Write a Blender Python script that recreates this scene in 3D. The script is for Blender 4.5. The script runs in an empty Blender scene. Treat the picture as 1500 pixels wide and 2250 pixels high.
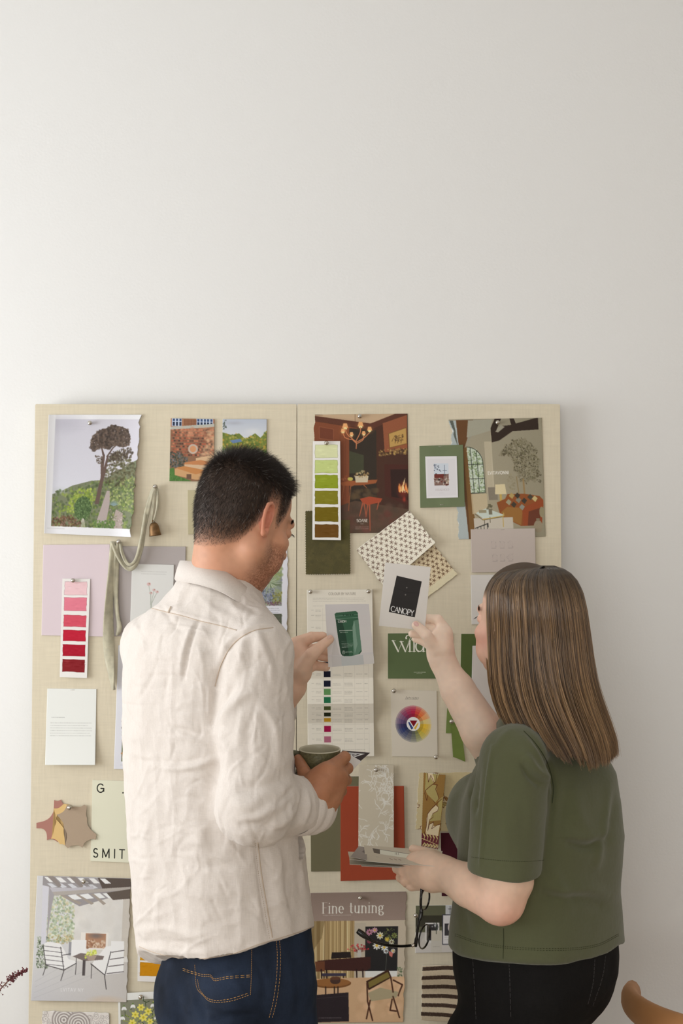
import bpy, bmesh, math, random
import numpy as np
import openvdb
from mathutils import Vector, Matrix
from mathutils.bvhtree import BVHTree

SC = bpy.context.scene
COL = SC.collection
PI = math.pi

# ------------------------------------------------------------------ camera
CY, CZ, FPX = -2.6, 1.65, 2500.0
cam_d = bpy.data.cameras.new('camera')
cam = bpy.data.objects.new('camera', cam_d)
COL.objects.link(cam)
cam.location = (0, CY, CZ)
cam.rotation_euler = (PI / 2, 0, 0)
cam_d.sensor_fit = 'VERTICAL'
cam_d.sensor_height = 36.0
cam_d.lens = FPX / 2250.0 * 36.0
cam_d.clip_start = 0.05
SC.camera = cam

# ------------------------------------------------------------------ view, world, lights
SC.view_settings.view_transform = 'Standard'
SC.view_settings.look = 'None'
SC.view_settings.gamma = 1.0
SC.view_settings.use_curve_mapping = False
SC.view_settings.exposure = 0.04
wd = bpy.data.worlds.new('world')
SC.world = wd
wd.use_nodes = True
wd.node_tree.nodes['Background'].inputs[0].default_value = (0.95, 0.97, 1.0, 1)
wd.node_tree.nodes['Background'].inputs[1].default_value = 1.0

def area(name, loc, rot, sx, sy, power, color):
    l = bpy.data.lights.new(name, 'AREA')
    l.shape = 'RECTANGLE'
    l.size, l.size_y = sx, sy
    l.energy = power
    l.color = color
    o = bpy.data.objects.new(name, l)
    COL.objects.link(o)
    o.location = loc
    o.rotation_euler = rot
    return o
# daylight outside the left window, and a fill light added behind the camera
WX = -2.3                                   # left wall
area('window_daylight', (WX - 0.16, -1.25, 1.55), (0, -PI / 2, 0), 1.3, 2.1, 59, (0.955, 0.98, 1.0))
area('rear_fill_light', (-0.45, -5.16, 1.8), (PI / 2, 0, 0), 3.4, 1.9, 41, (1.0, 0.95, 0.88))

# ------------------------------------------------------------------ coordinates
def P(px, py, d):
    """point seen at photo pixel (px, py) at depth d in front of the camera"""
    return np.array([(px - 750.0) / FPX * d, CY + d, CZ + (1125.0 - py) / FPX * d])

def BP(px, py, lift=0.0):
    """point on the leaning board's face (lift = metres off the linen)"""
    k = (1125.0 - py) / FPX
    d = (2.54532 - lift) / (1 - 0.04 * k)
    return P(px, py, d)

# ------------------------------------------------------------------ materials
MATS = {}
def lin(c):
    c = np.asarray(c, float) / 255.0
    return tuple(np.where(c <= 0.04045, c / 12.92, ((c + 0.055) / 1.055) ** 2.4))

def mat(name, rgb=None, rough=0.8, attr=None, spec=0.3, metal=0.0, bump=None, noise=None, sheen=0.0, sss=0.0, weave=None, **kw):
    if name in MATS:
        return MATS[name]
    m = bpy.data.materials.new(name)
    m.use_nodes = True
    nt = m.node_tree
    N, L = nt.nodes, nt.links
    b = N['Principled BSDF']
    b.inputs['Roughness'].default_value = rough
    b.inputs['Specular IOR Level'].default_value = spec
    b.inputs['Metallic'].default_value = metal
    if sheen:
        b.inputs['Sheen Weight'].default_value = sheen
        b.inputs['Sheen Roughness'].default_value = 0.6
    if sss:
        b.inputs['Subsurface Weight'].default_value = sss
        b.inputs['Subsurface Radius'].default_value = (1.0, 0.35, 0.2)
        b.inputs['Subsurface Scale'].default_value = 0.006
    src = None
    if attr:
        a = N.new('ShaderNodeAttribute')
        a.attribute_name = attr
        src = a.outputs['Color']
    elif rgb is not None:
        r = N.new('ShaderNodeRGB')
        r.outputs[0].default_value = (*lin(rgb), 1)
        src = r.outputs[0]
    tc = N.new('ShaderNodeTexCoord')
    def mul(src, fac_out, lo, hi):
        mr = N.new('ShaderNodeMapRange')
        mr.inputs['To Min'].default_value = lo
        mr.inputs['To Max'].default_value = hi
        L.new(fac_out, mr.inputs['Value'])
        mx = N.new('ShaderNodeMix')
        mx.data_type = 'RGBA'
        mx.blend_type = 'MULTIPLY'
        mx.inputs['Factor'].default_value = 1.0
        L.new(src, mx.inputs[6])
        L.new(mr.outputs[0], mx.inputs[7])
        return mx.outputs[2]
    if noise:                                # (scale, lo, hi[, detail])
        n = N.new('ShaderNodeTexNoise')
        n.inputs['Scale'].default_value = noise[0]
        n.inputs['Detail'].default_value = noise[3] if len(noise) > 3 else 3
        L.new(tc.outputs['Object'], n.inputs['Vector'])
        mr0 = N.new('ShaderNodeMapRange'); mr0.inputs['From Min'].default_value = .3; mr0.inputs['From Max'].default_value = .7
        L.new(n.outputs['Fac'], mr0.inputs['Value'])
        src = mul(src, mr0.outputs[0], noise[1], noise[2])
    height = None
    if weave:                                # (scale, lo, hi, bump): stretched slubs across and down
        outs = []
        for sx, sz in ((0.08, 1.0), (1.0, 0.08)):
            mp = N.new('ShaderNodeMapping')
            mp.inputs['Scale'].default_value = (sx, (sx + sz) * 0.5, sz)
            L.new(tc.outputs['Object'], mp.inputs['Vector'])
            n = N.new('ShaderNodeTexNoise')
            n.inputs['Scale'].default_value = weave[0]
            n.inputs['Detail'].default_value = 2
            L.new(mp.outputs[0], n.inputs['Vector'])
            outs.append(n.outputs['Fac'])
        ad = N.new('ShaderNodeMath')
        ad.operation = 'ADD'
        L.new(outs[0], ad.inputs[0]); L.new(outs[1], ad.inputs[1])
        hf = N.new('ShaderNodeMath')
        hf.operation = 'MULTIPLY'
        hf.inputs[1].default_value = 0.5
        L.new(ad.outputs[0], hf.inputs[0])
        src = mul(src, hf.outputs[0], weave[1], weave[2])
        height = (hf.outputs[0], weave[3])
    if bump:                                 # (scale, distance)
        n = N.new('ShaderNodeTexNoise')
        n.inputs['Scale'].default_value = bump[0]
        n.inputs['Detail'].default_value = 4
        L.new(tc.outputs['Object'], n.inputs['Vector'])
        height = (n.outputs['Fac'], bump[1])
    if height:
        bp = N.new('ShaderNodeBump')
        bp.inputs['Strength'].default_value = 1.0
        bp.inputs['Distance'].default_value = height[1]
        L.new(height[0], bp.inputs['Height'])
        L.new(bp.outputs[0], b.inputs['Normal'])
    if src is not None:
        L.new(src, b.inputs['Base Color'])
    for k, v in kw.items():
        b.inputs[k.replace('_', ' ')].default_value = v
    MATS[name] = m
    return m

# ------------------------------------------------------------------ objects
def tag(o, label=None, cat=None, group=None, kind=None):
    if label: o['label'] = label
    if cat: o['category'] = cat
    if group: o['group'] = group
    if kind: o['kind'] = kind
    return o

def empty(name, loc=(0, 0, 0), label=None, cat=None, group=None, rotz=0):
    o = bpy.data.objects.new(name, None)
    COL.objects.link(o)
    o.location = tuple(float(v) for v in loc)
    o.rotation_euler = (0, 0, rotz)
    o.empty_display_size = 0.02
    return tag(o, label, cat, group)

def link(name, me, m, parent=None, smooth=True):
    """link a world-space mesh, keeping it in place under its parent"""
    o = bpy.data.objects.new(name, me)
    COL.objects.link(o)
    if m is not None:
        for mm in (m if isinstance(m, (list, tuple)) else [m]):
            me.materials.append(mm)
    if smooth:
        me.polygons.foreach_set('use_smooth', np.ones(len(me.polygons), bool))
    if parent is not None:
        o.parent = parent
        w = Matrix.Identity(4)
        q = parent
        while q is not None:
            w = q.matrix_basis.copy() @ w
            q = q.parent
        o.matrix_basis = w.inverted()
    return o

def mesh_np(name, v, faces, m=None, parent=None, smooth=True, col=None):
    """faces: list of (n,k) int arrays (quads / tris)"""
    me = bpy.data.meshes.new(name)
    v = np.asarray(v, np.float32)
    if not isinstance(faces, list):
        faces = [faces]
    faces = [np.asarray(f, np.int32) for f in faces if len(f)]
    me.vertices.add(len(v))
    me.vertices.foreach_set('co', v.ravel())
    nl = sum(f.size for f in faces)
    me.loops.add(nl)
    me.loops.foreach_set('vertex_index', np.concatenate([f.ravel() for f in faces]))
    tot = np.concatenate([np.full(len(f), f.shape[1], np.int32) for f in faces])
    st = np.concatenate([[0], np.cumsum(tot)[:-1]]).astype(np.int32)
    me.polygons.add(len(tot))
    me.polygons.foreach_set('loop_start', st)
    me.update(calc_edges=True)
    me.validate()
    if col is not None:
        a = me.color_attributes.new('Col', 'BYTE_COLOR', 'POINT')
        c = np.ones((len(v), 4), np.float32)
        c[:, :3] = np.clip(col, 0, 1)
        a.data.foreach_set('color_srgb', c.ravel())
    return link(name, me, m, parent, smooth)

class MB:
    """small mesh builder: boxes, tubes, lathes in world space"""
    def __init__(s):
        s.v, s.f = [], []
    def add(s, v, f):
        o = len(s.v)
        s.v += [tuple(float(c) for c in p) for p in v]
        s.f += [tuple(i + o for i in q) for q in f]
    def box(s, x0, x1, y0, y1, z0, z1):
        v = [(x, y, z) for x in (x0, x1) for y in (y0, y1) for z in (z0, z1)]
        s.add(v, [(0, 1, 3, 2), (4, 6, 7, 5), (0, 4, 5, 1), (2, 3, 7, 6), (0, 2, 6, 4), (1, 5, 7, 3)])
    def tube(s, pts, r, seg=8, cap=True, flat=1.0):
        pts = [np.asarray(p, float) for p in pts]
        n = len(pts)
        rr = r if hasattr(r, '__len__') else [r] * n
        t0 = pts[1] - pts[0]
        up = np.array([0, 0, 1.0]) if abs(t0[2]) < 0.9 * np.linalg.norm(t0) else np.array([1.0, 0, 0])
        vs = []
        for i, p in enumerate(pts):
            t = pts[min(i + 1, n - 1)] - pts[max(i - 1, 0)]
            t /= np.linalg.norm(t) + 1e-12
            a = up - t * np.dot(up, t); a /= np.linalg.norm(a) + 1e-12
            up = a
            b = np.cross(t, a)
            for k in range(seg):
                an = 2 * PI * k / seg
                vs.append(p + rr[i] * (math.cos(an) * a * flat + math.sin(an) * b))
        fs = [(i * seg + k, i * seg + (k + 1) % seg, (i + 1) * seg + (k + 1) % seg, (i + 1) * seg + k) for i in range(n - 1) for k in range(seg)]
        if cap:
            fs.append(tuple(range(seg))[::-1]); fs.append(tuple((n - 1) * seg + k for k in range(seg)))
        s.add(vs, fs)
    def lathe(s, prof, c=(0, 0, 0), seg=32, ax=None):
        """prof: list of (radius, height); ax: 3x3 matrix columns (u, v, axis)"""
        A = np.eye(3) if ax is None else ax
        vs = []
        for r, h in prof:
            for k in range(seg):
                an = 2 * PI * k / seg
                vs.append(np.asarray(c) + A @ np.array([r * math.cos(an), r * math.sin(an), h]))
        n = len(prof)
        fs = [(i * seg + k, i * seg + (k + 1) % seg, (i + 1) * seg + (k + 1) % seg, (i + 1) * seg + k) for i in range(n - 1) for k in range(seg)]
        s.add(vs, fs)
    def build(s, name, m, parent=None, smooth=True):
        me = bpy.data.meshes.new(name)
        me.from_pydata(s.v, [], s.f)
        me.update()
        return link(name, me, m, parent, smooth)

def spline(pts, n):
    """Catmull-Rom through pts (any dimension), n samples"""
    p = np.asarray(pts, float)
    if len(p) == 2:
        t = np.linspace(0, 1, n)[:, None]
        return p[0] * (1 - t) + p[1] * t
    e = np.vstack([2 * p[0] - p[1], p, 2 * p[-1] - p[-2]])
    u = np.linspace(0, len(p) - 1 - 1e-9, n)
    i = u.astype(int); t = (u - i)[:, None]
    a, b, c, d = e[i], e[i + 1], e[i + 2], e[i + 3]
    return 0.5 * (2 * b + (c - a) * t + (2 * a - 5 * b + 4 * c - d) * t ** 2 + (3 * b - a - 3 * c + d) * t ** 3)

def basis_to(axis, up=(0, 0, 1)):
    w = np.asarray(axis, float); w /= np.linalg.norm(w)
    u = np.cross(up, w)
    if np.linalg.norm(u) < 1e-4: u = np.cross((1, 0, 0), w)
    u /= np.linalg.norm(u)
    return np.column_stack([u, np.cross(w, u), w])

# value noise, for cloth and paint
_rs = np.random.RandomState(5)
_lat = _rs.rand(64, 64, 64).astype(np.float32)
def vnoise(p, scale):
    q = np.asarray(p) * scale
    i = np.floor(q).astype(int); f = q - i
    f = f * f * (3 - 2 * f)
    r = 0
    for dx in (0, 1):
        for dy in (0, 1):
            for dz in (0, 1):
                w = (f[..., 0] if dx else 1 - f[..., 0]) * (f[..., 1] if dy else 1 - f[..., 1]) * (f[..., 2] if dz else 1 - f[..., 2])
                r = r + w * _lat[(i[..., 0] + dx) & 63, (i[..., 1] + dy) & 63, (i[..., 2] + dz) & 63]
    return r - 0.5
# ================================================================== the setting
m_wall = mat('wall_paint', (239, 239, 238), rough=0.9, spec=0.1, bump=(160, 0.0003))
m_white = mat('white_trim', (240, 239, 235), rough=0.5)
RX, RY, RZ = 2.9, -5.0, 3.15
def structure(name, mb, m):
    return tag(mb.build(name, m, smooth=False), kind='structure')
def wall_with_hole(axis, c, t, a0, a1, h0, h1, z1):
    """four blocks round an opening; axis 'x': wall at x=c running in y; 'y': wall at y=c running in x"""
    w = MB()
    lo, hi = (RY, 0.0) if axis == 'x' else (WX, RX)
    for (p0, p1, q0, q1) in ((lo, a0, 0, z1), (a1, hi, 0, z1), (a0, a1, 0, h0), (a0, a1, h1, z1)):
        if axis == 'x': w.box(c - t, c, p0, p1, q0, q1)
        else: w.box(p0, p1, c - t, c, q0, q1)
    return w
w = MB(); w.box(WX - .15, RX + .15, 0, 0.12, 0, RZ); structure('wall_back', w, m_wall)
structure('wall_left', wall_with_hole('x', WX, 0.15, -2.3, -0.2, 0.9, 2.2, RZ), m_wall)
structure('wall_front', wall_with_hole('y', RY, 0.15, -2.15, 1.25, 0.85, 2.75, RZ), m_wall)  # opening made for the added rear fill light
w = MB(); w.box(RX, RX + .12, RY, 0, 0, RZ); structure('wall_right', w, mat('wall_paint_warm', (232, 224, 212), rough=0.9, spec=0.1))
w = MB(); w.box(WX - .15, RX + .12, RY - .15, 0.12, RZ, RZ + .1); structure('ceiling', w, m_wall)
w = MB(); w.box(WX - .15, RX + .12, RY - .15, 0.12, -0.1, 0.0)
structure('floor', w, mat('floor_oak', (172, 156, 136), rough=0.55, weave=(14, 0.8, 1.15, 0.0002)))
w = MB(); w.box(WX, RX, -0.014, 0, 0, 0.11); structure('baseboard_back', w, m_white)
w = MB(); w.box(WX, WX + .014, RY, -0.014, 0, 0.11); structure('baseboard_left', w, m_white)
# glass lets the daylight through and mirrors a little
m_glass = bpy.data.materials.new('window_glass'); m_glass.use_nodes = True
nt = m_glass.node_tree; nt.nodes.clear()
o_ = nt.nodes.new('ShaderNodeOutputMaterial'); mx_ = nt.nodes.new('ShaderNodeMixShader')
t_ = nt.nodes.new('ShaderNodeBsdfTransparent'); g_ = nt.nodes.new('ShaderNodeBsdfGlossy')
g_.inputs['Roughness'].default_value = 0.02; mx_.inputs[0].default_value = 0.06
nt.links.new(t_.outputs[0], mx_.inputs[1]); nt.links.new(g_.outputs[0], mx_.inputs[2]); nt.links.new(mx_.outputs[0], o_.inputs[0])
def window(n, axis, c, a0, a1, z0, z1):
    f = MB()
    def bx(p0, p1, q0, q1, dz=0.06):
        if axis == 'x': f.box(c - 0.08, c - 0.08 + dz, p0, p1, q0, q1)
        else: f.box(p0, p1, c - 0.08, c - 0.08 + dz, q0, q1)
    bx(a0, a0 + .05, z0, z1); bx(a1 - .05, a1, z0, z1); bx(a0 + .05, a1 - .05, z0, z0 + .05); bx(a0 + .05, a1 - .05, z1 - .05, z1)
    mid = (a0 + a1) / 2
    bx(mid - .02, mid + .02, z0 + .05, z1 - .05, .04)
    fr = tag(f.build('window_%d' % n, m_white, smooth=False), kind='structure')
    g = MB()
    for p0, p1 in ((a0 + .05, mid - .02), (mid + .02, a1 - .05)):
        if axis == 'x': g.box(c - .062, c - .058, p0, p1, z0 + .05, z1 - .05)
        else: g.box(p0, p1, c - .062, c - .058, z0 + .05, z1 - .05)
    g.build('window_pane', m_glass, fr, smooth=False)
    s = MB()
    if axis == 'x': s.box(c - .02, c + .04, a0 - .03, a1 + .03, z0 - .025, z0)
    else: s.box(a0 - .03, a1 + .03, c - .02, c + .04, z0 - .025, z0)
    s.build('window_sill', m_white, fr, smooth=False)
window(1, 'x', WX, -2.3, -0.2, 0.9, 2.2)
window(2, 'y', RY, -2.15, 1.25, 0.85, 2.75)  # unseen rear window, added to let the fill light in
# ================================================================== linen pinboard (two panels)
m_linen = mat('board_linen', (222, 212, 189), rough=0.95, spec=0.1, weave=(220, 0.88, 1.10, 0.0006))
m_tack = mat('board_back', (120, 105, 85), rough=0.9)
def panel(px0, px1, label):
    """a leaning canvas panel from its top (py 888) to the floor"""
    tl, tr = BP(px0, 888), BP(px1, 888)
    n = np.array([0, 1, 0.04]); n /= np.linalg.norm(n)             # into the board
    n = np.array([0.0, 1.0, -0.04]); n /= np.linalg.norm(n)
    dn = np.array([0, -0.04, -1.0]); dn /= np.linalg.norm(dn)
    Lh = (tl[2] - 0.002) / abs(dn[2])
    root = empty('pinboard_panel', ((tl + tr) / 2 + dn * Lh), label, 'pinboard', 'the two linen pinboard panels')
    x0, x1, T, r = tl[0], tr[0], 0.022, 0.003
    nx, nz = 2, 2
    prof = []                              # rounded outline of the padded face
    def loop(inset, depth):
        a = []
        for (sx, sz, s0) in ((1, 0, 0), (0, 0, PI / 2), (0, 1, PI), (1, 1, 1.5 * PI)):
            cx = x1 - r if sx else x0 + r
            cz = (Lh - r) if sz else r
            for k in range(5):
                an = s0 - 0 + (k / 4) * PI / 2
                ca, sa = math.cos(an - 0), math.sin(an - 0)
                a.append((cx + (r - inset) * ca, cz - (r - inset) * sa))
        return [tl * 0 + np.array([p[0], tl[1], tl[2]]) + dn * p[1] + n * depth for p in a]
    v = []; f = []
    loops = [loop(0.0005, 0.0), loop(0.0001, 0.0003), loop(0, 0.0008), loop(0, T)]
    m_ = len(loops[0])
    for L_ in loops: v += L_
    for i in range(3):
        for k in range(m_):
            f.append((i * m_ + k, i * m_ + (k + 1) % m_, (i + 1) * m_ + (k + 1) % m_, (i + 1) * m_ + k))
    f.append(tuple(range(m_))); f.append(tuple(3 * m_ + k for k in range(m_))[::-1])
    b = MB(); b.add(v, f); b.build('linen_cover', m_linen, root, smooth=False)
    w = MB()                                # timber battens behind
    for (a0, a1, h0, h1) in ((x0 + .02, x0 + .06, .02, Lh - .02), (x1 - .06, x1 - .02, .02, Lh - .02)):
        base = [np.array([xx, tl[1], tl[2]]) + dn * hh + n * (T + tt) for xx in (a0, a1) for hh in (h0, h1) for tt in (0.0, 0.008)]
        w.add(base, [(0, 1, 3, 2), (4, 6, 7, 5), (0, 4, 5, 1), (2, 3, 7, 6), (0, 2, 6, 4), (1, 5, 7, 3)])
    w.build('batten', m_tack, root, smooth=False)
    return root
panel(77, 651.6, 'left linen covered pinboard panel leaning on the wall, behind the man')
panel(652.9, 1230, 'right linen covered pinboard panel leaning on the wall, behind the woman')
# ================================================================== printing: small painter for pages, cards and cloth
rng = np.random.RandomState(11)
class Pic:
    """prints in the page's own millimetre-like units; S samples per unit"""
    def __init__(s, x0, y0, x1, y1, bg, S=2):
        s.x0, s.y0, s.x1, s.y1, s.S = x0, y0, x1, y1, S
        s.W, s.H = int(round((x1 - x0) * S)) + 1, int(round((y1 - y0) * S)) + 1
        s.a = np.empty((s.H, s.W, 3), np.float32)
        s.a[:] = np.array(bg, np.float32)
    def _win(s, xa, ya, xb, yb):
        i0 = max(0, int((xa - s.x0) * s.S) - 1); i1 = min(s.W, int((xb - s.x0) * s.S) + 3)
        j0 = max(0, int((ya - s.y0) * s.S) - 1); j1 = min(s.H, int((yb - s.y0) * s.S) + 3)
        if i1 <= i0 or j1 <= j0: return None
        X = s.x0 + np.arange(i0, i1, dtype=np.float32)[None, :] / s.S
        Y = s.y0 + np.arange(j0, j1, dtype=np.float32)[:, None] / s.S
        return i0, i1, j0, j1, X, Y
    def _mix(s, w, m, c, al):
        i0, i1, j0, j1 = w[:4]
        m = (m.astype(np.float32) * al)[..., None]
        r = s.a[j0:j1, i0:i1]
        r[:] = r * (1 - m) + np.array(c, np.float32) * m
    def rect(s, xa, ya, xb, yb, c, al=1.0):
        w = s._win(xa, ya, xb, yb)
        if w: s._mix(w, ((w[4] >= xa) & (w[4] <= xb)) & ((w[5] >= ya) & (w[5] <= yb)), c, al)
    def _inside(s, w, pts):
        X, Y = w[4], w[5]
        m = np.zeros((Y.shape[0], X.shape[1]), bool)
        n = len(pts)
        for i in range(n):
            (xa, ya), (xb, yb) = pts[i], pts[(i + 1) % n]
            if ya == yb: continue
            c = ((ya > Y) != (yb > Y)) & (X < (xb - xa) * (Y - ya) / (yb - ya) + xa)
            m ^= c
        return m
    def poly(s, pts, c, al=1.0):
        xs = [p[0] for p in pts]; ys = [p[1] for p in pts]
        w = s._win(min(xs), min(ys), max(xs), max(ys))
        if w: s._mix(w, s._inside(w, pts), c, al)
    def ell(s, cx, cy, rx, ry, c, al=1.0, soft=0.0, rot=0.0):
        R = max(rx, ry)
        w = s._win(cx - R, cy - R, cx + R, cy + R)
        if not w: return
        dx, dy = w[4] - cx, w[5] - cy
        if rot:
            ca, sa = math.cos(rot), math.sin(rot)
            dx, dy = dx * ca + dy * sa, -dx * sa + dy * ca
        d = np.sqrt((dx / rx) ** 2 + (dy / ry) ** 2)
        m = np.clip((1 - d) / max(soft, 0.5 / (R * s.S)), 0, 1)
        s._mix(w, m, c, al)
    def line(s, pts, wd, c, al=1.0):
        """wd: width, or list of widths along the points"""
        for k in range(len(pts) - 1):
            (xa, ya), (xb, yb) = pts[k], pts[k + 1]
            wa, wb = (wd[k], wd[k + 1]) if hasattr(wd, '__len__') else (wd, wd)
            R = max(wa, wb)
            w = s._win(min(xa, xb) - R, min(ya, yb) - R, max(xa, xb) + R, max(ya, yb) + R)
            if not w: continue
            dx, dy = xb - xa, yb - ya
            L = dx * dx + dy * dy + 1e-9
            t = np.clip(((w[4] - xa) * dx + (w[5] - ya) * dy) / L, 0, 1)
            d = np.sqrt((w[4] - xa - t * dx) ** 2 + (w[5] - ya - t * dy) ** 2)
            hw = (wa + (wb - wa) * t) / 2
            s._mix(w, np.clip((hw - d) * s.S + 0.5, 0, 1), c, al)
    def grad(s, xa, ya, xb, yb, c0, c1, c2=None):
        """prints a tone from c0 (top) to c1 (bottom); c2: right edge tone"""
        w = s._win(xa, ya, xb, yb)
        t = np.clip((w[5] - ya) / (yb - ya), 0, 1)[..., None]
        m = ((w[4] >= xa) & (w[4] <= xb)) & ((w[5] >= ya) & (w[5] <= yb))
        v = np.array(c0) * (1 - t) + np.array(c1) * t
        if c2 is not None:
            u = np.clip((w[4] - xa) / (xb - xa), 0, 1)[..., None]
            v = v * (1 - u) + np.array(c2) * u
        v = np.broadcast_to(v, m.shape + (3,))
        r = s.a[w[2]:w[3], w[0]:w[1]]
        r[m] = v[m]
    def dabs(s, pts, n, r0, r1, cols, al=0.7, asp=1.0, rot=None):
        """n leaf or flower dabs inside the outline pts"""
        xs = [p[0] for p in pts]; ys = [p[1] for p in pts]
        q = rng.rand(n * 3, 2) * [max(xs) - min(xs), max(ys) - min(ys)] + [min(xs), min(ys)]
        ins = np.zeros(len(q), bool); m = len(pts)
        for i in range(m):
            (xa, ya), (xb, yb) = pts[i], pts[(i + 1) % m]
            if ya == yb: continue
            ins ^= ((ya > q[:, 1]) != (yb > q[:, 1])) & (q[:, 0] < (xb - xa) * (q[:, 1] - ya) / (yb - ya) + xa)
        for p in q[ins][:n]:
            c = np.array(cols[rng.randint(len(cols))], float) + rng.randn() * 7
            r = r0 + (r1 - r0) * rng.rand()
            s.ell(p[0], p[1], r, r * asp, np.clip(c, 0, 255), al, 0.5, rng.rand() * 3.1 if rot is None else rot + rng.randn() * .3)
    def tiny(s, xa, ya, xb, c, n=1, dy=4.2, al=0.5, h=0.9, ragged=0.15):
        """lines of print too small to read"""
        for k in range(n):
            x = xa; xe = xb - (rng.rand() * ragged * (xb - xa))
            while x < xe:
                L = min(1.5 + rng.rand() * 5, xe - x)
                s.line([(x, ya + k * dy), (x + L, ya + k * dy)], h, c, al * (0.6 + 0.4 * rng.rand()))
                x += L + 1.2
    def noise(s, amp):
        s.a += (rng.randn(s.H, s.W, 1) * amp).astype(np.float32)

def arc(cx, cy, rx, ry, a0, a1, n=14):
    return [(cx + rx * math.cos(math.radians(a0 + (a1 - a0) * i / n)), cy + ry * math.sin(math.radians(a0 + (a1 - a0) * i / n))) for i in range(n + 1)]
GLY = {                                     # width, strokes in units of cap height (y up)
 'A': (.74, [[(.02, 0), (.36, 1)], [(.36, 1), (.72, 0)], [(.14, .36), (.6, .36)]]),
 'B': (.58, [[(.08, 0), (.08, 1)], [(.08, 1)] + arc(.3, .76, .22, .24, 90, -90) + [(.08, .52)], [(.08, .52)] + arc(.3, .26, .26, .26, 90, -90) + [(.08, 0)]]),
 'C': (.8, [arc(.46, .5, .4, .5, 45, 315, 24)]),
 'D': (.76, [[(.08, 0), (.08, 1)], [(.08, 1)] + arc(.26, .5, .44, .5, 90, -90, 18) + [(.08, 0)]]),
 'E': (.52, [[(.08, 0), (.08, 1)], [(.08, 1), (.46, 1)], [(.08, .52), (.4, .52)], [(.08, 0), (.48, 0)]]),
 'F': (.5, [[(.1, 0), (.1, 1)], [(.1, 1), (.5, 1)], [(.1, .52), (.42, .52)]]),
 'G': (.82, [arc(.46, .5, .4, .5, 45, 352, 24), [(.5, .47), (.85, .47)], [(.85, .47), (.85, .14)]]),
 'H': (.76, [[(.08, 0), (.08, 1)], [(.66, 0), (.66, 1)], [(.08, .52), (.66, .52)]]),
 'I': (.2, [[(.1, 0), (.1, 1)]]),
 'L': (.5, [[(.08, 0), (.08, 1)], [(.08, 0), (.46, 0)]]),
 'M': (.92, [[(.08, 0), (.1, 1)], [(.1, 1), (.46, .12)], [(.46, .12), (.82, 1)], [(.82, 1), (.84, 0)]]),
 'N': (.78, [[(.08, 0), (.08, 1)], [(.08, 1), (.68, 0)], [(.68, 0), (.68, 1)]]),
 'O': (.9, [arc(.45, .5, .41, .5, 0, 360, 32)]),
 'P': (.58, [[(.08, 0), (.08, 1)], [(.08, 1)] + arc(.28, .73, .24, .27, 90, -90) + [(.08, .46)]]),
 'R': (.62, [[(.08, 0), (.08, 1)], [(.08, 1)] + arc(.28, .75, .22, .25, 90, -90) + [(.08, .5)], [(.3, .5), (.6, 0)]]),
 'S': (.56, [arc(.28, .74, .22, .26, 40, 270, 14) + arc(.28, .25, .24, .25, 90, -150, 14)]),
 'T': (.62, [[(.31, 0), (.31, 1)], [(.02, 1), (.6, 1)]]),
 'U': (.74, [[(.08, 1), (.08, .35)] + arc(.36, .3, .28, .3, 180, 360) + [(.64, 1)]]),
 'V': (.7, [[(.02, 1), (.35, 0)], [(.35, 0), (.68, 1)]]),
 'Y': (.66, [[(.02, 1), (.33, .48)], [(.64, 1), (.33, .48)], [(.33, .48), (.33, 0)]]),
 '.': (.3, [[(.14, .04), (.15, .05)]]),
 'e': (.52, [[(.1, .36), (.46, .36)], [(.46, .36)] + arc(.27, .33, .2, .33, 10, 310, 20)]),
 'g': (.56, [arc(.25, .45, .17, .21, 0, 360, 20), [(.14, .28)] + arc(.17, .2, .1, .08, 110, 250, 8) + [(.3, .1)] + arc(.3, -.08, .2, .17, 80, -180, 16) + [(.12, .06)], [(.38, .6), (.52, .66)]]),
 'i': (.26, [[(.13, 0), (.13, .66)], [(.125, .93), (.135, .94)]]),
 'n': (.6, [[(.12, 0), (.12, .66)], [(.12, .45)] + arc(.3, .45, .18, .21, 160, 0, 10) + [(.48, 0)]]),
 't': (.4, [[(.18, .9), (.18, .15)] + arc(.29, .15, .11, .15, 180, 300, 8), [(.03, .64), (.36, .64)]]),
 'u': (.6, [[(.12, .66), (.12, .2)] + arc(.29, .2, .17, .2, 180, 340, 10), [(.48, .66), (.48, 0)]]),
 'w': (.88, [[(.0, .66), (.23, 0)], [(.23, 0), (.43, .66)], [(.4, .66), (.62, 0)], [(.62, 0), (.84, .66)]]),
 'l': (.24, [[(.12, 0), (.12, 1)]]),
 'a': (.6, [arc(.28, .33, .22, .33, 30, 330, 20), [(.5, .66), (.5, 0)]]),
 'r': (.4, [[(.12, 0), (.12, .66)], [(.12, .45)] + arc(.3, .45, .16, .21, 160, 60, 6)]),
 'o': (.56, [arc(.27, .33, .22, .33, 0, 360, 24)]),
 'y': (.5, [[(.02, .66), (.25, 0)], [(.46, .66), (.2, -.2)]]),
 's': (.4, [arc(.2, .49, .13, .17, 40, 270, 10) + arc(.2, .16, .15, .16, 90, -150, 10)]),
}
GLY['W'] = (1.1, [[(p[0][0] * 1.25, p[0][1] / .66), (p[1][0] * 1.25, p[1][1] / .66)] for p in GLY['w'][1]])
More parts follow.
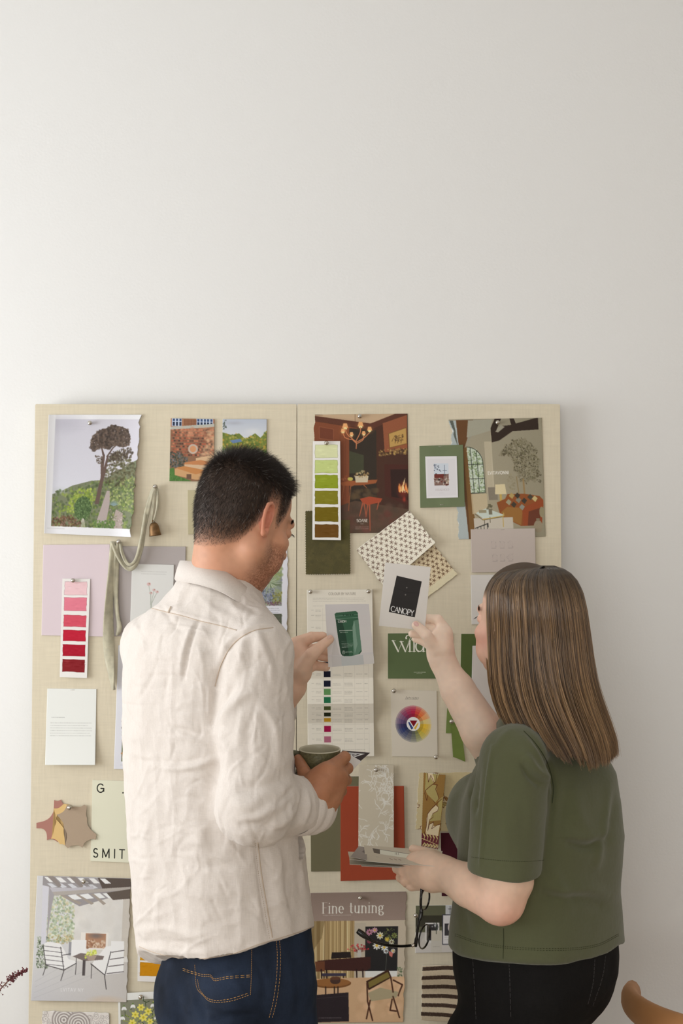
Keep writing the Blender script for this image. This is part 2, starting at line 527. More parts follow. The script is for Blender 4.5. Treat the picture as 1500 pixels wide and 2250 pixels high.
def text(pic, x, y, h, st, c, wt=0.1, con=1.0, serif=0.0, sp=0.1, slant=0.0, dyx=0.0, al=1.0):
    """x, y: baseline start; h: cap height; con: thin/thick ratio; serif length; dyx: slope of the line of writing"""
    x_0 = x
    for ch in st:
        if ch == ' ':
            x += 0.45 * h; continue
        w, strokes = GLY[ch]
        for s_ in strokes:
            pts = [(x + (px + slant * py) * h, y - py * h + dyx * (x - x_0 + px * h)) for px, py in s_]
            ws = []
            for k in range(len(pts)):
                a, b = pts[max(k - 1, 0)], pts[min(k + 1, len(pts) - 1)]
                L = math.hypot(b[0] - a[0], b[1] - a[1]) + 1e-9
                v = abs(b[1] - a[1]) / L
                if b[0] > a[0] and b[1] < a[1] and len(pts) == 2 and ch in 'AVNMYWw': v *= 0.35   # rising diagonals are the thin ones
                ws.append(max(wt * h * (con + (1 - con) * v), 0.28))
            pic.line(pts, ws, c, al)
            if serif:
                for k in ((0, 1), (-1, -2)):
                    a, b = pts[k[0]], pts[k[1]]
                    if abs(b[1] - a[1]) > 3 * abs(b[0] - a[0]) and len(s_) < 4:
                        pic.line([(a[0] - serif * h, a[1]), (a[0] + serif * h, a[1])], max(wt * h * con, .35), c, al)
        x += (w + sp) * h
    return x

m_print = mat('printed_paper', attr='Col', rough=0.55, spec=0.25)
m_matt = mat('matt_card', attr='Col', rough=0.85, spec=0.1)
m_cloth_print = mat('printed_cloth', attr='Col', rough=0.95, spec=0.05, weave=(700, 0.86, 1.12, 0.0004))
WL, WR, WB = (247, 246, 243), (236, 231, 223), (214, 208, 199)     # how white paper reads at the left, right, lower right
def albedo(a, white, top=0.84):
    """printed ink colours: what is seen divided by how white paper reads at that place"""
    a = np.clip(a, 0, 255) / 255.0
    white = np.array(white, float) * .35 + np.mean(white) * .65
    l = np.where(a <= 0.04045, a / 12.92, ((a + 0.055) / 1.055) ** 2.4) / np.array(lin(white)) * top
    l = np.clip(l, 0, 0.9)
    return np.where(l <= 0.0031308, l * 12.92, 1.055 * l ** (1 / 2.4) - 0.055)

def sheet(name, q, pic, place=BP, lift=0.001, curl=None, thick=0.0004, m=None, parent=None, step=None, white=WL, torn=None, edge=None, xform=None, tdir=(0, 1, 0)):
    """a page with real thickness. q: corners TL, TR, BR, BL; curl(s, t) -> extra lift; torn: {'l'/'r'/'t'/'b': amount}; edge: outline displacement fn"""
    a = pic.a
    st = step or pic.S
    if st > 1:
        H, W = (a.shape[0] // st) * st, (a.shape[1] // st) * st
        a = a[:H, :W].reshape(H // st, st, W // st, st, 3).mean((1, 3))
    H, W = a.shape[:2]
    s, t = np.meshgrid(np.linspace(0, 1, W), np.linspace(0, 1, H))
    q = np.array(q, float)
    wq = np.linalg.norm(q[1] - q[0])
    r2 = np.random.RandomState(int(abs(q[0, 0] * 7 + q[0, 1])) % 9999)
    if torn:
        def rag(n, amp):
            k = r2.randn(n // 9 + 3); j = r2.randn(n)
            return (np.interp(np.linspace(0, 1, n), np.linspace(0, 1, len(k)), k) * 0.8 + j * 0.16) * amp
        if 'l' in torn: s = s + (rag(H, torn['l']) / wq)[:, None] * np.clip(1 - s / 0.06, 0, 1)
        if 'r' in torn: s = s + (rag(H, torn['r']) / wq)[:, None] * np.clip((s - 0.94) / 0.06, 0, 1)
        if 'b' in torn: t = t + (rag(W, torn['b']) / wq)[None, :] * np.clip((t - 0.95) / 0.05, 0, 1)
        if 't' in torn: t = t + (rag(W, torn['t']) / wq)[None, :] * np.clip(1 - t / 0.05, 0, 1)
    if edge is not None: s, t = edge(s, t)
    X = (q[0, 0] * (1 - s) + q[1, 0] * s) * (1 - t) + (q[3, 0] * (1 - s) + q[2, 0] * s) * t
    Y = (q[0, 1] * (1 - s) + q[1, 1] * s) * (1 - t) + (q[3, 1] * (1 - s) + q[2, 1] * s) * t
    Lf = np.full(X.shape, lift + (thick if place is BP else 0))
    if curl is not None: Lf = Lf + curl(s, t)
    k = (1125.0 - Y) / FPX
    if place is BP:
        d = (2.54532 - Lf) / (1 - 0.04 * k)
    else:
        d = place(s, t) - Lf
    V = np.stack([(X - 750) / FPX * d, CY + d, CZ + k * d], -1)
    if xform is not None: V = xform(V)
    idx = np.arange(H * W).reshape(H, W)
    F = np.stack([idx[:-1, :-1], idx[1:, :-1], idx[1:, 1:], idx[:-1, 1:]], -1).reshape(-1, 4)
    ring = np.concatenate([idx[0, :], idx[1:, -1], idx[-1, -2::-1], idx[-2:0:-1, 0]])
    back = V.reshape(-1, 3) + np.array(tdir, float) * thick
    cols = albedo(a.reshape(-1, 3), white)
    n = H * W
    # rim, and a coarser back face that follows the bend
    nr = len(ring)
    ci = np.unique(np.linspace(0, W - 1, min(W, 14)).astype(int)); ri = np.arange(H) if curl is not None else np.unique(np.linspace(0, H - 1, min(H, 28)).astype(int))
    bidx = idx[np.ix_(ri, ci)]
    bkv = back[bidx.ravel()]
    V2 = np.vstack([V.reshape(-1, 3), back[ring], bkv])
    bk = np.arange(n, n + nr)
    side = np.stack([ring, bk, np.roll(bk, -1), np.roll(ring, -1)], -1)[:, ::-1]
    bi = (n + nr + np.arange(len(bkv))).reshape(len(ri), len(ci))
    strips = np.stack([bi[:-1, :-1], bi[:-1, 1:], bi[1:, 1:], bi[1:, :-1]], -1).reshape(-1, 4)
    C2 = np.vstack([cols, np.tile(albedo(np.array([[225, 222, 214]]), white), (nr + len(bkv), 1))])
    return mesh_np(name, V2, [F, side, strips], m or m_print, parent, smooth=True, col=C2)

# ---- pins and staples
m_steel = mat('polished_steel', (205, 200, 192), rough=0.18, metal=1.0)
_pin = None
def pin(px, py, label, lift=0.003, group=None, r=0.0052):
    global _pin
    p = BP(px, py, lift)
    if _pin is None:
        b = MB()
        pr = [(0.0004, 0.007), (0.0004, 0.0), (0.0022, 0.0), (0.0024, -0.0012), (0.0016, -0.002), (0.0026, -0.003)]
        for k in range(9):
            an = -0.9 + (PI / 2 + 0.9) * k / 8
            pr.append((max(r * math.cos(an), 1e-5), -0.0072 - r * math.sin(an) * 0.9))
        b.lathe(pr, seg=20, ax=np.array([[1, 0, 0], [0, 0, 1], [0, 1, 0]], float).T)
        _pin = b.build('pushpin', m_steel)
        o = _pin
    else:
        o = _pin.copy(); COL.objects.link(o)
    o.location = p
    tag(o, label, 'pushpin', 'round silver pushpins on the pinboard')
    return o
def staple(px, py, label, w=9, lift=0.003, ang=0.0):
    b = MB()
    dx, dy = math.cos(ang) * w / 2, math.sin(ang) * w / 2
    a_, c_ = BP(px - dx, py - dy, lift + .0006), BP(px + dx, py + dy, lift + .0006)
    b.tube([a_ + [0, .003, 0], a_, c_, c_ + [0, .003, 0]], 0.0004, seg=6)
    return tag(b.build('staple', m_steel), label, 'staple', 'wire staples on the pinboard')
# ================================================================== papers on the left panel
def R(x0, y0, x1, y1): return [(x0, y0), (x1, y0), (x1, y1), (x0, y1)]
GREENS = [(96, 122, 58), (134, 156, 70), (70, 92, 48), (168, 184, 92), (84, 104, 70), (58, 76, 44)]
# -- torn page with the pine tree on a hillside
p = Pic(97, 911, 309, 1180, (243, 243, 246))
p.grad(113, 922, 309, 1162, (206, 204, 214), (228, 230, 238), (224, 222, 232))
p.ell(135, 930, 60, 30, (186, 184, 196), .55, 1.0)
p.poly([(113, 1090), (135, 1082), (160, 1070), (205, 1058), (232, 1056), (309, 1010), (309, 1162), (113, 1162)], (126, 132, 104))
p.ell(130, 1082, 30, 12, (205, 208, 212), .7, 1.0)
p.dabs([(113, 1086), (150, 1076), (210, 1060), (240, 1058), (309, 1040), (309, 1162), (113, 1162)], 900, 2, 5, [(120, 142, 74), (92, 112, 66), (150, 166, 86), (108, 118, 84), (84, 96, 62)])
p.dabs([(232, 1062), (240, 1010), (262, 990), (309, 1020), (309, 1080)], 350, 2, 4, [(96, 92, 66), (112, 108, 78), (80, 78, 54), (128, 124, 92)])
p.dabs([(150, 1110), (175, 1078), (205, 1076), (215, 1100), (200, 1130), (130, 1130)], 260, 2, 4, [(176, 192, 84), (146, 166, 66), (120, 146, 60)])
p.dabs([(240, 1105), (250, 1062), (309, 1050), (309, 1130)], 260, 1.5, 4, [(150, 164, 96), (120, 140, 80), (190, 196, 130), (96, 112, 76)])
p.poly([(222, 1152), (234, 1110), (243, 1080), (250, 1080), (252, 1108), (246, 1152)], (186, 172, 168))
p.poly([(262, 1150), (268, 1120), (285, 1128), (287, 1162), (266, 1162)], (180, 164, 156))
p.dabs(R(250, 1118, 288, 1160), 60, 1, 2.5, [(206, 196, 184), (150, 140, 120), (110, 130, 80)])
p.ell(188, 1120, 21, 26, (84, 108, 62))
p.dabs([(168, 1120), (175, 1098), (190, 1092), (206, 1100), (210, 1124), (200, 1144), (178, 1144)], 320, 1, 2.6, [(104, 132, 82), (70, 94, 54), (132, 156, 104), (58, 80, 46)])
for k in range(5): p.line([(188 + k, 1143), (184 + k * 3, 1162)], 1.2, (206, 200, 186))
p.dabs([(113, 1162), (120, 1140), (160, 1136), (185, 1150), (185, 1162)], 200, 1.5, 3.5, [(104, 78, 56), (128, 92, 66), (84, 70, 48), (150, 110, 100)])
p.dabs(R(215, 1146, 268, 1162), 160, 1, 3, [(98, 132, 70), (130, 160, 88), (76, 108, 60)])
for k in range(14):
    an = math.radians(200 + k * 11); p.line([(262, 1112), (262 + 13 * math.cos(an), 1112 + 12 * math.sin(an))], [1.8, .5], (138, 160, 160))
p.poly([(216, 1110), (222, 1072), (226, 1050), (224, 1020), (228, 1000), (233, 1000), (232, 1030), (238, 1000), (242, 1002), (237, 1040), (232, 1065), (226, 1110)], (108, 88, 80))
p.line([(229, 1000), (224, 985), (212, 972)], [5, 3, 2], (100, 82, 74)); p.line([(238, 1004), (250, 985), (262, 975)], [4, 3, 2], (100, 82, 74)); p.line([(236, 1024), (262, 1018), (276, 1010)], [2, 1.5, 1], (100, 82, 74))
CR = [(196, 985), (200, 962), (212, 948), (236, 940), (246, 934), (268, 938), (282, 944), (289, 962), (288, 978), (274, 984), (256, 978), (240, 988), (222, 984), (206, 994)]
p.poly(CR, (88, 74, 66), .92)
p.dabs(CR, 620, 1.5, 4, [(84, 70, 62), (104, 88, 76), (66, 56, 50), (122, 104, 90)])
p.dabs([(240, 1000), (256, 990), (290, 984), (300, 994), (294, 1006), (266, 1012), (246, 1014)], 200, 1.5, 3.5, [(88, 76, 64), (110, 98, 80), (70, 60, 52)])
p.dabs([(210, 1002), (226, 1004), (230, 1020), (216, 1022)], 60, 1, 2.5, [(88, 74, 64), (106, 92, 78)])
p.dabs(CR, 26, .7, 1.3, [(206, 200, 206), (190, 170, 150)])
p.rect(97, 1162.5, 309, 1180, (243, 243, 246)); p.rect(97, 911, 113, 1180, (243, 243, 246)); p.tiny(104, 1167, 150, (150, 150, 150), 1, al=.5)
p.tiny(124, 938, 190, (190, 192, 202), 2, dy=6, al=.3)
p.noise(1.5)
t_ = sheet('magazine_page', [(107, 911), (309, 911), (286, 1180), (97, 1172)], p, torn={'r': 2.2}, white=WL,
      curl=lambda s, t: 0.010 * np.clip((s - .75) / .25, 0, 1) ** 2 * (0.4 + t) + 0.006 * t ** 2 + 0.005 * np.clip(1 - s / .15, 0, 1) ** 2)
tag(t_, 'torn magazine page printed with a tall pine tree on a green hillside', 'page')
pin(199, 930, 'silver pushpin at the top of the pine tree page', .003)

# -- brick wall and steps
p = Pic(372, 919, 471, 1058, (150, 110, 84))
p.rect(372, 919, 471, 940, (180, 128, 96))
for xa, xb in ((375, 397), (430, 467)):
    p.rect(xa, 919, xb, 936, (206, 218, 238))
    for k in range(int((xb - xa) / 7)):
        p.rect(xa + 2 + k * 7.3, 920, xa + 6.5 + k * 7.3, 925, (60, 82, 124)); p.rect(xa + 2 + k * 7.3, 927, xa + 6.5 + k * 7.3, 935, (40, 52, 78))
for j in range(10):
    for i in range(22):
        x = 375 + i * 5 + (j % 2) * 2.5; y = 942 + j * 6.2
        c = [(186, 104, 78), (150, 90, 70), (96, 70, 60), (206, 128, 96), (120, 82, 66)][rng.randint(5)]
        if j < 10: p.rect(x, y, x + 4.1, y + 3.6, c)
for j in range(4):
    for i in range(9): p.rect(402 + i * 3.2, 921 + j * 3.5, 404.6 + i * 3.2, 923.5 + j * 3.5, (140, 92, 66))
p.poly([(372, 938), (455, 931), (471, 929), (471, 936), (455, 938), (372, 944)], (196, 196, 184))
p.dabs(R(395, 940, 471, 960), 60, 3, 7, [(214, 150, 116), (226, 168, 130)], .25)
p.dabs([(455, 945), (471, 945), (471, 1010), (440, 1010)], 60, 3, 7, [(232, 190, 150)], .35)
p.ell(423, 986, 11, 11, (214, 196, 180), .9); p.ell(423, 986, 7, 7, (222, 158, 112))
p.dabs([(372, 995), (390, 992), (412, 1005), (408, 1026), (372, 1028)], 230, 1, 3, [(74, 84, 72), (96, 104, 96), (54, 62, 54), (120, 120, 128)])
p.poly([(430, 1006), (471, 998), (471, 1058), (430, 1040)], (226, 190, 150))
p.poly([(405, 1018), (440, 1012), (471, 1020), (471, 1050), (405, 1034)], (222, 190, 156)); p.poly([(405, 1016), (440, 1010), (471, 1016), (471, 1022), (405, 1020)], (206, 140, 90))
p.poly([(384, 1030), (405, 1026), (440, 1036), (471, 1040), (471, 1054), (430, 1054), (384, 1044)], (216, 170, 120)); p.poly([(384, 1028), (405, 1024), (460, 1034), (430, 1042)], (206, 142, 84))
p.rect(410, 1042, 420, 1052, (120, 90, 70))
p.poly([(372, 1030), (382, 1028), (384, 1044), (420, 1056), (420, 1058), (372, 1058)], (86, 130, 62))
p.dabs([(372, 1034), (384, 1044), (420, 1056), (420, 1058), (372, 1058)], 90, 1, 2, [(70, 112, 50), (104, 146, 74)])
sheet_ = sheet('photo_print', [(375, 919), (471, 921), (470, 1058), (372, 1057)], p, lift=.0022, thick=.0016)
tag(sheet_, 'photo print of stone steps below a red brick garden wall', 'photo')
# -- garden landscape print
p = Pic(489, 921, 586, 1060, (206, 212, 222))
p.grad(489, 921, 586, 975, (196, 204, 218), (232, 234, 236))
p.ell(515, 930, 26, 6, (176, 178, 188), .6, 1); p.ell(555, 948, 24, 10, (240, 240, 240), .6, 1)
p.poly([(489, 950), (510, 956), (525, 952), (540, 965), (560, 952), (572, 962), (586, 945), (586, 1060), (489, 1060)], (120, 134, 60))
p.dabs([(489, 950), (500, 954), (525, 952), (540, 964), (560, 954), (572, 964), (586, 946), (586, 1010), (489, 1010)], 420, 1.5, 4, [(206, 160, 66), (150, 152, 62), (112, 130, 56), (190, 178, 90), (90, 112, 54)])
p.poly([(489, 985), (586, 990), (586, 1060), (489, 1060)], (96, 130, 66)); p.dabs(R(489, 985, 586, 1060), 240, 1.5, 4, GREENS)
p.poly([(505, 968), (528, 964), (532, 970), (512, 974)], (112, 140, 180))
p.dabs(R(489, 924, 498, 944), 24, .8, 2, [(54, 66, 50)])
tag(sheet('photo_print', [(489, 921), (586, 921), (585, 1060), (488, 1060)], p, lift=.002, thick=.0014), 'garden photo print with golden trees and pale sky, above the man', 'photo')
# -- plain cards
def plain(q, col, label, cat, white, lift=.0012, thick=.0016, name='colour_card', lab=None, mtl=None, curl=None):
    x0 = min(a[0] for a in q); x1 = max(a[0] for a in q); y0 = min(a[1] for a in q); y1 = max(a[1] for a in q)
    p = Pic(x0, y0, x1, y1, col, S=1)
    root = tag(sheet(name, q, p, lift=lift, thick=thick, white=white, m=mtl or m_matt, curl=curl, step=1), label, cat)
    if lab:
        a, b, c, d = lab
        t = Pic(a, b, c, d, (240, 240, 244), S=3)
        t.tiny(a + 3, b + 4, c - 6, (90, 90, 110), 4, dy=(d - b - 6) / 3.4, al=.8, ragged=.5)
        def rnd(s, tt):
            return s, tt
        sheet('adhesive_label', [(a, b), (c, b), (c, d), (a, d)], t, lift=lift + .0005, thick=.0002, white=white, step=1, parent=root)
    return root
plain([(412, 1077), (560, 1079), (562, 1174), (413, 1174)], (202, 192, 158), 'sand coloured paint card half hidden behind the man\'s head', 'paint card', WL)
plain([(95, 1197), (241, 1196), (239, 1399), (91, 1396)], (230, 214, 220), 'pale pink paint card with a small white label at its corner', 'paint card', WL, lab=(92, 1376, 130, 1396))
plain([(247, 1200), (408, 1201), (405, 1399), (245, 1398)], (192, 183, 180), 'warm grey paint card behind the hanging ribbon', 'paint card', WL, lab=(263, 1376, 300, 1397))
p = Pic(286, 1239, 383, 1370, (236, 236, 232), S=2)
text(p, 308, 1258, 6, 'ALNO GROVES', (188, 186, 182), .14, .5, 0, .25) if False else p.tiny(308, 1256, 366, (176, 174, 170), 2, dy=5, al=.6, ragged=.05)
for (x, y, r) in ((326, 1284, 4), (338, 1297, 3), (345, 1301, 3), (331, 1304, 3)):
    p.ell(x, y, r + 1, r, (228, 190, 188), .8); p.ell(x + 1, y - 1, r * .5, r * .5, (160, 110, 80), .6)
for q_ in ([(326, 1287), (331, 1310), (332, 1340)], [(338, 1299), (334, 1318), (332, 1345)], [(331, 1306), (331, 1330)], [(345, 1303), (340, 1312), (334, 1326)]): p.line(q_, .9, (150, 160, 140), .8)
tag(sheet('greeting_card', [(290, 1239), (382, 1241), (380, 1368), (286, 1366)], p, lift=.004, thick=.0012, white=WL), 'white card with a small pink flower drawing, on the grey card', 'card')

# -- watercolour strips
def strip(q, cells, cols, label, white, lift, paper=(246, 242, 238), curl=None):
    x0 = min(a[0] for a in q); x1 = max(a[0] for a in q); y0 = q[0][1]; y1 = q[2][1]
    p = Pic(x0, y0, x1, y1, paper, S=3)
    W = x1 - x0
    for (ya, yb), c in zip(cells, cols):
        c = np.array(c, float)
        pts = []
        xa, xb = x0 + W * .09, x1 - W * .10
        for (a, b) in ((xa, ya), (xb, ya), (xb, yb), (xa, yb)):
            pts.append((a, b))
        out = []
        for k in range(4):
            a, b = pts[k], pts[(k + 1) % 4]
            for u in np.linspace(0, 1, 7)[:-1]: out.append((a[0] + (b[0] - a[0]) * u + rng.randn() * .35, a[1] + (b[1] - a[1]) * u + rng.randn() * .35))
        p.poly(out, c)
        for _ in range(26):
            p.ell(xa + 3 + rng.rand() * (xb - xa - 6), ya + 2 + rng.rand() * (yb - ya - 4), 3 + rng.rand() * 9, 1 + rng.rand() * 2.5, np.clip(c + rng.randn() * 16, 0, 255), .3, .8)
        p.line(out + [out[0]], .9, np.clip(c * .78, 0, 255), .7)
    return tag(sheet('swatch_strip', q, p, lift=lift, thick=.0009, white=white, step=1, m=m_matt, curl=curl), label, 'swatch strip')
strip([(137, 1271), (198, 1272), (191, 1490), (131, 1488)], [(1278, 1307), (1313, 1342), (1352, 1377), (1385, 1409), (1417, 1442), (1450, 1477)],
      [(246, 208, 212), (236, 134, 152), (222, 90, 108), (200, 42, 64), (180, 34, 54), (142, 40, 46)], 'watercolour swatch strip from pale pink to deep red', WL, .004,
      curl=lambda s, t: .006 * t ** 2 + .002 * np.sin(t * 5))
pin(162, 1275, 'silver pushpin holding the pink and red swatch strip', .005)
# -- letter
p = Pic(98, 1513, 213, 1681, (246, 247, 242), S=2)
p.tiny(110, 1576, 140, (150, 152, 150), 1, al=.8)
p.tiny(108, 1588, 205, (170, 172, 168), 6, dy=5.6, al=.75, ragged=.12)
tag(sheet('letter', [(104, 1513), (212, 1514), (209, 1681), (99, 1681)], p, lift=.001, thick=.0006, white=WL, curl=lambda s, t: .012 * t ** 3), 'white typed letter sheet below the red swatch strip', 'letter')
staple(159, 1516, 'small staple at the top of the white letter', lift=.0022)
# -- page behind the man's back
p = Pic(252, 1418, 470, 1690, (238, 239, 246))
p.rect(268, 1530, 440, 1672, (110, 120, 84)); p.dabs(R(268, 1530, 440, 1672), 900, 1.5, 4, GREENS + [(206, 92, 60), (222, 150, 90), (70, 66, 60)])
p.tiny(266, 1680, 300, (150, 150, 156), 1)
tag(sheet('magazine_page', [(260, 1418), (470, 1420), (468, 1692), (250, 1690)], p, lift=.0015, white=WL), 'white garden magazine page mostly hidden behind the man\'s back', 'page')
pin(272, 1431, 'silver pushpin at the man\'s left shoulder blade, on a white page', .003)
# -- garden page right of the man's face
p = Pic(432, 1204, 633, 1500, (238, 238, 246))
p.rect(446, 1222, 619, 1330, (150, 160, 150))
p.dabs(R(446, 1222, 619, 1330), 500, 2, 5, [(160, 170, 120), (130, 140, 120), (180, 186, 150), (110, 116, 96), (140, 140, 160)])
p.dabs([(560, 1225), (619, 1225), (619, 1262), (600, 1290), (570, 1290)], 200, 2, 5, [(176, 190, 130), (150, 168, 110), (196, 204, 158)])
p.dabs(R(548, 1290, 602, 1322), 420, 1, 2.4, [(150, 156, 190), (176, 182, 214), (110, 116, 140), (90, 96, 100)])
for k in range(34):
    an = math.radians(-70 + k * 6.2); L = 18 + rng.rand() * 12
    p.line([(592, 1280), (592 + L * math.cos(an), 1280 + L * .8 * math.sin(an))], [1.6, .5], [(214, 220, 204), (170, 184, 150), (120, 140, 104)][rng.randint(3)])
p.dabs(R(598, 1300, 619, 1325), 90, 1, 2.4, [(150, 146, 70), (120, 120, 60), (180, 176, 100)])
p.dabs(R(575, 1322, 619, 1330), 60, 1, 2, [(130, 80, 104), (100, 70, 84)])
p.tiny(584, 1336, 617, (140, 140, 152), 3, dy=4.5, al=.7)
p.rect(446, 1348, 619, 1392, (96, 98, 84)); p.dabs(R(446, 1348, 619, 1392), 360, 1, 3, [(70, 72, 64), (120, 122, 104), (96, 110, 80), (150, 140, 150)])
for (x, y) in ((599, 1354), (600, 1362), (607, 1367), (612, 1372), (606, 1374), (613, 1379), (596, 1366)): p.ell(x, y, 5, 4.2, (178, 206, 106), 1, .2)
p.noise(1.5)
tag(sheet('magazine_page', [(436, 1204), (632, 1205), (631, 1500), (432, 1500)], p, lift=.001, white=WL, torn={'r': 1.6}, curl=lambda s, t: .004 * t), 'torn garden magazine page with spiky purple plants beside the man\'s chin', 'page')
# -- G . SMITH card
p = Pic(199, 1716, 340, 1895, (240, 238, 214), S=3)
text(p, 209, 1742.5, 18.5, 'G', (44, 44, 40), .13, 1)
text(p, 265, 1742.5, 18.5, '.', (44, 44, 40), .18, 1)
text(p, 204.5, 1886, 19, 'SMITH', (44, 44, 40), .13, 1, 0, .46)
tag(sheet('cream_card', [(203, 1714), (342, 1719), (338, 1898), (199, 1892)], p, lift=.001, thick=.002, white=WL, step=1, m=m_matt), 'cream card with large spaced black capitals, half behind the man', 'card')

# -- leather swatches cut like small hides
def hide(name, pts, col, lift, lab, thick=.0016, bend=0.0, parent=None):
    b = bmesh.new()
    P_ = []
    n = len(pts)
    for i in range(n):                      # scalloped edges between the points
        a, c = np.array(pts[i], float), np.array(pts[(i + 1) % n], float)
        mid = (a + c) / 2; cen = np.mean(np.array(pts, float), 0)
        inn = (cen - mid) / (np.linalg.norm(cen - mid) + 1e-6)
        L = np.linalg.norm(c - a)
        for u in np.linspace(0, 1, 9)[:-1]:
            P_.append(a + (c - a) * u + inn * L * .17 * math.sin(PI * u) * (1 if L > 14 else 0))
    cen = np.mean(P_, 0)
    v0 = [b.verts.new(BP(q[0], q[1], lift + thick + bend * abs(q[0] - cen[0]) / 40)) for q in P_]
    v1 = [b.verts.new(BP(q[0], q[1], lift + bend * abs(q[0] - cen[0]) / 40)) for q in P_]
    b.faces.new(v0); b.faces.new(v1[::-1])
    for i in range(len(P_)): b.faces.new((v0[i], v1[i], v1[(i + 1) % len(P_)], v0[(i + 1) % len(P_)]))
    bmesh.ops.triangulate(b, faces=b.faces[:])
    bmesh.ops.recalc_face_normals(b, faces=b.faces[:])
    me = bpy.data.meshes.new(name); b.to_mesh(me); b.free()
    return tag(link(name, me, mat('leather_%d_%d_%d' % col, col, rough=.6, bump=(900, .0002)), parent, smooth=False), lab, 'leather swatch')
hide('leather_swatch', [(119, 1758), (134, 1757), (146, 1770), (120, 1800), (128, 1835), (140, 1856), (126, 1850), (103, 1846), (97, 1823), (80, 1820), (80, 1808), (118, 1782)], (176, 124, 112), .001, 'dusty rose leather swatch, left of the fanned swatches')
hide('leather_swatch', [(118, 1776), (140, 1766), (152, 1768), (126, 1790), (122, 1800), (140, 1820), (146, 1860), (132, 1855), (112, 1843), (120, 1815), (122, 1796)], (224, 190, 128), .003, 'tan yellow leather swatch between the rose and taupe ones')
hide('leather_swatch', [(147, 1768), (165, 1772), (185, 1768), (191, 1772), (191, 1796), (212, 1834), (210, 1845), (196, 1846), (181, 1863), (162, 1858), (149, 1864), (143, 1858), (140, 1818), (124, 1790)], (176, 156, 134), .005, 'taupe leather swatch shaped like a hide, on top')
pin(154, 1773, 'silver pushpin through the fanned leather swatches', .008)

# -- patio page
p = Pic(68, 1924, 289, 2203, (206, 206, 208))
p.grad(68, 2110, 289, 2203, (206, 206, 206), (188, 188, 192), (190, 186, 182))
p.rect(155, 1960, 289, 2112, (214, 212, 208)); p.dabs(R(155, 1965, 289, 2100), 80, 6, 18, [(222, 220, 214), (202, 200, 196), (210, 206, 200)], .25)
p.rect(272, 1965, 289, 2100, (186, 178, 166), .6)
p.dabs([(84, 1965), (158, 1965), (160, 2070), (96, 2070)], 900, 1.5, 4, [(190, 200, 176), (160, 176, 146), (214, 220, 206), (140, 156, 128), (204, 196, 160)])
p.dabs(R(76, 2060, 104, 2130), 320, 1, 2.6, [(96, 112, 84), (60, 74, 54), (130, 144, 112), (190, 198, 184)])
p.dabs(R(100, 2056, 160, 2076), 90, 1.5, 3, [(206, 190, 146), (180, 164, 120), (150, 150, 110)])
p.rect(150, 2070, 160, 2100, (150, 150, 156))
p.poly([(82, 1925), (289, 1925), (289, 1955), (170, 1990), (82, 1945)], (150, 146, 148))
p.poly([(210, 1925), (289, 1925), (289, 1948), (225, 1955)], (88, 78, 72))
for k in range(6): p.poly([(85 + k * 26, 1927), (98 + k * 26, 1927), (112 + k * 26, 1937), (98 + k * 26, 1938)], (228, 230, 234))
for k in range(5): p.poly([(92 + k * 24, 1941), (102 + k * 24, 1940), (116 + k * 24, 1948), (104 + k * 24, 1950)], (206, 208, 214))
for xa in (90, 142): p.poly([(xa, 1924), (xa + 16, 1924), (xa + 36, 1944), (xa + 30, 1949)], (140, 132, 128))
p.poly([(88, 1950), (150, 1950), (200, 1944), (205, 1955), (110, 1968), (88, 1966)], (186, 184, 190))
p.poly([(100, 1960), (289, 1943), (289, 1950), (105, 1968)], (172, 166, 160))
for k in range(4): p.poly([(142 + k * 27, 1966 - k * 2), (162 + k * 27, 1963 - k * 2), (176 + k * 27, 1973 - k * 2), (156 + k * 27, 1976 - k * 2)], (226, 230, 234))
for k in range(3): p.poly([(124 + k * 36, 1966 - k * 2), (130 + k * 36, 1965 - k * 2), (176 + k * 28, 1982), (170 + k * 28, 1986)], (160, 150, 140))
p.poly([(232, 1958), (289, 1948), (289, 1970), (248, 1974)], (96, 86, 78))
p.poly([(82, 1945), (97, 1948), (96, 2075), (85, 2078)], (206, 206, 214)); p.poly([(97, 1948), (110, 1966), (104, 2000), (98, 2070)], (160, 156, 160))
p.rect(177, 2048, 240, 2086, (226, 222, 216)); p.rect(188, 2050, 235, 2082, (170, 130, 104)); p.ell(212, 2055, 22, 8, (110, 104, 104), .8, .8)
p.dabs(R(192, 2064, 232, 2082), 60, 1.5, 4, [(214, 196, 176), (140, 100, 76), (190, 160, 130)])
for k in range(4): p.line([(75, 2160 + k * 12), (130 + k * 30, 2128 + k * 3)], .8, (160, 160, 164), .5)
SO = (236, 236, 240); DK = (70, 66, 66)
p.poly([(92, 2075), (100, 2070), (130, 2074), (142, 2092), (150, 2108), (166, 2112), (168, 2116), (142, 2130), (98, 2122), (93, 2090)], SO)
for k in range(5): p.line([(92 + k, 2080 + k * 10), (133 + k * 2, 2084 + k * 10)], 1.2, DK)
p.line([(90, 2078), (99, 2124), (93, 2145)], 1.6, DK); p.line([(131, 2082), (141, 2134), (135, 2156)], 1.8, DK); p.line([(134, 2100), (168, 2094), (169, 2120), (168, 2142)], 1.6, DK); p.line([(98, 2122), (141, 2133), (169, 2117)], 1.8, DK)
p.rect(156, 2065, 190, 2100, (232, 232, 236)); p.rect(248, 2066, 278, 2082, (236, 236, 238))
p.poly([(206, 2117), (236, 2078), (279, 2075), (279, 2136), (236, 2142)], SO)
p.line([(248, 2090), (236, 2145), (241, 2174)], 2, DK); p.line([(203, 2118), (236, 2142)], 2, DK); p.line([(205, 2118), (205, 2150)], 1.6, DK)
for k in range(4): p.line([(250 - k * 3, 2091 + k * 16), (279, 2086 + k * 16)], 2, (92, 86, 84))
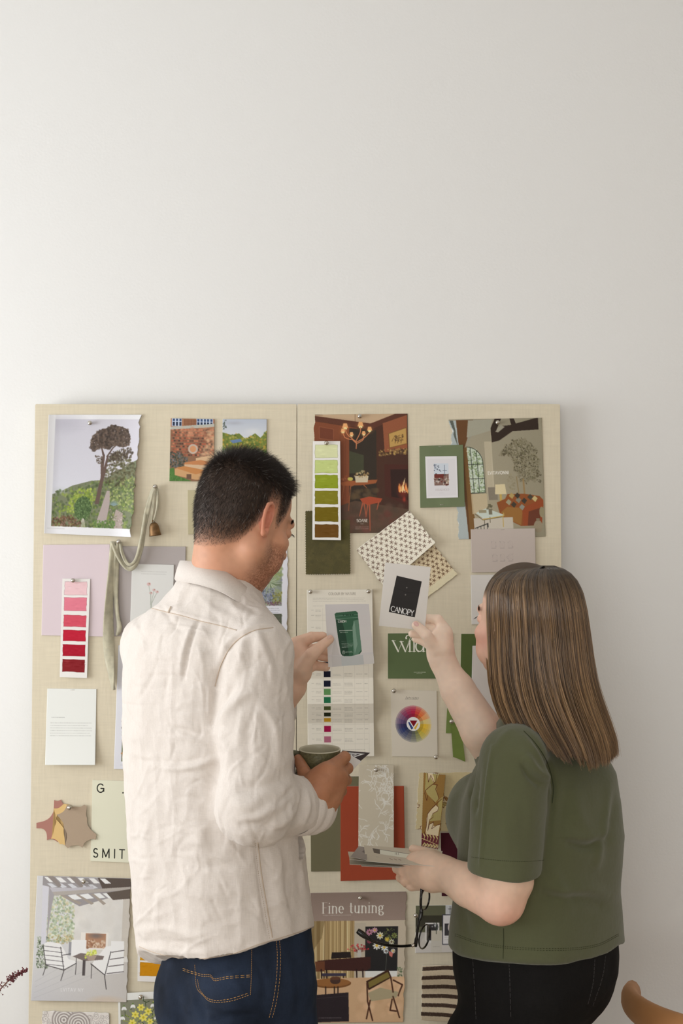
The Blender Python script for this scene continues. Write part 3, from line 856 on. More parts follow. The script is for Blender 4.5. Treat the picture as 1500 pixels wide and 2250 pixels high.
p.poly([(160, 2102), (178, 2094), (233, 2100), (230, 2108), (188, 2112)], (120, 108, 104)); p.rect(184, 2110, 190, 2144, (80, 74, 74))
p.poly([(190, 2099), (216, 2099), (210, 2110), (196, 2110)], (166, 148, 136))
p.dabs([(188, 2100), (192, 2088), (212, 2088), (217, 2099)], 40, 2, 3.5, [(206, 212, 96), (180, 194, 70), (222, 226, 130)]); p.ell(190, 2104, 2.6, 2.6, (196, 206, 90))
text(p, 136, 2180, 7, 'LVITAV NY', (228, 228, 230), .14, 1, 0, .3, al=.7)
p.ell(240, 2200, 50, 14, (196, 178, 158), .6, .6)
p.noise(2)
tag(sheet('magazine_page', [(82, 1924), (288, 1930), (277, 2202), (68, 2199)], p, lift=.002, white=(222, 222, 221), torn={'r': 1.4}, curl=lambda s, t: .006 * t ** 2 + .004 * (1 - t) ** 3), 'magazine page of a patio with pergola, white armchairs and fireplace', 'page')
pin(185, 1935, 'silver pushpin at the top of the patio page', .006)
# -- yellow strip
strip([(303, 2040), (365, 2042), (363, 2159), (302, 2156)], [(2048, 2068), (2075, 2111), (2116, 2146)], [(232, 176, 60), (226, 164, 40), (218, 150, 28)], 'watercolour swatch strip in amber yellow, below the shirt hem', WL, .003)
# -- flower card
p = Pic(259, 2178, 363, 2330, (244, 244, 240), S=3)
p.rect(264, 2194, 358, 2324, (142, 144, 122))
for k in range(26):
    x = 270 + rng.rand() * 84; y = 2200 + rng.rand() * 100; a = rng.rand() * 6.28
    p.line([(x, y), (x + 8 * math.cos(a), y + 8 * math.sin(a)), (x + 14 * math.cos(a + .7), y + 14 * math.sin(a + .7))], 1.6, (70, 88, 54))
for k in range(9):
    a = -2.9 + k * .33; x, y = 310, 2250
    for u in np.linspace(.3, 1, 7): p.ell(x + 40 * u * math.cos(a), y + 40 * u * math.sin(a), 2.2, 1.1, (168, 182, 70), 1, .2, a + .8)
for (x, y, r) in ((310, 2212, 9), (326, 2222, 9), (297, 2228, 9), (315, 2235, 10), (290, 2246, 9), (330, 2245, 8), (308, 2256, 9), (345, 2203, 9), (322, 2262, 8), (338, 2258, 7), (300, 2275, 9), (326, 2285, 9)):
    for k in range(6):
        a = k * 1.047 + x; p.ell(x + r * .55 * math.cos(a), y + r * .55 * math.sin(a), r * .5, r * .32, (242, 230, 112), 1, .25, a)
    p.ell(x, y, r * .28, r * .28, (206, 190, 40))
for (x, y) in ((272, 2212), (268, 2234), (292, 2208), (337, 2208), (345, 2236), (352, 2260), (275, 2258)):
    for k in (-1, 0, 1): p.ell(x + k * 3.2, y + abs(k), 2.3, 5, (246, 246, 244), 1, .25, -k * .4)
    p.ell(x, y - 5, 2, 2, (110, 140, 70))
p.rect(262, 2304, 360, 2326, (200, 90, 60), .6)
tag(sheet('flower_card', [(259, 2183), (361, 2178), (363, 2326), (262, 2330)], p, lift=.006, thick=.001, white=WL, step=1), 'white bordered card printed with yellow primroses and snowdrops', 'card')
pin(310, 2188, 'silver pushpin at the top of the primrose card', .008)
# -- block printed cloth with rolls
p = Pic(92, 2222, 241, 2360, (242, 236, 230), S=2)
for _ in range(300):
    x = 94 + rng.rand() * 146; y = 2224 + rng.rand() * 132; r = 2.5 + rng.rand() * 3
    p.ell(x, y, r + 1, r + 1, (176, 166, 162), .9, .2); p.ell(x, y, r, r, (244, 240, 234), 1, .2); p.ell(x, y, r * .4, r * .4, (190, 180, 174), .8, .3)
for cx, cy in ((140, 2240), (172, 2248)):
    for k in range(9, 0, -1):
        p.ell(cx, cy, k * 3.1, k * 3.1, (168, 158, 154) if k % 2 else (242, 238, 232), 1, .08)
tag(sheet('cloth_swatch', [(93, 2222), (240, 2226), (238, 2362), (92, 2360)], p, lift=.002, thick=.0012, white=WL, m=m_cloth_print, torn={'l': .8, 'r': .8, 't': .8}), 'cloth swatch block printed with grey rings on white, at bottom left', 'fabric swatch')
# ================================================================== papers on the right panel
# -- panelled dining room page
p = Pic(691, 909, 898, 1172, (84, 52, 32))
p.grad(691, 909, 898, 1172, (92, 50, 30), (66, 46, 34), (70, 42, 30))
p.poly([(691, 911), (850, 909), (815, 930), (691, 912)], (190, 160, 128)); p.poly([(700, 909), (895, 909), (818, 930), (800, 924)], (196, 166, 132))
p.poly([(691, 912), (815, 930), (870, 909), (895, 909), (895, 912), (818, 942), (691, 924)], (92, 52, 36))
p.poly([(691, 924), (785, 940), (768, 1128), (691, 1160)], (128, 70, 42)); p.poly([(702, 936), (733, 942), (733, 966), (702, 962)], (112, 58, 36))
p.line([(702, 936), (733, 942), (733, 966), (702, 962), (702, 936)], 1, (150, 90, 60))
for x in (748, 760): p.line([(x, 940), (x, 1100)], 1, (110, 60, 38))
p.poly([(768, 940), (828, 945), (828, 1100), (768, 1110)], (52, 42, 32)); p.poly([(768, 990), (800, 1000), (800, 1040), (768, 1040)], (74, 78, 52), .7)
p.poly([(842, 930), (896, 912), (896, 985), (846, 995)], (146, 84, 54)); p.poly([(855, 953), (894, 940), (895, 975), (857, 984)], (190, 150, 84)); p.line([(855, 953), (894, 940), (895, 975), (857, 984), (855, 953)], 1.4, (120, 84, 44))
p.dabs([(867, 958), (886, 955), (888, 966), (880, 970), (870, 970)], 40, 1, 2.6, [(86, 60, 34), (110, 80, 50)]); 
for x in (870, 876, 883): p.line([(x, 966), (x - 1, 974)], 1.2, (86, 60, 34))
p.line([(866, 962), (862, 970)], 1, (86, 60, 34))
p.dabs([(832, 990), (895, 984), (896, 998), (834, 1002)], 110, 1, 3, [(170, 136, 76), (130, 100, 60), (206, 170, 96), (90, 70, 44)])
p.poly([(845, 1020), (897, 1022), (897, 1112), (846, 1090)], (74, 36, 26)); p.poly([(858, 1032), (897, 1032), (897, 1100), (860, 1092)], (48, 26, 20))
p.ell(886, 1078, 16, 24, (170, 52, 30), .8, 1); 
for k in range(40): 
    x = 886 + rng.randn() * 5; y = 1078 - abs(rng.randn()) * 8
    p.line([(x, y + 6), (x + rng.randn(), y - 5)], [2, .6], [(250, 190, 110), (244, 130, 60), (255, 226, 170)][rng.randint(3)], .8)
p.ell(888, 1098, 5, 8, (190, 60, 40), .7, .8)
p.poly([(691, 1130), (780, 1100), (897, 1120), (897, 1172), (691, 1172)], (88, 66, 50)); p.dabs(R(760, 1110, 896, 1170), 100, 5, 14, [(100, 70, 56), (74, 60, 48), (112, 62, 52)], .3)
p.poly([(748, 1060), (770, 1056), (830, 1054), (826, 1062), (795, 1066), (752, 1067)], (156, 88, 50))
for q_ in ([(771, 1066), (766, 1122)], [(756, 1066), (752, 1096)], [(771, 1068), (788, 1062)], [(798, 1064), (806, 1072)]): p.line(q_, [2.4, 1.4], (150, 88, 54))
p.poly([(780, 1046), (810, 1046), (808, 1060), (782, 1060)], (206, 190, 160)); p.dabs([(778, 1046), (786, 1036), (802, 1034), (812, 1042), (808, 1050)], 40, 1.5, 3, [(214, 190, 140), (190, 160, 110), (140, 110, 70)]); p.ell(770, 1052, 6, 4, (196, 180, 90))
p.dabs(R(748, 1044, 764, 1056), 20, 1, 3, [(166, 96, 60), (140, 76, 50)])
p.dabs([(770, 1078), (830, 1074), (826, 1094), (770, 1096)], 40, 4, 8, [(96, 76, 50), (82, 62, 42)], .5)
p.poly([(791, 1096), (812, 1091), (840, 1096), (836, 1104), (808, 1110), (796, 1104)], (168, 74, 46))
for q_ in ([(812, 1110), (813, 1166)], [(797, 1106), (790, 1134)], [(800, 1106), (804, 1132)], [(832, 1104), (828, 1120)], [(808, 1110), (804, 1136)]): p.line(q_, [3, 1.6], (168, 88, 60))
for (x, y, r) in ((759, 935, 7), (754, 945, 5.5), (793, 932, 7), (813, 942, 6), (773, 953, 5), (800, 951, 5)):
    p.ell(x, y + 3, r * 2.1, r * 1.8, (220, 140, 70), .3, 1)
    p.poly([(x - r * .55, y - r * .8), (x + r * .55, y - r * .8), (x + r * .95, y + r * .6), (x - r * .95, y + r * .6)], (234, 170, 110)); p.ell(x, y + r * .8, r * .6, r * .4, (252, 226, 160))
for q_ in ([(783, 985), (782, 968), (760, 962), (754, 950)], [(782, 972), (800, 962), (813, 950)], [(782, 972), (775, 965), (773, 958)], [(783, 975), (798, 966), (800, 956)], [(783, 968), (792, 950), (793, 938)], [(783, 970), (765, 955), (759, 942)]): p.line([tuple(v) for v in spline(q_, 8)], 1.8, (206, 130, 86))
p.line([(781, 909), (781, 925)], 1, (120, 90, 60))
text(p, 784, 1147, 6, 'SOANE', (232, 224, 210), .15, .6, 0, .12)
p.tiny(792, 1151, 800, (220, 210, 196), 1, al=.7); p.tiny(781, 1158, 810, (220, 210, 196), 2, dy=4, al=.5, ragged=.02)
p.noise(2)
tag(sheet('magazine_page', [(691, 911), (895, 909), (898, 1170), (690, 1172)], p, lift=.001, white=(238, 230, 218), torn={'l': 1.5}, curl=lambda s, t: .003 * t), 'dark magazine page of a panelled dining room with chandelier and fire', 'page')
pin(790, 915, 'silver pushpin at the top of the dining room page', .002)
# -- olive velvet with pinked edges
p = Pic(671, 1121, 770, 1262, (74, 66, 22), S=2)
p.dabs(R(671, 1121, 770, 1262), 260, 4, 12, [(80, 72, 26), (66, 58, 18), (88, 78, 32), (70, 64, 24)], .25)
p.dabs(R(671, 1121, 770, 1262), 1200, .6, 1.4, [(92, 84, 36), (58, 52, 16), (76, 68, 26)], .4)
def pinked(s, t, n=26, m_=19):
    z = lambda u, k: np.abs(((u * k) % 1) - .5) * 2
    s2 = s + (.014 * z(t, n)) * np.clip(1 - s / .04, 0, 1) - (.014 * z(t, n)) * np.clip((s - .96) / .04, 0, 1)
    t2 = t + (.010 * z(s, m_)) * np.clip(1 - t / .03, 0, 1) - (.010 * z(s, m_)) * np.clip((t - .97) / .03, 0, 1)
    return s2, t2
m_velvet = mat('velvet', attr='Col', rough=1.0, spec=0.05, sheen=0.6)
tag(sheet('velvet_swatch', [(670, 1122), (769, 1120), (770, 1262), (671, 1263)], p, lift=.0022, thick=.0014, white=(232, 224, 208), m=m_velvet, step=1, edge=pinked, curl=lambda s, t: .003 * t), 'dark olive velvet swatch with pinked edges under the green strip', 'fabric swatch')
strip([(687, 969), (747, 969), (749, 1187), (686, 1186)], [(977, 1006), (1011, 1039), (1044, 1073), (1079, 1108), (1115, 1146), (1153, 1181)],
      [(226, 228, 178), (204, 216, 138), (150, 164, 48), (138, 132, 42), (122, 104, 30), (116, 80, 36)], 'watercolour swatch strip from pale lime to brown', (240, 234, 224), .0075, paper=(242, 238, 230), curl=lambda s, t: .003 * t)
pin(717, 974, 'silver pushpin at the top of the green swatch strip', .0085)
# -- star printed cloth, two pieces
def starcloth(x0, y0, x1, y1, bg, fg, band=None, S=3, sz=1.0):
    p = Pic(x0, y0, x1, y1, bg, S=S)
    n = 0
    for j in range(int((y1 - y0) / 9.5)):
        for i in range(int((x1 - x0) / 10.5) + 1):
            x = x0 + i * 13 + (j % 2) * 6.5 + rng.randn() * .7; y = y0 + 4 + j * 9.5 + rng.randn() * .7
            a = rng.rand() * 3.1
            for k in range(5):
                an = a + k * 1.257; L = (3.5 if k % 2 else 4.5) * sz
                p.line([(x, y), (x + L * math.cos(an), y + L * math.sin(an))], [2.1, 1.2], fg, .9)
                if k % 2: p.ell(x + L * math.cos(an), y + L * math.sin(an), 1.0, 1.0, fg)
    if band: band(p)
    return p
# the rear piece shows to the lower right
p = starcloth(0, 0, 112, 92, (222, 204, 168), (112, 84, 60), band=lambda p: (p.rect(0, 76, 112, 92, (226, 214, 178)), p.noise(2)))
q_ = [(866, 1262), (951, 1194), (1005, 1262), (926, 1324)]
tag(sheet('cloth_swatch', [(866, 1262), (951, 1194), (1005, 1262), (926, 1322)][0:1] + [(951, 1194), (1005, 1262), (926, 1322)], p, lift=.002, thick=.001, white=(236, 228, 212), m=m_cloth_print, step=2, torn={'r': .6, 'b': 1.0}), 'cream cloth swatch with brown star print and frayed plain edge, rear of two', 'fabric swatch')
p = starcloth(0, 0, 146, 100, (244, 234, 214), (130, 108, 92), band=lambda p: p.noise(2))
tag(sheet('cloth_swatch', [(782, 1208), (899, 1121), (956, 1193), (845, 1290)], p, lift=.006, thick=.001, white=(240, 234, 222), m=m_cloth_print, step=2, torn={'l': .8, 'r': .6, 't': .5}, curl=lambda s, t: .010 * t * s), 'white cloth swatch with taupe star print, front of the two', 'fabric swatch')
b = MB()
for k in range(26):                         # loose threads on the frayed side
    u = rng.rand(); x, y = 899 + (1003 - 899) * u, 1121 + (1262 - 1121) * u
    a = rng.rand() * 3 - .9; L = 6 + rng.rand() * 14
    pts = [BP(x + L * v * math.cos(a + v), y + L * v * math.sin(a + v) * .8, .003 + .003 * math.sin(3 * v)) for v in np.linspace(0, 1, 7)]
    b.tube(pts, .00022, seg=4)
o_ = b.build('frayed_thread', mat('thread', (236, 226, 204)), bpy.data.objects['cloth_swatch.001'] if 'cloth_swatch.001' in bpy.data.objects else None)
# -- interiors page with the tree and rust sofa
p = Pic(985, 919, 1200, 1186, (150, 142, 118))
p.grad(985, 919, 1200, 1186, (158, 150, 128), (178, 164, 134), (146, 138, 114))
p.poly([(985, 922), (1004, 922), (1008, 1186), (985, 1186)], (172, 180, 176)); p.poly([(987, 922), (994, 922), (1000, 980), (990, 950)], (90, 94, 84))
p.poly([(1000, 921), (1040, 921), (1014, 985), (1028, 1186), (1008, 1186)], (100, 66, 34)); p.poly([(1040, 921), (1060, 921), (1022, 972), (1018, 980)], (150, 146, 128))
p.poly([(1028, 922), (1085, 920), (1078, 946), (1022, 960)], (160, 156, 136))
p.poly([(1012, 985), (1020, 980), (1028, 1184), (1012, 1184)], (122, 88, 46))
p.poly([(1079, 940), (1090, 919), (1105, 919), (1090, 950), (1100, 936), (1126, 934), (1190, 918), (1191, 945), (1130, 948), (1098, 968), (1080, 972)], (48, 34, 24))
p.poly([(1124, 919), (1134, 919), (1140, 935), (1128, 936)], (48, 34, 24)); p.poly([(1090, 948), (1103, 933), (1112, 938), (1096, 950)], (156, 150, 130))
p.poly([(1078, 950), (1079, 1070), (1076, 1070)], (180, 170, 144)); p.rect(1062, 970, 1079, 1100, (192, 180, 152), .7)
win = [(1020, 980)] + [(1020 + 36 * math.sin(t_ * PI / 2 / 8), 1018 - 37 * math.cos(t_ * PI / 2 / 8)) for t_ in range(9)] + [(1057, 1083), (1022, 1084)]
p.poly(win, (196, 204, 186)); p.dabs(win, 340, 1, 3, [(126, 146, 96), (156, 172, 124), (96, 118, 74), (206, 212, 190)])
for q_ in ([(1020, 1020), (1056, 1020)], [(1021, 1052), (1057, 1052)], [(1028, 982), (1030, 1083)], [(1042, 990), (1043, 1083)], win[1:] ): p.line(q_, 1.4, (44, 50, 40))
TC = [(1094, 1004), (1106, 988), (1112, 976), (1122, 978), (1128, 966), (1138, 968), (1146, 962), (1156, 964), (1164, 972), (1172, 972), (1178, 984), (1186, 990), (1186, 1004), (1193, 1014), (1188, 1030), (1192, 1048), (1182, 1052), (1178, 1062), (1166, 1056), (1158, 1068), (1148, 1058), (1142, 1062), (1136, 1044), (1128, 1034), (1130, 1018), (1120, 1006), (1110, 998)]
p.dabs(TC, 500, 2, 4.5, [(122, 114, 88), (104, 98, 72)], .25); p.dabs(TC, 620, .9, 2.9, [(74, 66, 44), (98, 90, 60), (54, 48, 32), (126, 118, 86)], asp=.5)
p.dabs([(1094, 1000), (1110, 984), (1124, 988), (1104, 1006)], 40, 1, 2.4, [(74, 66, 44)], asp=.5); p.dabs([(1180, 1030), (1194, 1040), (1192, 1066), (1182, 1060)], 40, 1, 2.4, [(74, 66, 44)], asp=.5)
p.line([(1150, 1056), (1152, 1094)], 4, (150, 124, 82)); p.line([(1134, 1050), (1138, 1090)], 2.4, (140, 122, 86)); p.dabs([(1110, 1046), (1128, 1040), (1134, 1076), (1114, 1080)], 60, 1, 3, [(150, 140, 110), (130, 120, 90)], .4)
p.rect(1064, 1072, 1086, 1100, (132, 122, 104)); p.poly([(1082, 1066), (1105, 1065), (1108, 1088), (1080, 1088)], (214, 198, 156)); p.rect(1091, 1088, 1096, 1104, (190, 158, 82))
p.poly([(1083, 1106), (1104, 1098), (1110, 1088), (1150, 1088), (1188, 1094), (1197, 1104), (1196, 1130), (1186, 1160), (1140, 1160), (1090, 1136)], (140, 78, 36))
p.poly([(1108, 1116), (1146, 1120), (1140, 1158), (1100, 1140), (1092, 1128)], (150, 104, 50)); p.poly([(1144, 1120), (1196, 1100), (1192, 1156), (1146, 1160)], (146, 70, 34)); p.poly([(1160, 1128), (1190, 1120), (1186, 1158), (1156, 1160)], (86, 48, 34), .7)
for (x, y, c) in ((1112, 1106, (156, 150, 120)), (1124, 1112, (66, 58, 44)), (1136, 1102, (130, 128, 110)), (1120, 1092, (176, 150, 90)), (1150, 1104, (60, 54, 44)), (1165, 1096, (70, 64, 50)), (1176, 1100, (196, 176, 120)), (1144, 1118, (140, 140, 126)), (1134, 1092, (60, 52, 40))):
    p.poly([(x - 7, y), (x, y - 7), (x + 7, y - 1), (x + 1, y + 7)], c)
p.rect(1022, 1086, 1060, 1130, (196, 178, 142), .8); p.rect(1024, 1140, 1120, 1184, (196, 186, 168)); p.poly([(1030, 1128), (1056, 1118), (1100, 1134), (1094, 1140), (1046, 1140)], (196, 204, 190))
for q_ in ([(1028, 1130), (1046, 1144), (1096, 1138)], [(1050, 1142), (1050, 1156)], [(1064, 1138), (1064, 1150)]): p.line(q_, 1.6, (100, 90, 66))
for q_ in ([(1096, 1136), (1096, 1160)], [(1046, 1143), (1098, 1136), (1098, 1130)]): p.line(q_, 2, (190, 160, 84))
p.line([(1026, 1162), (1058, 1152), (1058, 1160)], 2, (40, 38, 36)); 
for k in range(4): p.line([(1032 + k * 8, 1160 - k * 2), (1032 + k * 8, 1168)], 1.3, (40, 38, 36))
p.dabs([(1058, 1120), (1062, 1108), (1072, 1110), (1070, 1122)], 26, 1, 2.4, [(106, 100, 74), (80, 74, 50)]); p.rect(1062, 1120, 1070, 1132, (120, 112, 90)); p.rect(1038, 1122, 1056, 1128, (150, 140, 110))
p.ell(1182, 1162, 11, 14, (150, 136, 110)); p.rect(1178, 1144, 1186, 1150, (130, 116, 90)); p.ell(1192, 1130, 6, 12, (146, 136, 104))
text(p, 1066, 1043, 6.6, 'EVITAVONNI', (238, 234, 222), .15, 1, 0, .16)
p.noise(2)
tag(sheet('magazine_page', [(987, 922), (1190, 918), (1198, 1179), (1010, 1185)], p, lift=.0012, white=(232, 226, 212), torn={'l': 2.0}), 'magazine page with indoor tree, arched window and rust sofa', 'page')
pin(1092, 929, 'silver pushpin on the beam in the indoor tree page', .002)
# -- green card with a smaller card on it
p = Pic(921, 977, 1022, 1116, (112, 122, 90)); p.dabs(R(921, 977, 1022, 1116), 30, 10, 24, [(104, 114, 84), (120, 130, 98)], .2)
tag(sheet('green_card', [(921, 980), (1017, 977), (1021, 1113), (923, 1116)], p, lift=.004, thick=.0018, white=(234, 228, 216), m=m_matt), 'sage green card carrying a small white picture card', 'card')
staple(968, 981, 'upper staple on the sage green card', lift=.0055); staple(971, 1109, 'lower staple on the sage green card', lift=.0055)
p = Pic(934, 1002, 1006, 1095, (226, 222, 222), S=3)
p.rect(938, 1008, 1002, 1090, (220, 216, 216)); p.rect(953, 1018, 986, 1067, (130, 100, 90)); p.rect(953, 1018, 986, 1042, (206, 212, 218))
p.dabs(R(953, 1042, 986, 1067), 60, 1, 3, [(110, 50, 40), (80, 36, 30), (206, 196, 186), (40, 36, 34), (170, 150, 130)]); p.rect(954, 1042, 974, 1050, (110, 44, 36)); p.dabs(R(953, 1020, 968, 1036), 18, 1, 2.4, [(70, 76, 90), (110, 116, 130)]); p.line([(977, 1022), (977, 1042)], 1.5, (120, 130, 146)); p.line([(973, 1034), (982, 1034)], 1, (110, 120, 136))
for k in range(4): p.line([(980, 1054 + k * 3), (986, 1053 + k * 3)], 1, (236, 220, 190))
text(p, 955, 1079, 4.4, 'HOUSEHOLD'.replace('K', ''), (190, 180, 178), .12, .6, 0, .08); p.tiny(964, 1084, 976, (200, 196, 196), 1, al=.6)
tag(sheet('picture_card', [(934, 1003), (1003, 1002), (1006, 1093), (937, 1095)], p, lift=.006, thick=.0012, white=(234, 228, 218), step=1), 'small white card with a tiny room picture, on the sage card', 'card')
# -- mauve card with faint line drawings
p = Pic(1034, 1161, 1177, 1258, (186, 172, 162), S=2)
for (x, y) in ((1084, 1196), (1103, 1196), (1121, 1196), (1086, 1225), (1103, 1225), (1121, 1225)):
    for k in range(4):
        a = rng.rand() * 3; p.line([tuple(v) for v in spline([(x - 6 * math.cos(a), y - 8 + k), (x + rng.randn() * 3, y + rng.randn() * 2), (x + 6 * math.sin(a), y + 7 - k)], 8)], .7, (150, 138, 130), .8)
    p.ell(x, y, 6, 9, (150, 138, 130), .25, .1); p.ell(x, y, 5.2, 8.2, (186, 172, 162), .9, .1)
    p.line([(x - 5, y + 8), (x + 5, y + 8)], .8, (150, 138, 130))
tag(sheet('mauve_card', [(1034, 1163), (1175, 1161), (1177, 1256), (1036, 1258)], p, lift=.004, thick=.0014, white=(228, 220, 208), m=m_matt), 'mauve card with six faint line drawings above the woman\'s hair', 'card')
staple(1103, 1164, 'small staple on the mauve card', lift=.0055)
plain([(1034, 1263), (1150, 1262), (1152, 1371), (1036, 1372)], (206, 200, 192), 'plain white card beside the woman\'s eyes, below the mauve card', 'card', (224, 216, 206), name='white_card')
# -- folded colour chart
p = Pic(672, 1294, 824, 1664, (232, 224, 206), S=2)
text(p, 722, 1306, 5.2, 'COLOUR BY NATURE', (150, 138, 122), .13, .5, 0, .12)
p.tiny(686, 1313, 808, (160, 150, 136), 3, dy=3.4, al=.8, h=.7, ragged=.05); p.tiny(686, 1330, 710, (160, 150, 136), 1)
rows = [(1340, None), (1352, None), (1378, None), (1400, None), (1425, None), (1451, None), (1481, (28, 26, 40)), (1502, (28, 28, 44)), (1520, (96, 140, 84)), (1538, (38, 108, 70)), (1556, (76, 84, 44)), (1570, (42, 46, 28)), (1582, (196, 146, 40)), (1602, (160, 20, 70)), (1625, (176, 104, 122))]
for y, c in rows:
    hh = 6.5 if y not in (1556, 1570, 1582) else 4.2
    if c: p.rect(710, y - hh, 725, y + hh, c)
    for xa, xb in ((682, 688), (692, 704)): p.tiny(xa, y - 1, xb, (120, 110, 98), 1 if xa == 682 else 2, dy=3, al=.6, h=.7)
    if rng.rand() < .7 or c: p.tiny(730, y, 750, (120, 110, 98), 2, dy=3, al=.5, h=.7)
    p.tiny(757, y - 1, 776, (110, 100, 90), 3 if c else 1, dy=3, al=.65, h=.7); p.tiny(784, y, 798, (110, 100, 90), 1, al=.6, h=.7); p.tiny(803, y, 810, (110, 100, 90), 1, al=.7, h=.8)
    p.line([(682, y + 10), (812, y + 10)], .5, (190, 180, 164), .7)
p.rect(710, 1454, 725, 1464, (58, 60, 64))
for x in (708, 728, 755, 780, 801, 812): p.line([(x, 1336), (x, 1655)], .4, (190, 180, 164), .6)
p.tiny(750, 1648, 810, (120, 110, 98), 2, dy=5, al=.5)
fy = np.array([1294, 1364, 1450, 1490, 1547, 1590, 1664.]); fl = np.array([.001, .016, .002, .020, .003, .016, .002]); fw = np.array([0, .012, .0, .014, -.004, .006, 0])
def zz(s, t):
    y = 1294 + 370 * t
    return np.interp(y, [1294, 1364, 1420, 1492, 1549, 1590, 1664], [.0, .014, .004, .018, .024, .004, .012]) 
tag(sheet('colour_chart', [(674, 1296), (818, 1295), (822, 1662), (676, 1663)], p, lift=.001, white=(240, 232, 218), curl=lambda s, t: np.interp(1294 + 370 * t, [1294, 1364, 1450, 1490, 1547, 1590, 1664], [0, .005, .020, .004, .022, .003, .012]), m=m_matt), 'folded printed colour chart with small painted squares in a column', 'chart')
pin(682, 1300, 'silver pushpin at the colour chart\'s left corner', .003); pin(809, 1299, 'silver pushpin at the colour chart\'s right corner', .003)
# -- WILDING card
p = Pic(851, 1392, 995, 1492, (92, 106, 70), S=3)
IV = (222, 218, 202)
WS = [([(862, 1408), (874, 1432)], [3.4, 3.2]), ([(874, 1432), (883, 1410)], [.9, .9]), ([(880, 1410), (890, 1432)], [3.4, 3.2]), ([(890, 1432), (900, 1404), (905, 1396)], [.8, 1, 1]),
      ([(859, 1408), (868, 1408)], .9), ([(877, 1410), (886, 1410)], .9)]
p.line([(900, 1409), (900, 1432)], 3.2, IV)
for q_, w_ in WS: p.line(q_, w_, IV)
p.line([tuple(v) for v in spline([(890, 1432), (898, 1415), (905, 1402), (902, 1397), (894, 1397), (891, 1402)], 26)], [1.0] * 12 + [1.6] * 8 + [2.4] * 6, IV); p.ell(892, 1403, 2, 2, IV)
p.line([(896.5, 1432), (904, 1432)], .9, IV)
p.line([tuple(v) for v in spline([(898, 1396), (905, 1399), (909, 1408), (909.5, 1432)], 16)], [1] * 5 + [3.2] * 11, IV); p.line([(906, 1432), (913, 1432)], .9, IV)
p.line([(v[0], v[1]) for v in arc(922, 1421, 7.6, 11, 0, 360, 32)], 1.6, IV); p.line([(v[0], v[1]) for v in arc(921, 1421, 7.6, 11, 100, 260, 18)], 3.2, IV)
p.line([(930.5, 1400), (930.5, 1432)], 3.2, IV); p.line([(927, 1432), (934, 1432)], .9, IV); p.line([(938.5, 1409), (938.5, 1432)], 3, IV); p.line([(947, 1409), (947, 1432)], 3, IV); p.line([(955, 1412), (955, 1432)], 3, IV); p.line([(947, 1412), (951, 1409), (955, 1413)], 1.4, IV); p.ell(938.5, 1403, 1.8, 1.8, IV)
p.tiny(909, 1478, 935, (206, 206, 186), 1, al=.9, h=1, ragged=.01); p.tiny(915, 1481, 927, (206, 206, 186), 1, al=.7, ragged=.01)
tag(sheet('green_card', [(852, 1392), (993, 1391), (994, 1491), (852, 1491)], p, lift=.001, thick=.0016, white=(226, 218, 202), m=m_matt, step=1), 'mid green card with tall flowing white lettering, behind the woman\'s hand', 'card')
# -- colour wheel
p = Pic(858, 1516, 962, 1663, (206, 196, 176), S=3)
CWH = [(176, 40, 70), (200, 70, 60), (214, 110, 62), (222, 150, 90), (214, 190, 120), (220, 180, 60), (206, 170, 60), (190, 170, 70), (140, 140, 90), (110, 112, 100), (96, 96, 104), (76, 80, 104), (52, 60, 100), (60, 56, 90), (96, 76, 108), (120, 84, 110), (136, 60, 90), (160, 50, 80)]
cx, cy = 908, 1590.5
for k in range(18):
    a0 = math.radians(-90 + k * 20 - 10)
    for r1, mixw in ((41, .55), (38, .3), (34, .12), (29, .0), (23, -.15)):
        c = np.array(CWH[k], float); c = c * (1 - mixw) + np.array((206, 196, 176)) * mixw if mixw >= 0 else c * (1 + mixw)
        p.poly([(cx, cy)] + [(cx + r1 * math.cos(a0 + u * .35), cy + r1 * math.sin(a0 + u * .35)) for u in (0, .5, 1)], c, .95)
p.ell(cx, cy, 15.5, 15.5, (226, 222, 210))
p.poly([(900, 1583), (917, 1583), (908.5, 1597)], (120, 24, 36)); p.poly([(896, 1587), (900, 1587), (908, 1600), (903, 1603), (898, 1592)], (56, 70, 120)); p.poly([(917, 1589), (920, 1589), (913, 1603), (909, 1600)], (214, 170, 60))
for k in range(9): p.line([(892 + k * 3.4, 1534 + rng.rand() * 2), (893.5 + k * 3.4, 1530 + rng.rand() * 2)], .9, (90, 80, 70), .8)
p.tiny(890, 1536, 924, (110, 100, 88), 1, al=.6)
tag(sheet('colour_wheel_card', [(858, 1516), (959, 1518), (961, 1663), (861, 1662)], p, lift=.001, thick=.0008, white=(224, 214, 196), m=m_matt, step=1), 'cream card printed with a round colour wheel', 'card')
pin(865, 1517, 'silver pushpin at the colour wheel card\'s upper left corner', .002); pin(957, 1662, 'silver pushpin at the colour wheel card\'s lower right corner', .002)
# -- dark green card and white card behind the woman's chin
plain([(1013, 1393), (1120, 1393), (1118, 1560), (1010, 1558)], (80, 92, 50), 'dark green card behind the woman\'s cheek', 'card', (216, 208, 192), name='green_card')
plain([(1038, 1419), (1140, 1419), (1138, 1578), (1034, 1576)], (196, 188, 180), 'plain pale card below the woman\'s chin, on the dark green card', 'card', (216, 208, 194), lift=.004, name='white_card')
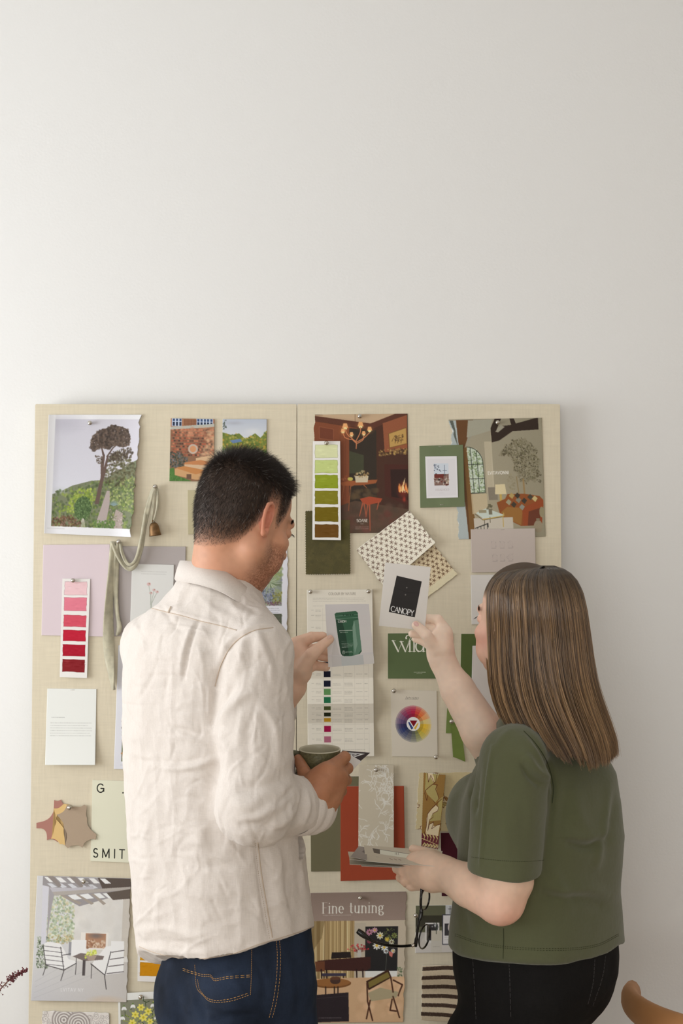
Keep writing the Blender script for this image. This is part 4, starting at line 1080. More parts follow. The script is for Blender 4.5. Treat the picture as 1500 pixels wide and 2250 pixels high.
# -- green painted paper scraps
def scrap(pts, col, lift, lab):
    b = bmesh.new()
    v0 = [b.verts.new(BP(x, y, lift + .0006)) for x, y in pts]; v1 = [b.verts.new(BP(x, y, lift)) for x, y in pts]
    b.faces.new(v0[::-1]); b.faces.new(v1)
    for i in range(len(pts)): b.faces.new((v0[i], v0[(i + 1) % len(pts)], v1[(i + 1) % len(pts)], v1[i]))
    bmesh.ops.recalc_face_normals(b, faces=b.faces[:])
    me = bpy.data.meshes.new('s'); b.to_mesh(me); b.free()
    return tag(link('painted_paper', me, mat('green_paint_%d' % col[1], col, rough=.7, noise=(30, .85, 1.15)), smooth=False), lab, 'painted paper')
scrap([(982, 1556), (1012, 1556), (1016, 1612), (979, 1611)], (122, 142, 76), .001, 'upper green painted paper scrap beside the woman\'s forearm')
scrap([(990, 1590), (1010, 1590), (1017, 1632), (1022, 1674), (1008, 1668), (995, 1663)], (116, 134, 66), .002, 'lower green painted paper scrap with a torn end')
pin(991, 1584, 'silver pushpin in the green paper scraps', .003)
# -- large paint cards and wallpaper strip
plain([(681, 1706), (800, 1706), (800, 1914), (683, 1915)], (104, 98, 74), 'olive paint card with white label, left of the red one', 'paint card', WB, lab=(684, 1891, 721, 1913), lift=.001)
plain([(748, 1728), (887, 1727), (890, 1932), (748, 1936)], (146, 66, 44), 'brick red paint card with white label', 'paint card', WB, lab=(749, 1914, 786, 1935), lift=.004)
p = Pic(787, 1680, 866, 1866, (188, 176, 152), S=3)
def twig(x, y, a, L, d):
    pts = [(x, y)]
    for k in range(5):
        a += rng.randn() * .22; x += L / 5 * math.cos(a); y += L / 5 * math.sin(a); pts.append((x, y))
        if d and rng.rand() < .75: twig(x, y, a + (.8 if rng.rand() < .5 else -.8), L * .5, d - 1)
    p.line([tuple(v) for v in spline(pts, 12)], 1.2, (212, 206, 192), .85)
for k in range(20): twig(787 + rng.rand() * 79, 1682 + k * 9.4, -1.57 + rng.randn() * 1.2, 40, 2)
tag(sheet('wallpaper_strip', [(788, 1681), (865, 1681), (865, 1866), (787, 1866)], p, lift=.008, thick=.0006, white=(222, 212, 194), m=m_matt, step=2, curl=lambda s, t: .005 * t), 'beige wallpaper strip with white coral twigs, over the red card', 'wallpaper sample')
pin(826, 1690, 'silver pushpin at the top of the coral wallpaper strip', .009)
# -- leafy printed linen, back and front piece
BR, OC, CRM, OL = (96, 52, 36), (150, 116, 66), (214, 196, 160), (170, 154, 98)
def leafy(p, x0, x1, y0, y1):
    for k in range(16):
        x, y = x0 + rng.rand() * (x1 - x0), y0 + (k + rng.rand()) * (y1 - y0) / 16
        c = [OL, CRM, OC, OL][k % 4]; a = rng.rand() * 6.28; L = 26 + rng.rand() * 16; up, dn = [], []
        for u in np.linspace(0, 1, 9):
            w_ = 9 * math.sin(PI * u) ** .7 * (1 if int(u * 8) % 2 else .45)
            bx, by = x + L * u * math.cos(a + u * .7), y + L * u * math.sin(a + u * .7)
            nx_, ny_ = -math.sin(a + u * .7), math.cos(a + u * .7)
            up.append((bx + nx_ * w_, by + ny_ * w_)); dn.append((bx - nx_ * w_, by - ny_ * w_))
        pts = up + dn[::-1]
        p.poly(pts, c); p.line(pts + [pts[0]], 1.0, BR); p.line([tuple((np.array(i_) + np.array(j_)) / 2) for i_, j_ in zip(up, dn)], .8, BR)
p = Pic(914, 1697, 1060, 1832, (196, 180, 140), S=3); leafy(p, 914, 1060, 1700, 1830); p.noise(2)
tag(sheet('leafy_cloth', [(920, 1698), (1060, 1697), (1058, 1832), (913, 1822)], p, lift=.001, thick=.001, white=WB, m=m_cloth_print, step=2, torn={'l': 1.0, 't': .6}), 'rear leafy printed linen swatch with ochre and olive leaves', 'fabric swatch')
p = Pic(924, 1697, 978, 1866, (146, 112, 62), S=3)
p.poly([(930, 1697), (962, 1697), (956, 1716), (949, 1721), (944, 1742), (929, 1738)], OL); p.line([(957, 1699), (955, 1716), (949, 1721), (943, 1726), (930, 1738), (929, 1745), (935, 1760), (938, 1744), (944, 1750), (958, 1764)], 1.4, BR)
p.poly([(934, 1697), (946, 1697), (950, 1706), (952, 1719), (947, 1714), (942, 1706), (937, 1718)], CRM); p.line([(934, 1697), (937, 1718), (942, 1702), (948, 1712), (952, 1719)], 1.2, BR)
p.poly([(950, 1722), (956, 1722), (960, 1740), (966, 1752), (958, 1762), (936, 1746), (931, 1738)], OL); p.line([(950, 1722), (960, 1722), (956, 1732), (962, 1742), (967, 1754)], 1.3, BR)
p.poly([(966, 1756), (977, 1746), (977, 1800), (944, 1806), (952, 1790), (950, 1780), (966, 1772)], OL)
p.poly([(960, 1768), (966, 1770), (968, 1778), (952, 1790), (945, 1804), (943, 1830), (936, 1834), (937, 1800), (941, 1786)], CRM); p.line([(974, 1752), (950, 1776), (939, 1790), (937, 1820), (932, 1836)], 1.5, BR); p.line([(960, 1767), (968, 1772), (966, 1780), (953, 1788), (955, 1796), (945, 1803), (942, 1826)], 1.2, BR)
p.poly([(942, 1830), (946, 1812), (957, 1807), (958, 1816), (976, 1810), (974, 1836), (936, 1836)], CRM); p.line([(942, 1828), (946, 1813), (958, 1806), (953, 1822), (968, 1812), (976, 1809)], 1.2, BR)
p.rect(924, 1836, 978, 1866, (104, 50, 56))
for k in range(5):
    x = 930 + k * 9.6
    p.line([tuple(v) for v in spline([(x, 1837), (x + 4, 1842), (x + 1, 1850)], 8)], [3.4] * 4 + [1.4] * 4, (196, 178, 120)); p.line([(x - 1, 1863), (x + 4, 1857)], 3.2, (196, 178, 120)); p.line([(x + 5, 1864), (x + 8, 1858)], 2.4, (206, 190, 150))
p.line([(924, 1847), (976, 1856)], 1.3, (206, 184, 130))
tag(sheet('leafy_cloth', [(930, 1697), (979, 1702), (962, 1867), (925, 1860)], p, lift=.008, thick=.001, white=WB, m=m_cloth_print, step=1, edge=lambda s, t: pinked(s, t, 44, 12), curl=lambda s, t: .006 * np.sin(t * 3)), 'narrow leafy linen strip with plum border, front of the two', 'fabric swatch')
plain([(968, 1830), (1100, 1828), (1100, 1968), (970, 1969)], (66, 26, 34), 'dark burgundy card behind the woman\'s waist', 'paint card', WB)
# -- Fine tuning page
p = Pic(680, 1960, 894, 2247, (206, 196, 178), S=2)
p.rect(680, 1960, 894, 2023, (136, 118, 106)); p.grad(680, 1960, 894, 2022, (130, 112, 100), (148, 128, 116))
text(p, 706, 2005.5, 23, 'Fine tuning', (226, 216, 202), .11, .22, .13, .07)
p.tiny(708, 2010, 770, (206, 196, 184), 1, al=.8, ragged=.01)
p.rect(684, 2023, 894, 2180, (188, 174, 152)); p.rect(680, 2023, 778, 2150, (170, 144, 100))
for k in range(32):
    x = 682 + k * 3.05 + rng.rand(); p.line([(x, 2023), (x + rng.randn(), 2150)], 1.4, [(206, 184, 136), (130, 104, 66), (226, 206, 164), (156, 130, 86)][rng.randint(4)])
p.poly([(682, 2023), (712, 2023), (705, 2060), (684, 2090)], (104, 84, 50), .5); p.rect(779, 2028, 804, 2100, (180, 168, 148))
p.rect(803, 2036, 876, 2134, (36, 34, 34))
for (x, y, r, c) in ((812, 2048, 8, (190, 130, 150)), (824, 2044, 7, (206, 156, 168)), (836, 2056, 9, (222, 214, 180)), (852, 2064, 6, (206, 186, 80)), (868, 2056, 7, (120, 130, 70)), (829, 2078, 10, (226, 222, 206)), (846, 2082, 9, (206, 206, 196)), (862, 2070, 7, (200, 196, 170)), (812, 2068, 6, (150, 70, 90)), (806, 2056, 6, (190, 136, 150)), (866, 2090, 6, (214, 206, 190)), (850, 2090, 7, (200, 204, 204))):
    for k in range(8): p.ell(x + r * .6 * math.cos(k * .785), y + r * .6 * math.sin(k * .785), r * .42, r * .22, np.array(c) + rng.randn() * 10, 1, .3, k * .785)
    p.ell(x, y, r * .3, r * .3, (214, 176, 60) if c[0] > 200 else (90, 60, 40))
p.dabs(R(840, 2040, 874, 2070), 30, 1, 3, [(96, 104, 60), (130, 130, 70)]); p.line([(852, 2092), (850, 2134)], 1, (90, 90, 80)); p.poly([(856, 2090), (866, 2094), (864, 2104), (858, 2100)], (190, 110, 100))
for k in range(26):
    a = -2.8 + rng.rand() * 2.5; L = 8 + rng.rand() * 20; x, y = 790 + L * math.cos(a), 2092 + L * .7 * math.sin(a)
    p.line([(790, 2094), (x, y)], .7, (110, 60, 50)); p.ell(x, y, 2.2, 1.6, [(190, 60, 60), (150, 40, 50), (206, 96, 90)][rng.randint(3)])
p.rect(786, 2088, 794, 2102, (186, 180, 170)); 
DKB = (44, 26, 24)
p.poly([(728, 2092), (770, 2091), (772, 2104), (726, 2106)], (38, 30, 28)); p.poly([(696, 2110), (720, 2108), (816, 2102), (816, 2128), (800, 2134), (700, 2130)], (62, 34, 30)); p.poly([(690, 2112), (712, 2111), (712, 2134), (692, 2134)], (104, 62, 40))
for x in (704, 716, 784, 798): p.line([(x, 2130), (x + 2, 2174)], [3.6, 1.8], DKB)
p.rect(706, 2138, 760, 2144, (60, 54, 70)); 
for x in (710, 754): p.line([(x, 2144), (x, 2164)], 2, DKB)
p.rect(804, 2134, 876, 2148, (222, 216, 206)); p.poly([(684, 2150), (894, 2146), (894, 2247), (684, 2247)], (200, 164, 126)); p.dabs(R(790, 2160, 890, 2240), 50, 6, 18, [(222, 184, 146), (190, 150, 112), (212, 176, 140)], .35)
p.ell(728, 2160, 44, 11, (120, 78, 42)); p.ell(728, 2158, 42, 9, (146, 98, 54)); p.ell(736, 2154, 12, 8, (70, 50, 42)); p.ell(736, 2149, 12, 4, (96, 62, 44))
for x in (714, 734, 742): p.line([(x, 2168), (x, 2186)], 3, (50, 34, 28))
p.dabs(R(876, 2124, 890, 2146), 30, 1, 3, [(70, 90, 60), (100, 116, 80)])
p.poly([(806, 2156), (856, 2130), (864, 2148), (812, 2176)], (60, 36, 24)); p.poly([(811, 2158), (855, 2136), (860, 2147), (813, 2171)], (122, 106, 54))
p.poly([(810, 2182), (838, 2170), (880, 2180), (876, 2192), (818, 2200)], (166, 152, 120))
for q_ in ([(808, 2160), (810, 2200), (822, 2242)], [(862, 2148), (868, 2180)], [(868, 2154), (888, 2164), (880, 2188)], [(816, 2198), (808, 2238)], [(868, 2190), (884, 2236)], [(866, 2196), (862, 2220), (876, 2222)]): p.line(q_, 3.4, (78, 46, 32))
p.poly([(684, 2186), (766, 2180), (768, 2244), (684, 2246)], (42, 34, 38)); p.line([(686, 2194), (766, 2188)], .8, (66, 56, 60)); p.tiny(698, 2236, 750, (190, 180, 180), 1, al=.7, ragged=.01)
p.noise(2)
tag(sheet('magazine_page', [(682, 1962), (893, 1959), (886, 2246), (683, 2247)], p, lift=.001, white=WB, torn={'r': 1.6}, curl=lambda s, t: .003 * np.sin(t * 3)), 'magazine page with large white headline above a room with grand piano', 'page')
pin(791, 1971, 'silver pushpin above the headline of the grand piano page', .002)
# -- card with phone and small pictures
p = Pic(912, 1990, 1050, 2094, (196, 190, 182), S=2)
p.rect(912, 1990, 1050, 2048, (92, 92, 70)); p.rect(912, 2012, 978, 2036, (58, 56, 44)); p.rect(978, 1990, 1050, 2012, (190, 190, 190)); p.line([(988, 1992), (988, 2008)], 1.2, (60, 60, 60)); p.line([(984, 1998), (994, 1998)], 1.2, (60, 60, 60))
p.rect(934, 2028, 964, 2072, (216, 212, 206)); p.rect(937, 2031, 961, 2066, (50, 48, 48)); p.dabs(R(946, 2028, 962, 2060), 30, 1, 3, [(150, 150, 150), (90, 90, 90), (206, 206, 206)]); p.rect(947, 2045, 970, 2092, (190, 182, 166))
p.line([(958, 2024), (958, 2052)], 1.4, (50, 60, 44)); p.rect(912, 2068, 1050, 2094, (190, 184, 176), .5)
p.rect(971, 2010, 1000, 2076, (64, 66, 76)); p.rect(973, 2012, 999, 2074, (212, 208, 206)); p.rect(976, 2030, 998, 2056, (60, 58, 60)); p.ell(988, 2038, 5, 9, (206, 196, 190)); p.tiny(976, 2060, 998, (130, 130, 130), 2, dy=5)
p.tiny(951, 2080, 966, (120, 110, 100), 1)
tag(sheet('picture_card', [(913, 1990), (1050, 1989), (1050, 2092), (912, 2094)], p, lift=.001, thick=.0012, white=WB), 'picture card showing a phone and cards, at the woman\'s waist', 'card')
pin(913, 2009, 'silver pushpin beside the folded spectacles', .002)
# -- striped cloth
p = Pic(924, 2120, 1040, 2250, (188, 172, 146), S=2)
for k in range(7):
    y = 2124 + k * 21.5
    p.poly([(924, y), (975, y - 3), (1040, y + 1), (1040, y + 9), (975, y + 6), (924, y + 9)], (66, 52, 44))
for k in range(500):
    x = 924 + rng.rand() * 116; y = 2120 + rng.rand() * 130; p.line([(x, y), (x, y + 2.4)], .6, (150, 134, 112), .35)
tag(sheet('striped_cloth', [(928, 2122), (1040, 2120), (1042, 2252), (925, 2240)], p, lift=.002, thick=.0014, white=WB, m=m_cloth_print, torn={'l': 1.4, 'b': 1.2}, curl=lambda s, t: .004 * np.sin(t * 9) + .004), 'cream handwoven cloth with dark brown stripes beside the black jeans', 'fabric swatch')
# ================================================================== velvet ribbon with brass bell
def ribbon(pts, wid, th, n, seg=14, twist=None):
    """a soft folded ribbon: lens section swept along pts"""
    c = spline(pts, n); w = spline([(q,) for q in wid], n)[:, 0]
    vs = []
    side0 = None
    for i in range(n):
        t = c[min(i + 1, n - 1)] - c[max(i - 1, 0)]; t /= np.linalg.norm(t) + 1e-9
        sd = np.cross(t, (0, 1.0, 0)); sd /= np.linalg.norm(sd) + 1e-9
        a = (twist(i / (n - 1)) if twist else 0)
        up = np.cross(sd, t)
        s2 = sd * math.cos(a) + up * math.sin(a); u2 = np.cross(s2, t)
        for k in range(seg):
            an = 2 * PI * k / seg
            fold = 1 + .35 * math.cos(3 * an + i * .11)
            vs.append(c[i] + s2 * math.cos(an) * w[i] / 2 + u2 * math.sin(an) * th * fold)
    f = [(i * seg + k, i * seg + (k + 1) % seg, (i + 1) * seg + (k + 1) % seg, (i + 1) * seg + k) for i in range(n - 1) for k in range(seg)]
    f.append(tuple(range(seg))[::-1]); f.append(tuple((n - 1) * seg + k for k in range(seg)))
    return vs, f
m_ribbon = mat('ribbon_velvet', (186, 180, 156), rough=.9, sheen=.5, noise=(60, .8, 1.15), bump=(120, .0006))
rb = empty('hanging_ribbon', BP(262, 1188, .0), 'grey green velvet ribbon looped over two pins', 'ribbon')
b = MB()
b.add(*ribbon([BP(*q) for q in ((248, 1190, .006), (246, 1240, .012), (241, 1300, .012), (238, 1370, .012), (240, 1440, .012), (246, 1490, .012), (250, 1516, .010))], [.012, .017, .022, .024, .024, .019, .004], .0035, 70, twist=lambda u: .9 * math.sin(5 * u)))
b.build('long_tail', m_ribbon, rb)
b = MB()
b.add(*ribbon([BP(*q) for q in ((262, 1190, .008), (256, 1230, .009), (254, 1290, .008), (257, 1345, .008), (262, 1380, .008), (257, 1396, .006))], [.013, .013, .013, .012, .013, .006], .003, 50, twist=lambda u: .7 * math.sin(6 * u + 1)))
b.build('short_tail', m_ribbon, rb)
b = MB()
b.add(*ribbon([BP(*q) for q in ((247, 1192, .010), (256, 1216, .014), (270, 1240, .016), (286, 1250, .018), (300, 1236, .018), (310, 1205, .016), (316, 1160, .016), (324, 1120, .014), (334, 1085, .012), (342, 1068, .008))], [.008, .010, .011, .011, .011, .011, .012, .012, .011, .005], .004, 90, twist=lambda u: 1.0 * math.sin(8 * u)))
b.add(*ribbon([BP(*q) for q in ((264, 1192, .008), (268, 1215, .020), (280, 1238, .023), (292, 1238, .023), (302, 1220, .022), (311, 1180, .02), (320, 1130, .018))], [.006, .007, .008, .008, .008, .008, .006], .003, 60, twist=lambda u: .8 * math.sin(7 * u + 1)))
b.build('loop', m_ribbon, rb)
b = MB()
b.add(*ribbon([BP(*q) for q in ((343, 1068, .012), (338, 1090, .014), (336, 1115, .014), (333, 1140, .014), (334, 1148, .014), (340, 1138, .016), (345, 1115, .014), (346, 1090, .012), (344, 1068, .010))], [.005, .006, .006, .005, .005, .005, .006, .006, .005], .0025, 60))
b.build('hanging_end', m_ribbon, rb)
m_brass = mat('aged_brass', (132, 102, 70), rough=.5, metal=.75, noise=(90, .6, 1.25))
bell = empty('brass_bell', BP(340, 1177, .014), 'small aged brass bell hanging from the ribbon', 'bell')
b = MB(); T_ = BP(337, 1148, .016); B_ = BP(341, 1177, .016); ax = B_ - T_; L_ = np.linalg.norm(ax)
A_ = basis_to(ax)
pr = [(0.0005, 0), (.005, .0005), (.0085, .004), (.0105, .009), (.0115, .016), (.0122, .023), (.0134, L_ * .96), (.0136, L_), (.0126, L_), (.0115, L_ * .93), (.0095, .010), (.001, .004)]
b.lathe(pr, T_, 28, A_); b.build('bell_body', m_brass, bell)
b = MB(); b.tube([T_ + A_ @ np.array([.005 * math.cos(a), 0, -.005 * math.sin(a) - .0005]) for a in np.linspace(0, PI, 9)], .0011); b.build('hanging_ring', m_brass, bell)
b = MB(); b.tube([T_ + A_ @ np.array([0, 0, .008]), T_ + A_ @ np.array([0.001, 0, L_ * .92])], .0009); b.lathe([(1e-5, -.003), (.0025, -.0015), (.003, 0), (.0025, .0015), (1e-5, .003)], T_ + A_ @ np.array([.001, 0, L_ * .93]), 12, A_); b.build('clapper', m_brass, bell)
pin(342, 1069, 'silver pushpin holding the ribbon above the bell', .010, r=.003); pin(262, 1190, 'silver pushpin holding the ribbon above the pink card', .010, r=.003)

# ================================================================== dried branch in a floor vase, bottom left
vs_ = empty('dried_branch', (-1.05, -.36, .62), 'thin dried branch with dark red buds reaching in from the left', 'branch')
base = np.array([-1.06, -.34, .42]); tip = P(60, 2131, 2.30)
mid = P(2, 2172, 2.30)
c = spline([base, base * .4 + mid * .6 + [0, 0, -.05], mid, P(30, 2147, 2.3), tip], 40)
b = MB(); b.tube(list(c), list(np.linspace(.0022, .0004, 40)), seg=6); b.build('stem', mat('twig', (120, 84, 70)), vs_)
b = MB()
for k in range(150):
    u = .45 + .55 * rng.rand() ** .8; p0 = c[int(u * 39)]; o_ = rng.randn(3) * (.0055 * (1.15 - u) + .0015)
    r = .0007 + rng.rand() * .0011; ax = basis_to(rng.randn(3))
    b.tube([p0, p0 + o_ * .8], .0003, seg=4)
    b.lathe([(1e-5, -r * 1.6), (r, -r * .5), (r, r * .5), (1e-5, r * 1.6)], p0 + o_, 6, ax)
b.build('buds', mat('dried_bud', (110, 58, 62), rough=.8), vs_)['kind'] = 'stuff'
b = MB()
b.lathe([(1e-5, 0), (.07, 0), (.085, .02), (.10, .12), (.095, .25), (.05, .36), (.036, .42), (.042, .45), (.037, .45), (.031, .42), (.045, .35), (.088, .24), (.09, .12), (.07, .03), (1e-5, .02)], (-1.06, -.34, 0), 40)
tag(b.build('floor_vase', mat('stoneware', (206, 198, 184), rough=.7)), 'pale stoneware floor vase holding the dried branch', 'vase')
# ================================================================== wooden chair back, bottom right corner
ch = empty('wooden_chair', (.86, -.62, 0), 'round backed oak chair in the bottom right corner', 'chair')
m_oak = mat('oak', (190, 136, 88), rough=.5, weave=(40, .8, 1.15, .0001))
cc = np.array([.86, -.40]); Rr = .235; zt = P(1480, 2228, 2.05)[2]
b = MB()
pts = []
for k in range(33):
    a = math.radians(-205 + k * (230 / 32)); 
    pts.append(np.array([.80 + Rr * math.cos(a), -.40 + Rr * math.sin(a), zt - .02 - .05 * (abs(k - 16) / 16) ** 2 ]))
b.tube(pts, .018, seg=14, flat=1.5); b.build('backrest', m_oak, ch)
b = MB(); b.lathe([(1e-5, .43), (.20, .43), (.215, .445), (.21, .462), (.15, .458), (1e-5, .452)], (.80, -.40, 0), 40); b.build('seat', m_oak, ch)
for sx, sy in ((-1, -1), (1, -1), (-1, 1), (1, 1)):
    b = MB(); b.tube([(.80 + sx * .14, -.40 + sy * .14, .44), (.80 + sx * .19, -.40 + sy * .19, .001)], [.017, .012], seg=12); b.build('leg', m_oak, ch)
for k in (4, 12, 20, 28):
    q0 = pts[k]; b = MB(); b.tube([np.array([.80 + (q0[0] - .80) * .8, -.40 + (q0[1] + .40) * .8, .45]), q0], .009, seg=10); b.build('spindle', m_oak, ch)
# ================================================================== sculpting kit: distance fields, meshed and then creased
def vlen(v): return np.sqrt((v * v).sum(-1))
def cone(p, a, b, ra, rb):
    a = np.asarray(a, np.float32); b = np.asarray(b, np.float32)
    ab = b - a
    t = np.clip(((p - a) @ ab) / (ab @ ab + 1e-12), 0, 1)
    return vlen(p - a - t[:, None] * ab) - (ra + (rb - ra) * t)
def ell(p, c, r, M=None):
    q = p - np.asarray(c, np.float32)
    if M is not None: q = q @ np.asarray(M, np.float32)
    r = np.asarray(r, np.float32)
    k0 = vlen(q / r); k1 = vlen(q / (r * r)) + 1e-9
    return k0 * (k0 - 1) / k1
def smin(a, b, k):
    h = np.clip(0.5 + 0.5 * (b - a) / k, 0, 1)
    return b + (a - b) * h - k * h * (1 - h)
def smax(a, b, k): return -smin(-a, -b, k)
def chain(p, pts, k=0.004):
    """pts: list of (point, radius)"""
    d = None
    for (a, ra), (b, rb) in zip(pts[:-1], pts[1:]):
        e = cone(p, a, b, ra, rb)
        d = e if d is None else np.minimum(d, e) if k == 0 else smin(d, e, k * .5)
    return d
def loft(p, tab, th, ex=2.0, cxy=None):
    """tab rows: z, cx, cy, A, B ; th: direction (radians) of the A axis"""
    T = np.array(tab, float); T = T[np.argsort(T[:, 0])]
    z = p[:, 2]
    cx, cy, A, B = (np.interp(z, T[:, 0], T[:, i]) for i in (1, 2, 3, 4))
    dx, dy = p[:, 0] - cx, p[:, 1] - cy
    u = dx * math.cos(th) + dy * math.sin(th); v = -dx * math.sin(th) + dy * math.cos(th)
    k0 = (np.abs(u / A) ** ex + np.abs(v / B) ** ex) ** (1 / ex)
    k1 = np.sqrt((u / A ** 2) ** 2 + (v / B ** 2) ** 2) + 1e-6
    d = k0 * (k0 - 1) / k1
    return smax(d, np.maximum(z - T[-1, 0], T[0, 0] - z), .01).astype(np.float32)

def mesh_sdf(fn, lo, hi, h, slack=2.0):
    lo = np.array(lo, float); hi = np.array(hi, float)
    Bk = 8
    nb = np.ceil((hi - lo) / (h * Bk)).astype(int)
    n = nb * Bk
    ax = [lo[i] + (np.arange(nb[i]) + .5) * Bk * h for i in range(3)]
    G = np.stack(np.meshgrid(*ax, indexing='ij'), -1).reshape(-1, 3).astype(np.float32)
    dc = fn(G)
    arr = np.repeat(np.repeat(np.repeat(np.sign(dc).reshape(nb) * 3 * h, Bk, 0), Bk, 1), Bk, 2).astype(np.float32)
    act = np.where(np.abs(dc) < Bk * h * .87 * slack)[0]
    o = (np.arange(Bk) * h)
    off = np.stack(np.meshgrid(o, o, o, indexing='ij'), -1).reshape(-1, 3)
    for s in range(0, len(act), 1500):
        ids = act[s:s + 1500]
        bi = np.stack(np.unravel_index(ids, nb), -1)
        base = lo + bi * Bk * h
        d = fn((base[:, None, :] + off[None]).reshape(-1, 3).astype(np.float32)).reshape(len(ids), Bk, Bk, Bk)
        for k in range(len(ids)):
            i, j, l = bi[k] * Bk
            arr[i:i + Bk, j:j + Bk, l:l + Bk] = d[k]
    arr = np.clip(arr, -3 * h, 3 * h)
    arr[0] = arr[-1] = 3 * h; arr[:, 0] = arr[:, -1] = 3 * h; arr[:, :, 0] = arr[:, :, -1] = 3 * h
    g = openvdb.FloatGrid(3 * h)
    g.copyFromArray(arr)
    P_, T_, Q_ = g.convertToPolygons(isovalue=0.0, adaptivity=0.0)
    V = P_ * h + lo
    Q_ = Q_.astype(np.int64)
    # outward orientation
    a, b, c = V[Q_[:, 0]], V[Q_[:, 1]], V[Q_[:, 2]]
    if len(Q_) and (np.cross(b - a, c - a) * a).sum() < 0: Q_ = Q_[:, ::-1]
    if len(T_): T_ = T_.astype(np.int64)
    return V, Q_
def vnormals(V, Q):
    N = np.zeros_like(V)
    fn_ = np.cross(V[Q[:, 2]] - V[Q[:, 0]], V[Q[:, 3]] - V[Q[:, 1]])
    for k in range(4): 
        for i in range(3): N[:, i] += np.bincount(Q[:, k], fn_[:, i], len(V))
    return N / (vlen(N)[:, None] + 1e-12)
def relax(V, Q, it=2):
    for _ in range(it):
        S = np.zeros_like(V); C = np.zeros(len(V))
        for k in range(4):
            for j in (1, 3):
                idx = Q[:, (k + j) % 4]
                for i in range(3): S[:, i] += np.bincount(Q[:, k], V[idx, i], len(V))
                C += np.bincount(Q[:, k], minlength=len(V))
        V = V * .4 + S / C[:, None] * .6
    return V
def topx(V):
    d = V[:, 1] - CY
    return 750 + V[:, 0] / d * FPX, 1125 - (V[:, 2] - CZ) / d * FPX, d
def seg_dist(px, py, line):
    """distance and side of points to a polyline"""
    best = np.full(px.shape, 1e9); side = np.zeros(px.shape); tt = np.zeros(px.shape)
    L = spline(line, max(8, len(line) * 6))
    for i in range(len(L) - 1):
        a, b = L[i], L[i + 1]; d = b - a; l2 = d @ d + 1e-9
        t = np.clip(((px - a[0]) * d[0] + (py - a[1]) * d[1]) / l2, 0, 1)
        e = np.hypot(px - a[0] - t * d[0], py - a[1] - t * d[1])
        m = e < best
        best = np.where(m, e, best); tt = np.where(m, (i + t) / (len(L) - 1), tt)
        side = np.where(m, np.sign(d[0] * (py - a[1]) - d[1] * (px - a[0])), side)
    return best, side, tt
def crease(V, N, folds, dmax=None):
    """folds: (line in photo pixels, height mm, half width px[, 's' for a step]); only on the side turned to the room"""
    px, py, d = topx(V)
    D = np.zeros(len(V))
    face = np.clip(-(N[:, 1]) * 2 + .2, 0, 1)
    for f in folds:
        line, amp, w = f[:3]
        xs = [q[0] for q in line]; ys = [q[1] for q in line]
        m = (px > min(xs) - 3 * w) & (px < max(xs) + 3 * w) & (py > min(ys) - 3 * w) & (py < max(ys) + 3 * w)
        if dmax is not None: m &= d < dmax
        if not m.any(): continue
        e, sd, t = seg_dist(px[m], py[m], line)
        env = np.sin(PI * np.clip(t, 0.02, .98)) ** .5
        if len(f) > 3: v = amp * np.exp(-(e / w) ** 2) * np.where(sd > 0, 1, np.exp(-(e / (w * .22)) ** 2)) 
        else: v = amp * np.exp(-(e / w) ** 2)
        D[m] += v * env * .001
    return V + N * (D * face)[:, None]
def bvh_of(o):
    me = o.data
    n = len(me.vertices); v = np.empty(n * 3, np.float32); me.vertices.foreach_get('co', v); v = v.reshape(-1, 3)
    w = np.array(o.matrix_basis) if o.parent is None else np.array(o.parent.matrix_basis @ o.matrix_basis)
    v = v @ w[:3, :3].T + w[:3, 3]
    return BVHTree.FromPolygons([tuple(q) for q in v.tolist()], [tuple(p.vertices) for p in me.polygons])
CAMV = Vector((0, CY, CZ))
def on_surface(tree, line, n=40, off=.0004, smooth=True):
    """points of the cloth seen at the photo pixels of line"""
    L = spline(line, n) if smooth and len(line) > 2 else spline(line, n)
    out = []
    for q in L:
        dr = Vector(tuple(P(q[0], q[1], 1.0) - np.array(CAMV))).normalized()
        hit, nor, i, dist = tree.ray_cast(CAMV, dr)
        if hit is not None and nor is not None:
            if nor.dot(dr) > 0: nor = -nor
            out.append(np.array(hit + nor * off))
    return out
def seam(name, tree, line, r, m, parent, n=40, off=.0003, dash=None):
    """a stitched seam laid on the cloth; dash=(on, off) in samples"""
    pts = on_surface(tree, line, n, off)
    if len(pts) < 3: return None
    b = MB()
    if dash:
        for i in range(0, len(pts) - dash[0], sum(dash)): b.tube(pts[i:i + dash[0] + 1], r, seg=5)
    else: b.tube(pts, r, seg=6)
    return b.build(name, m, parent)

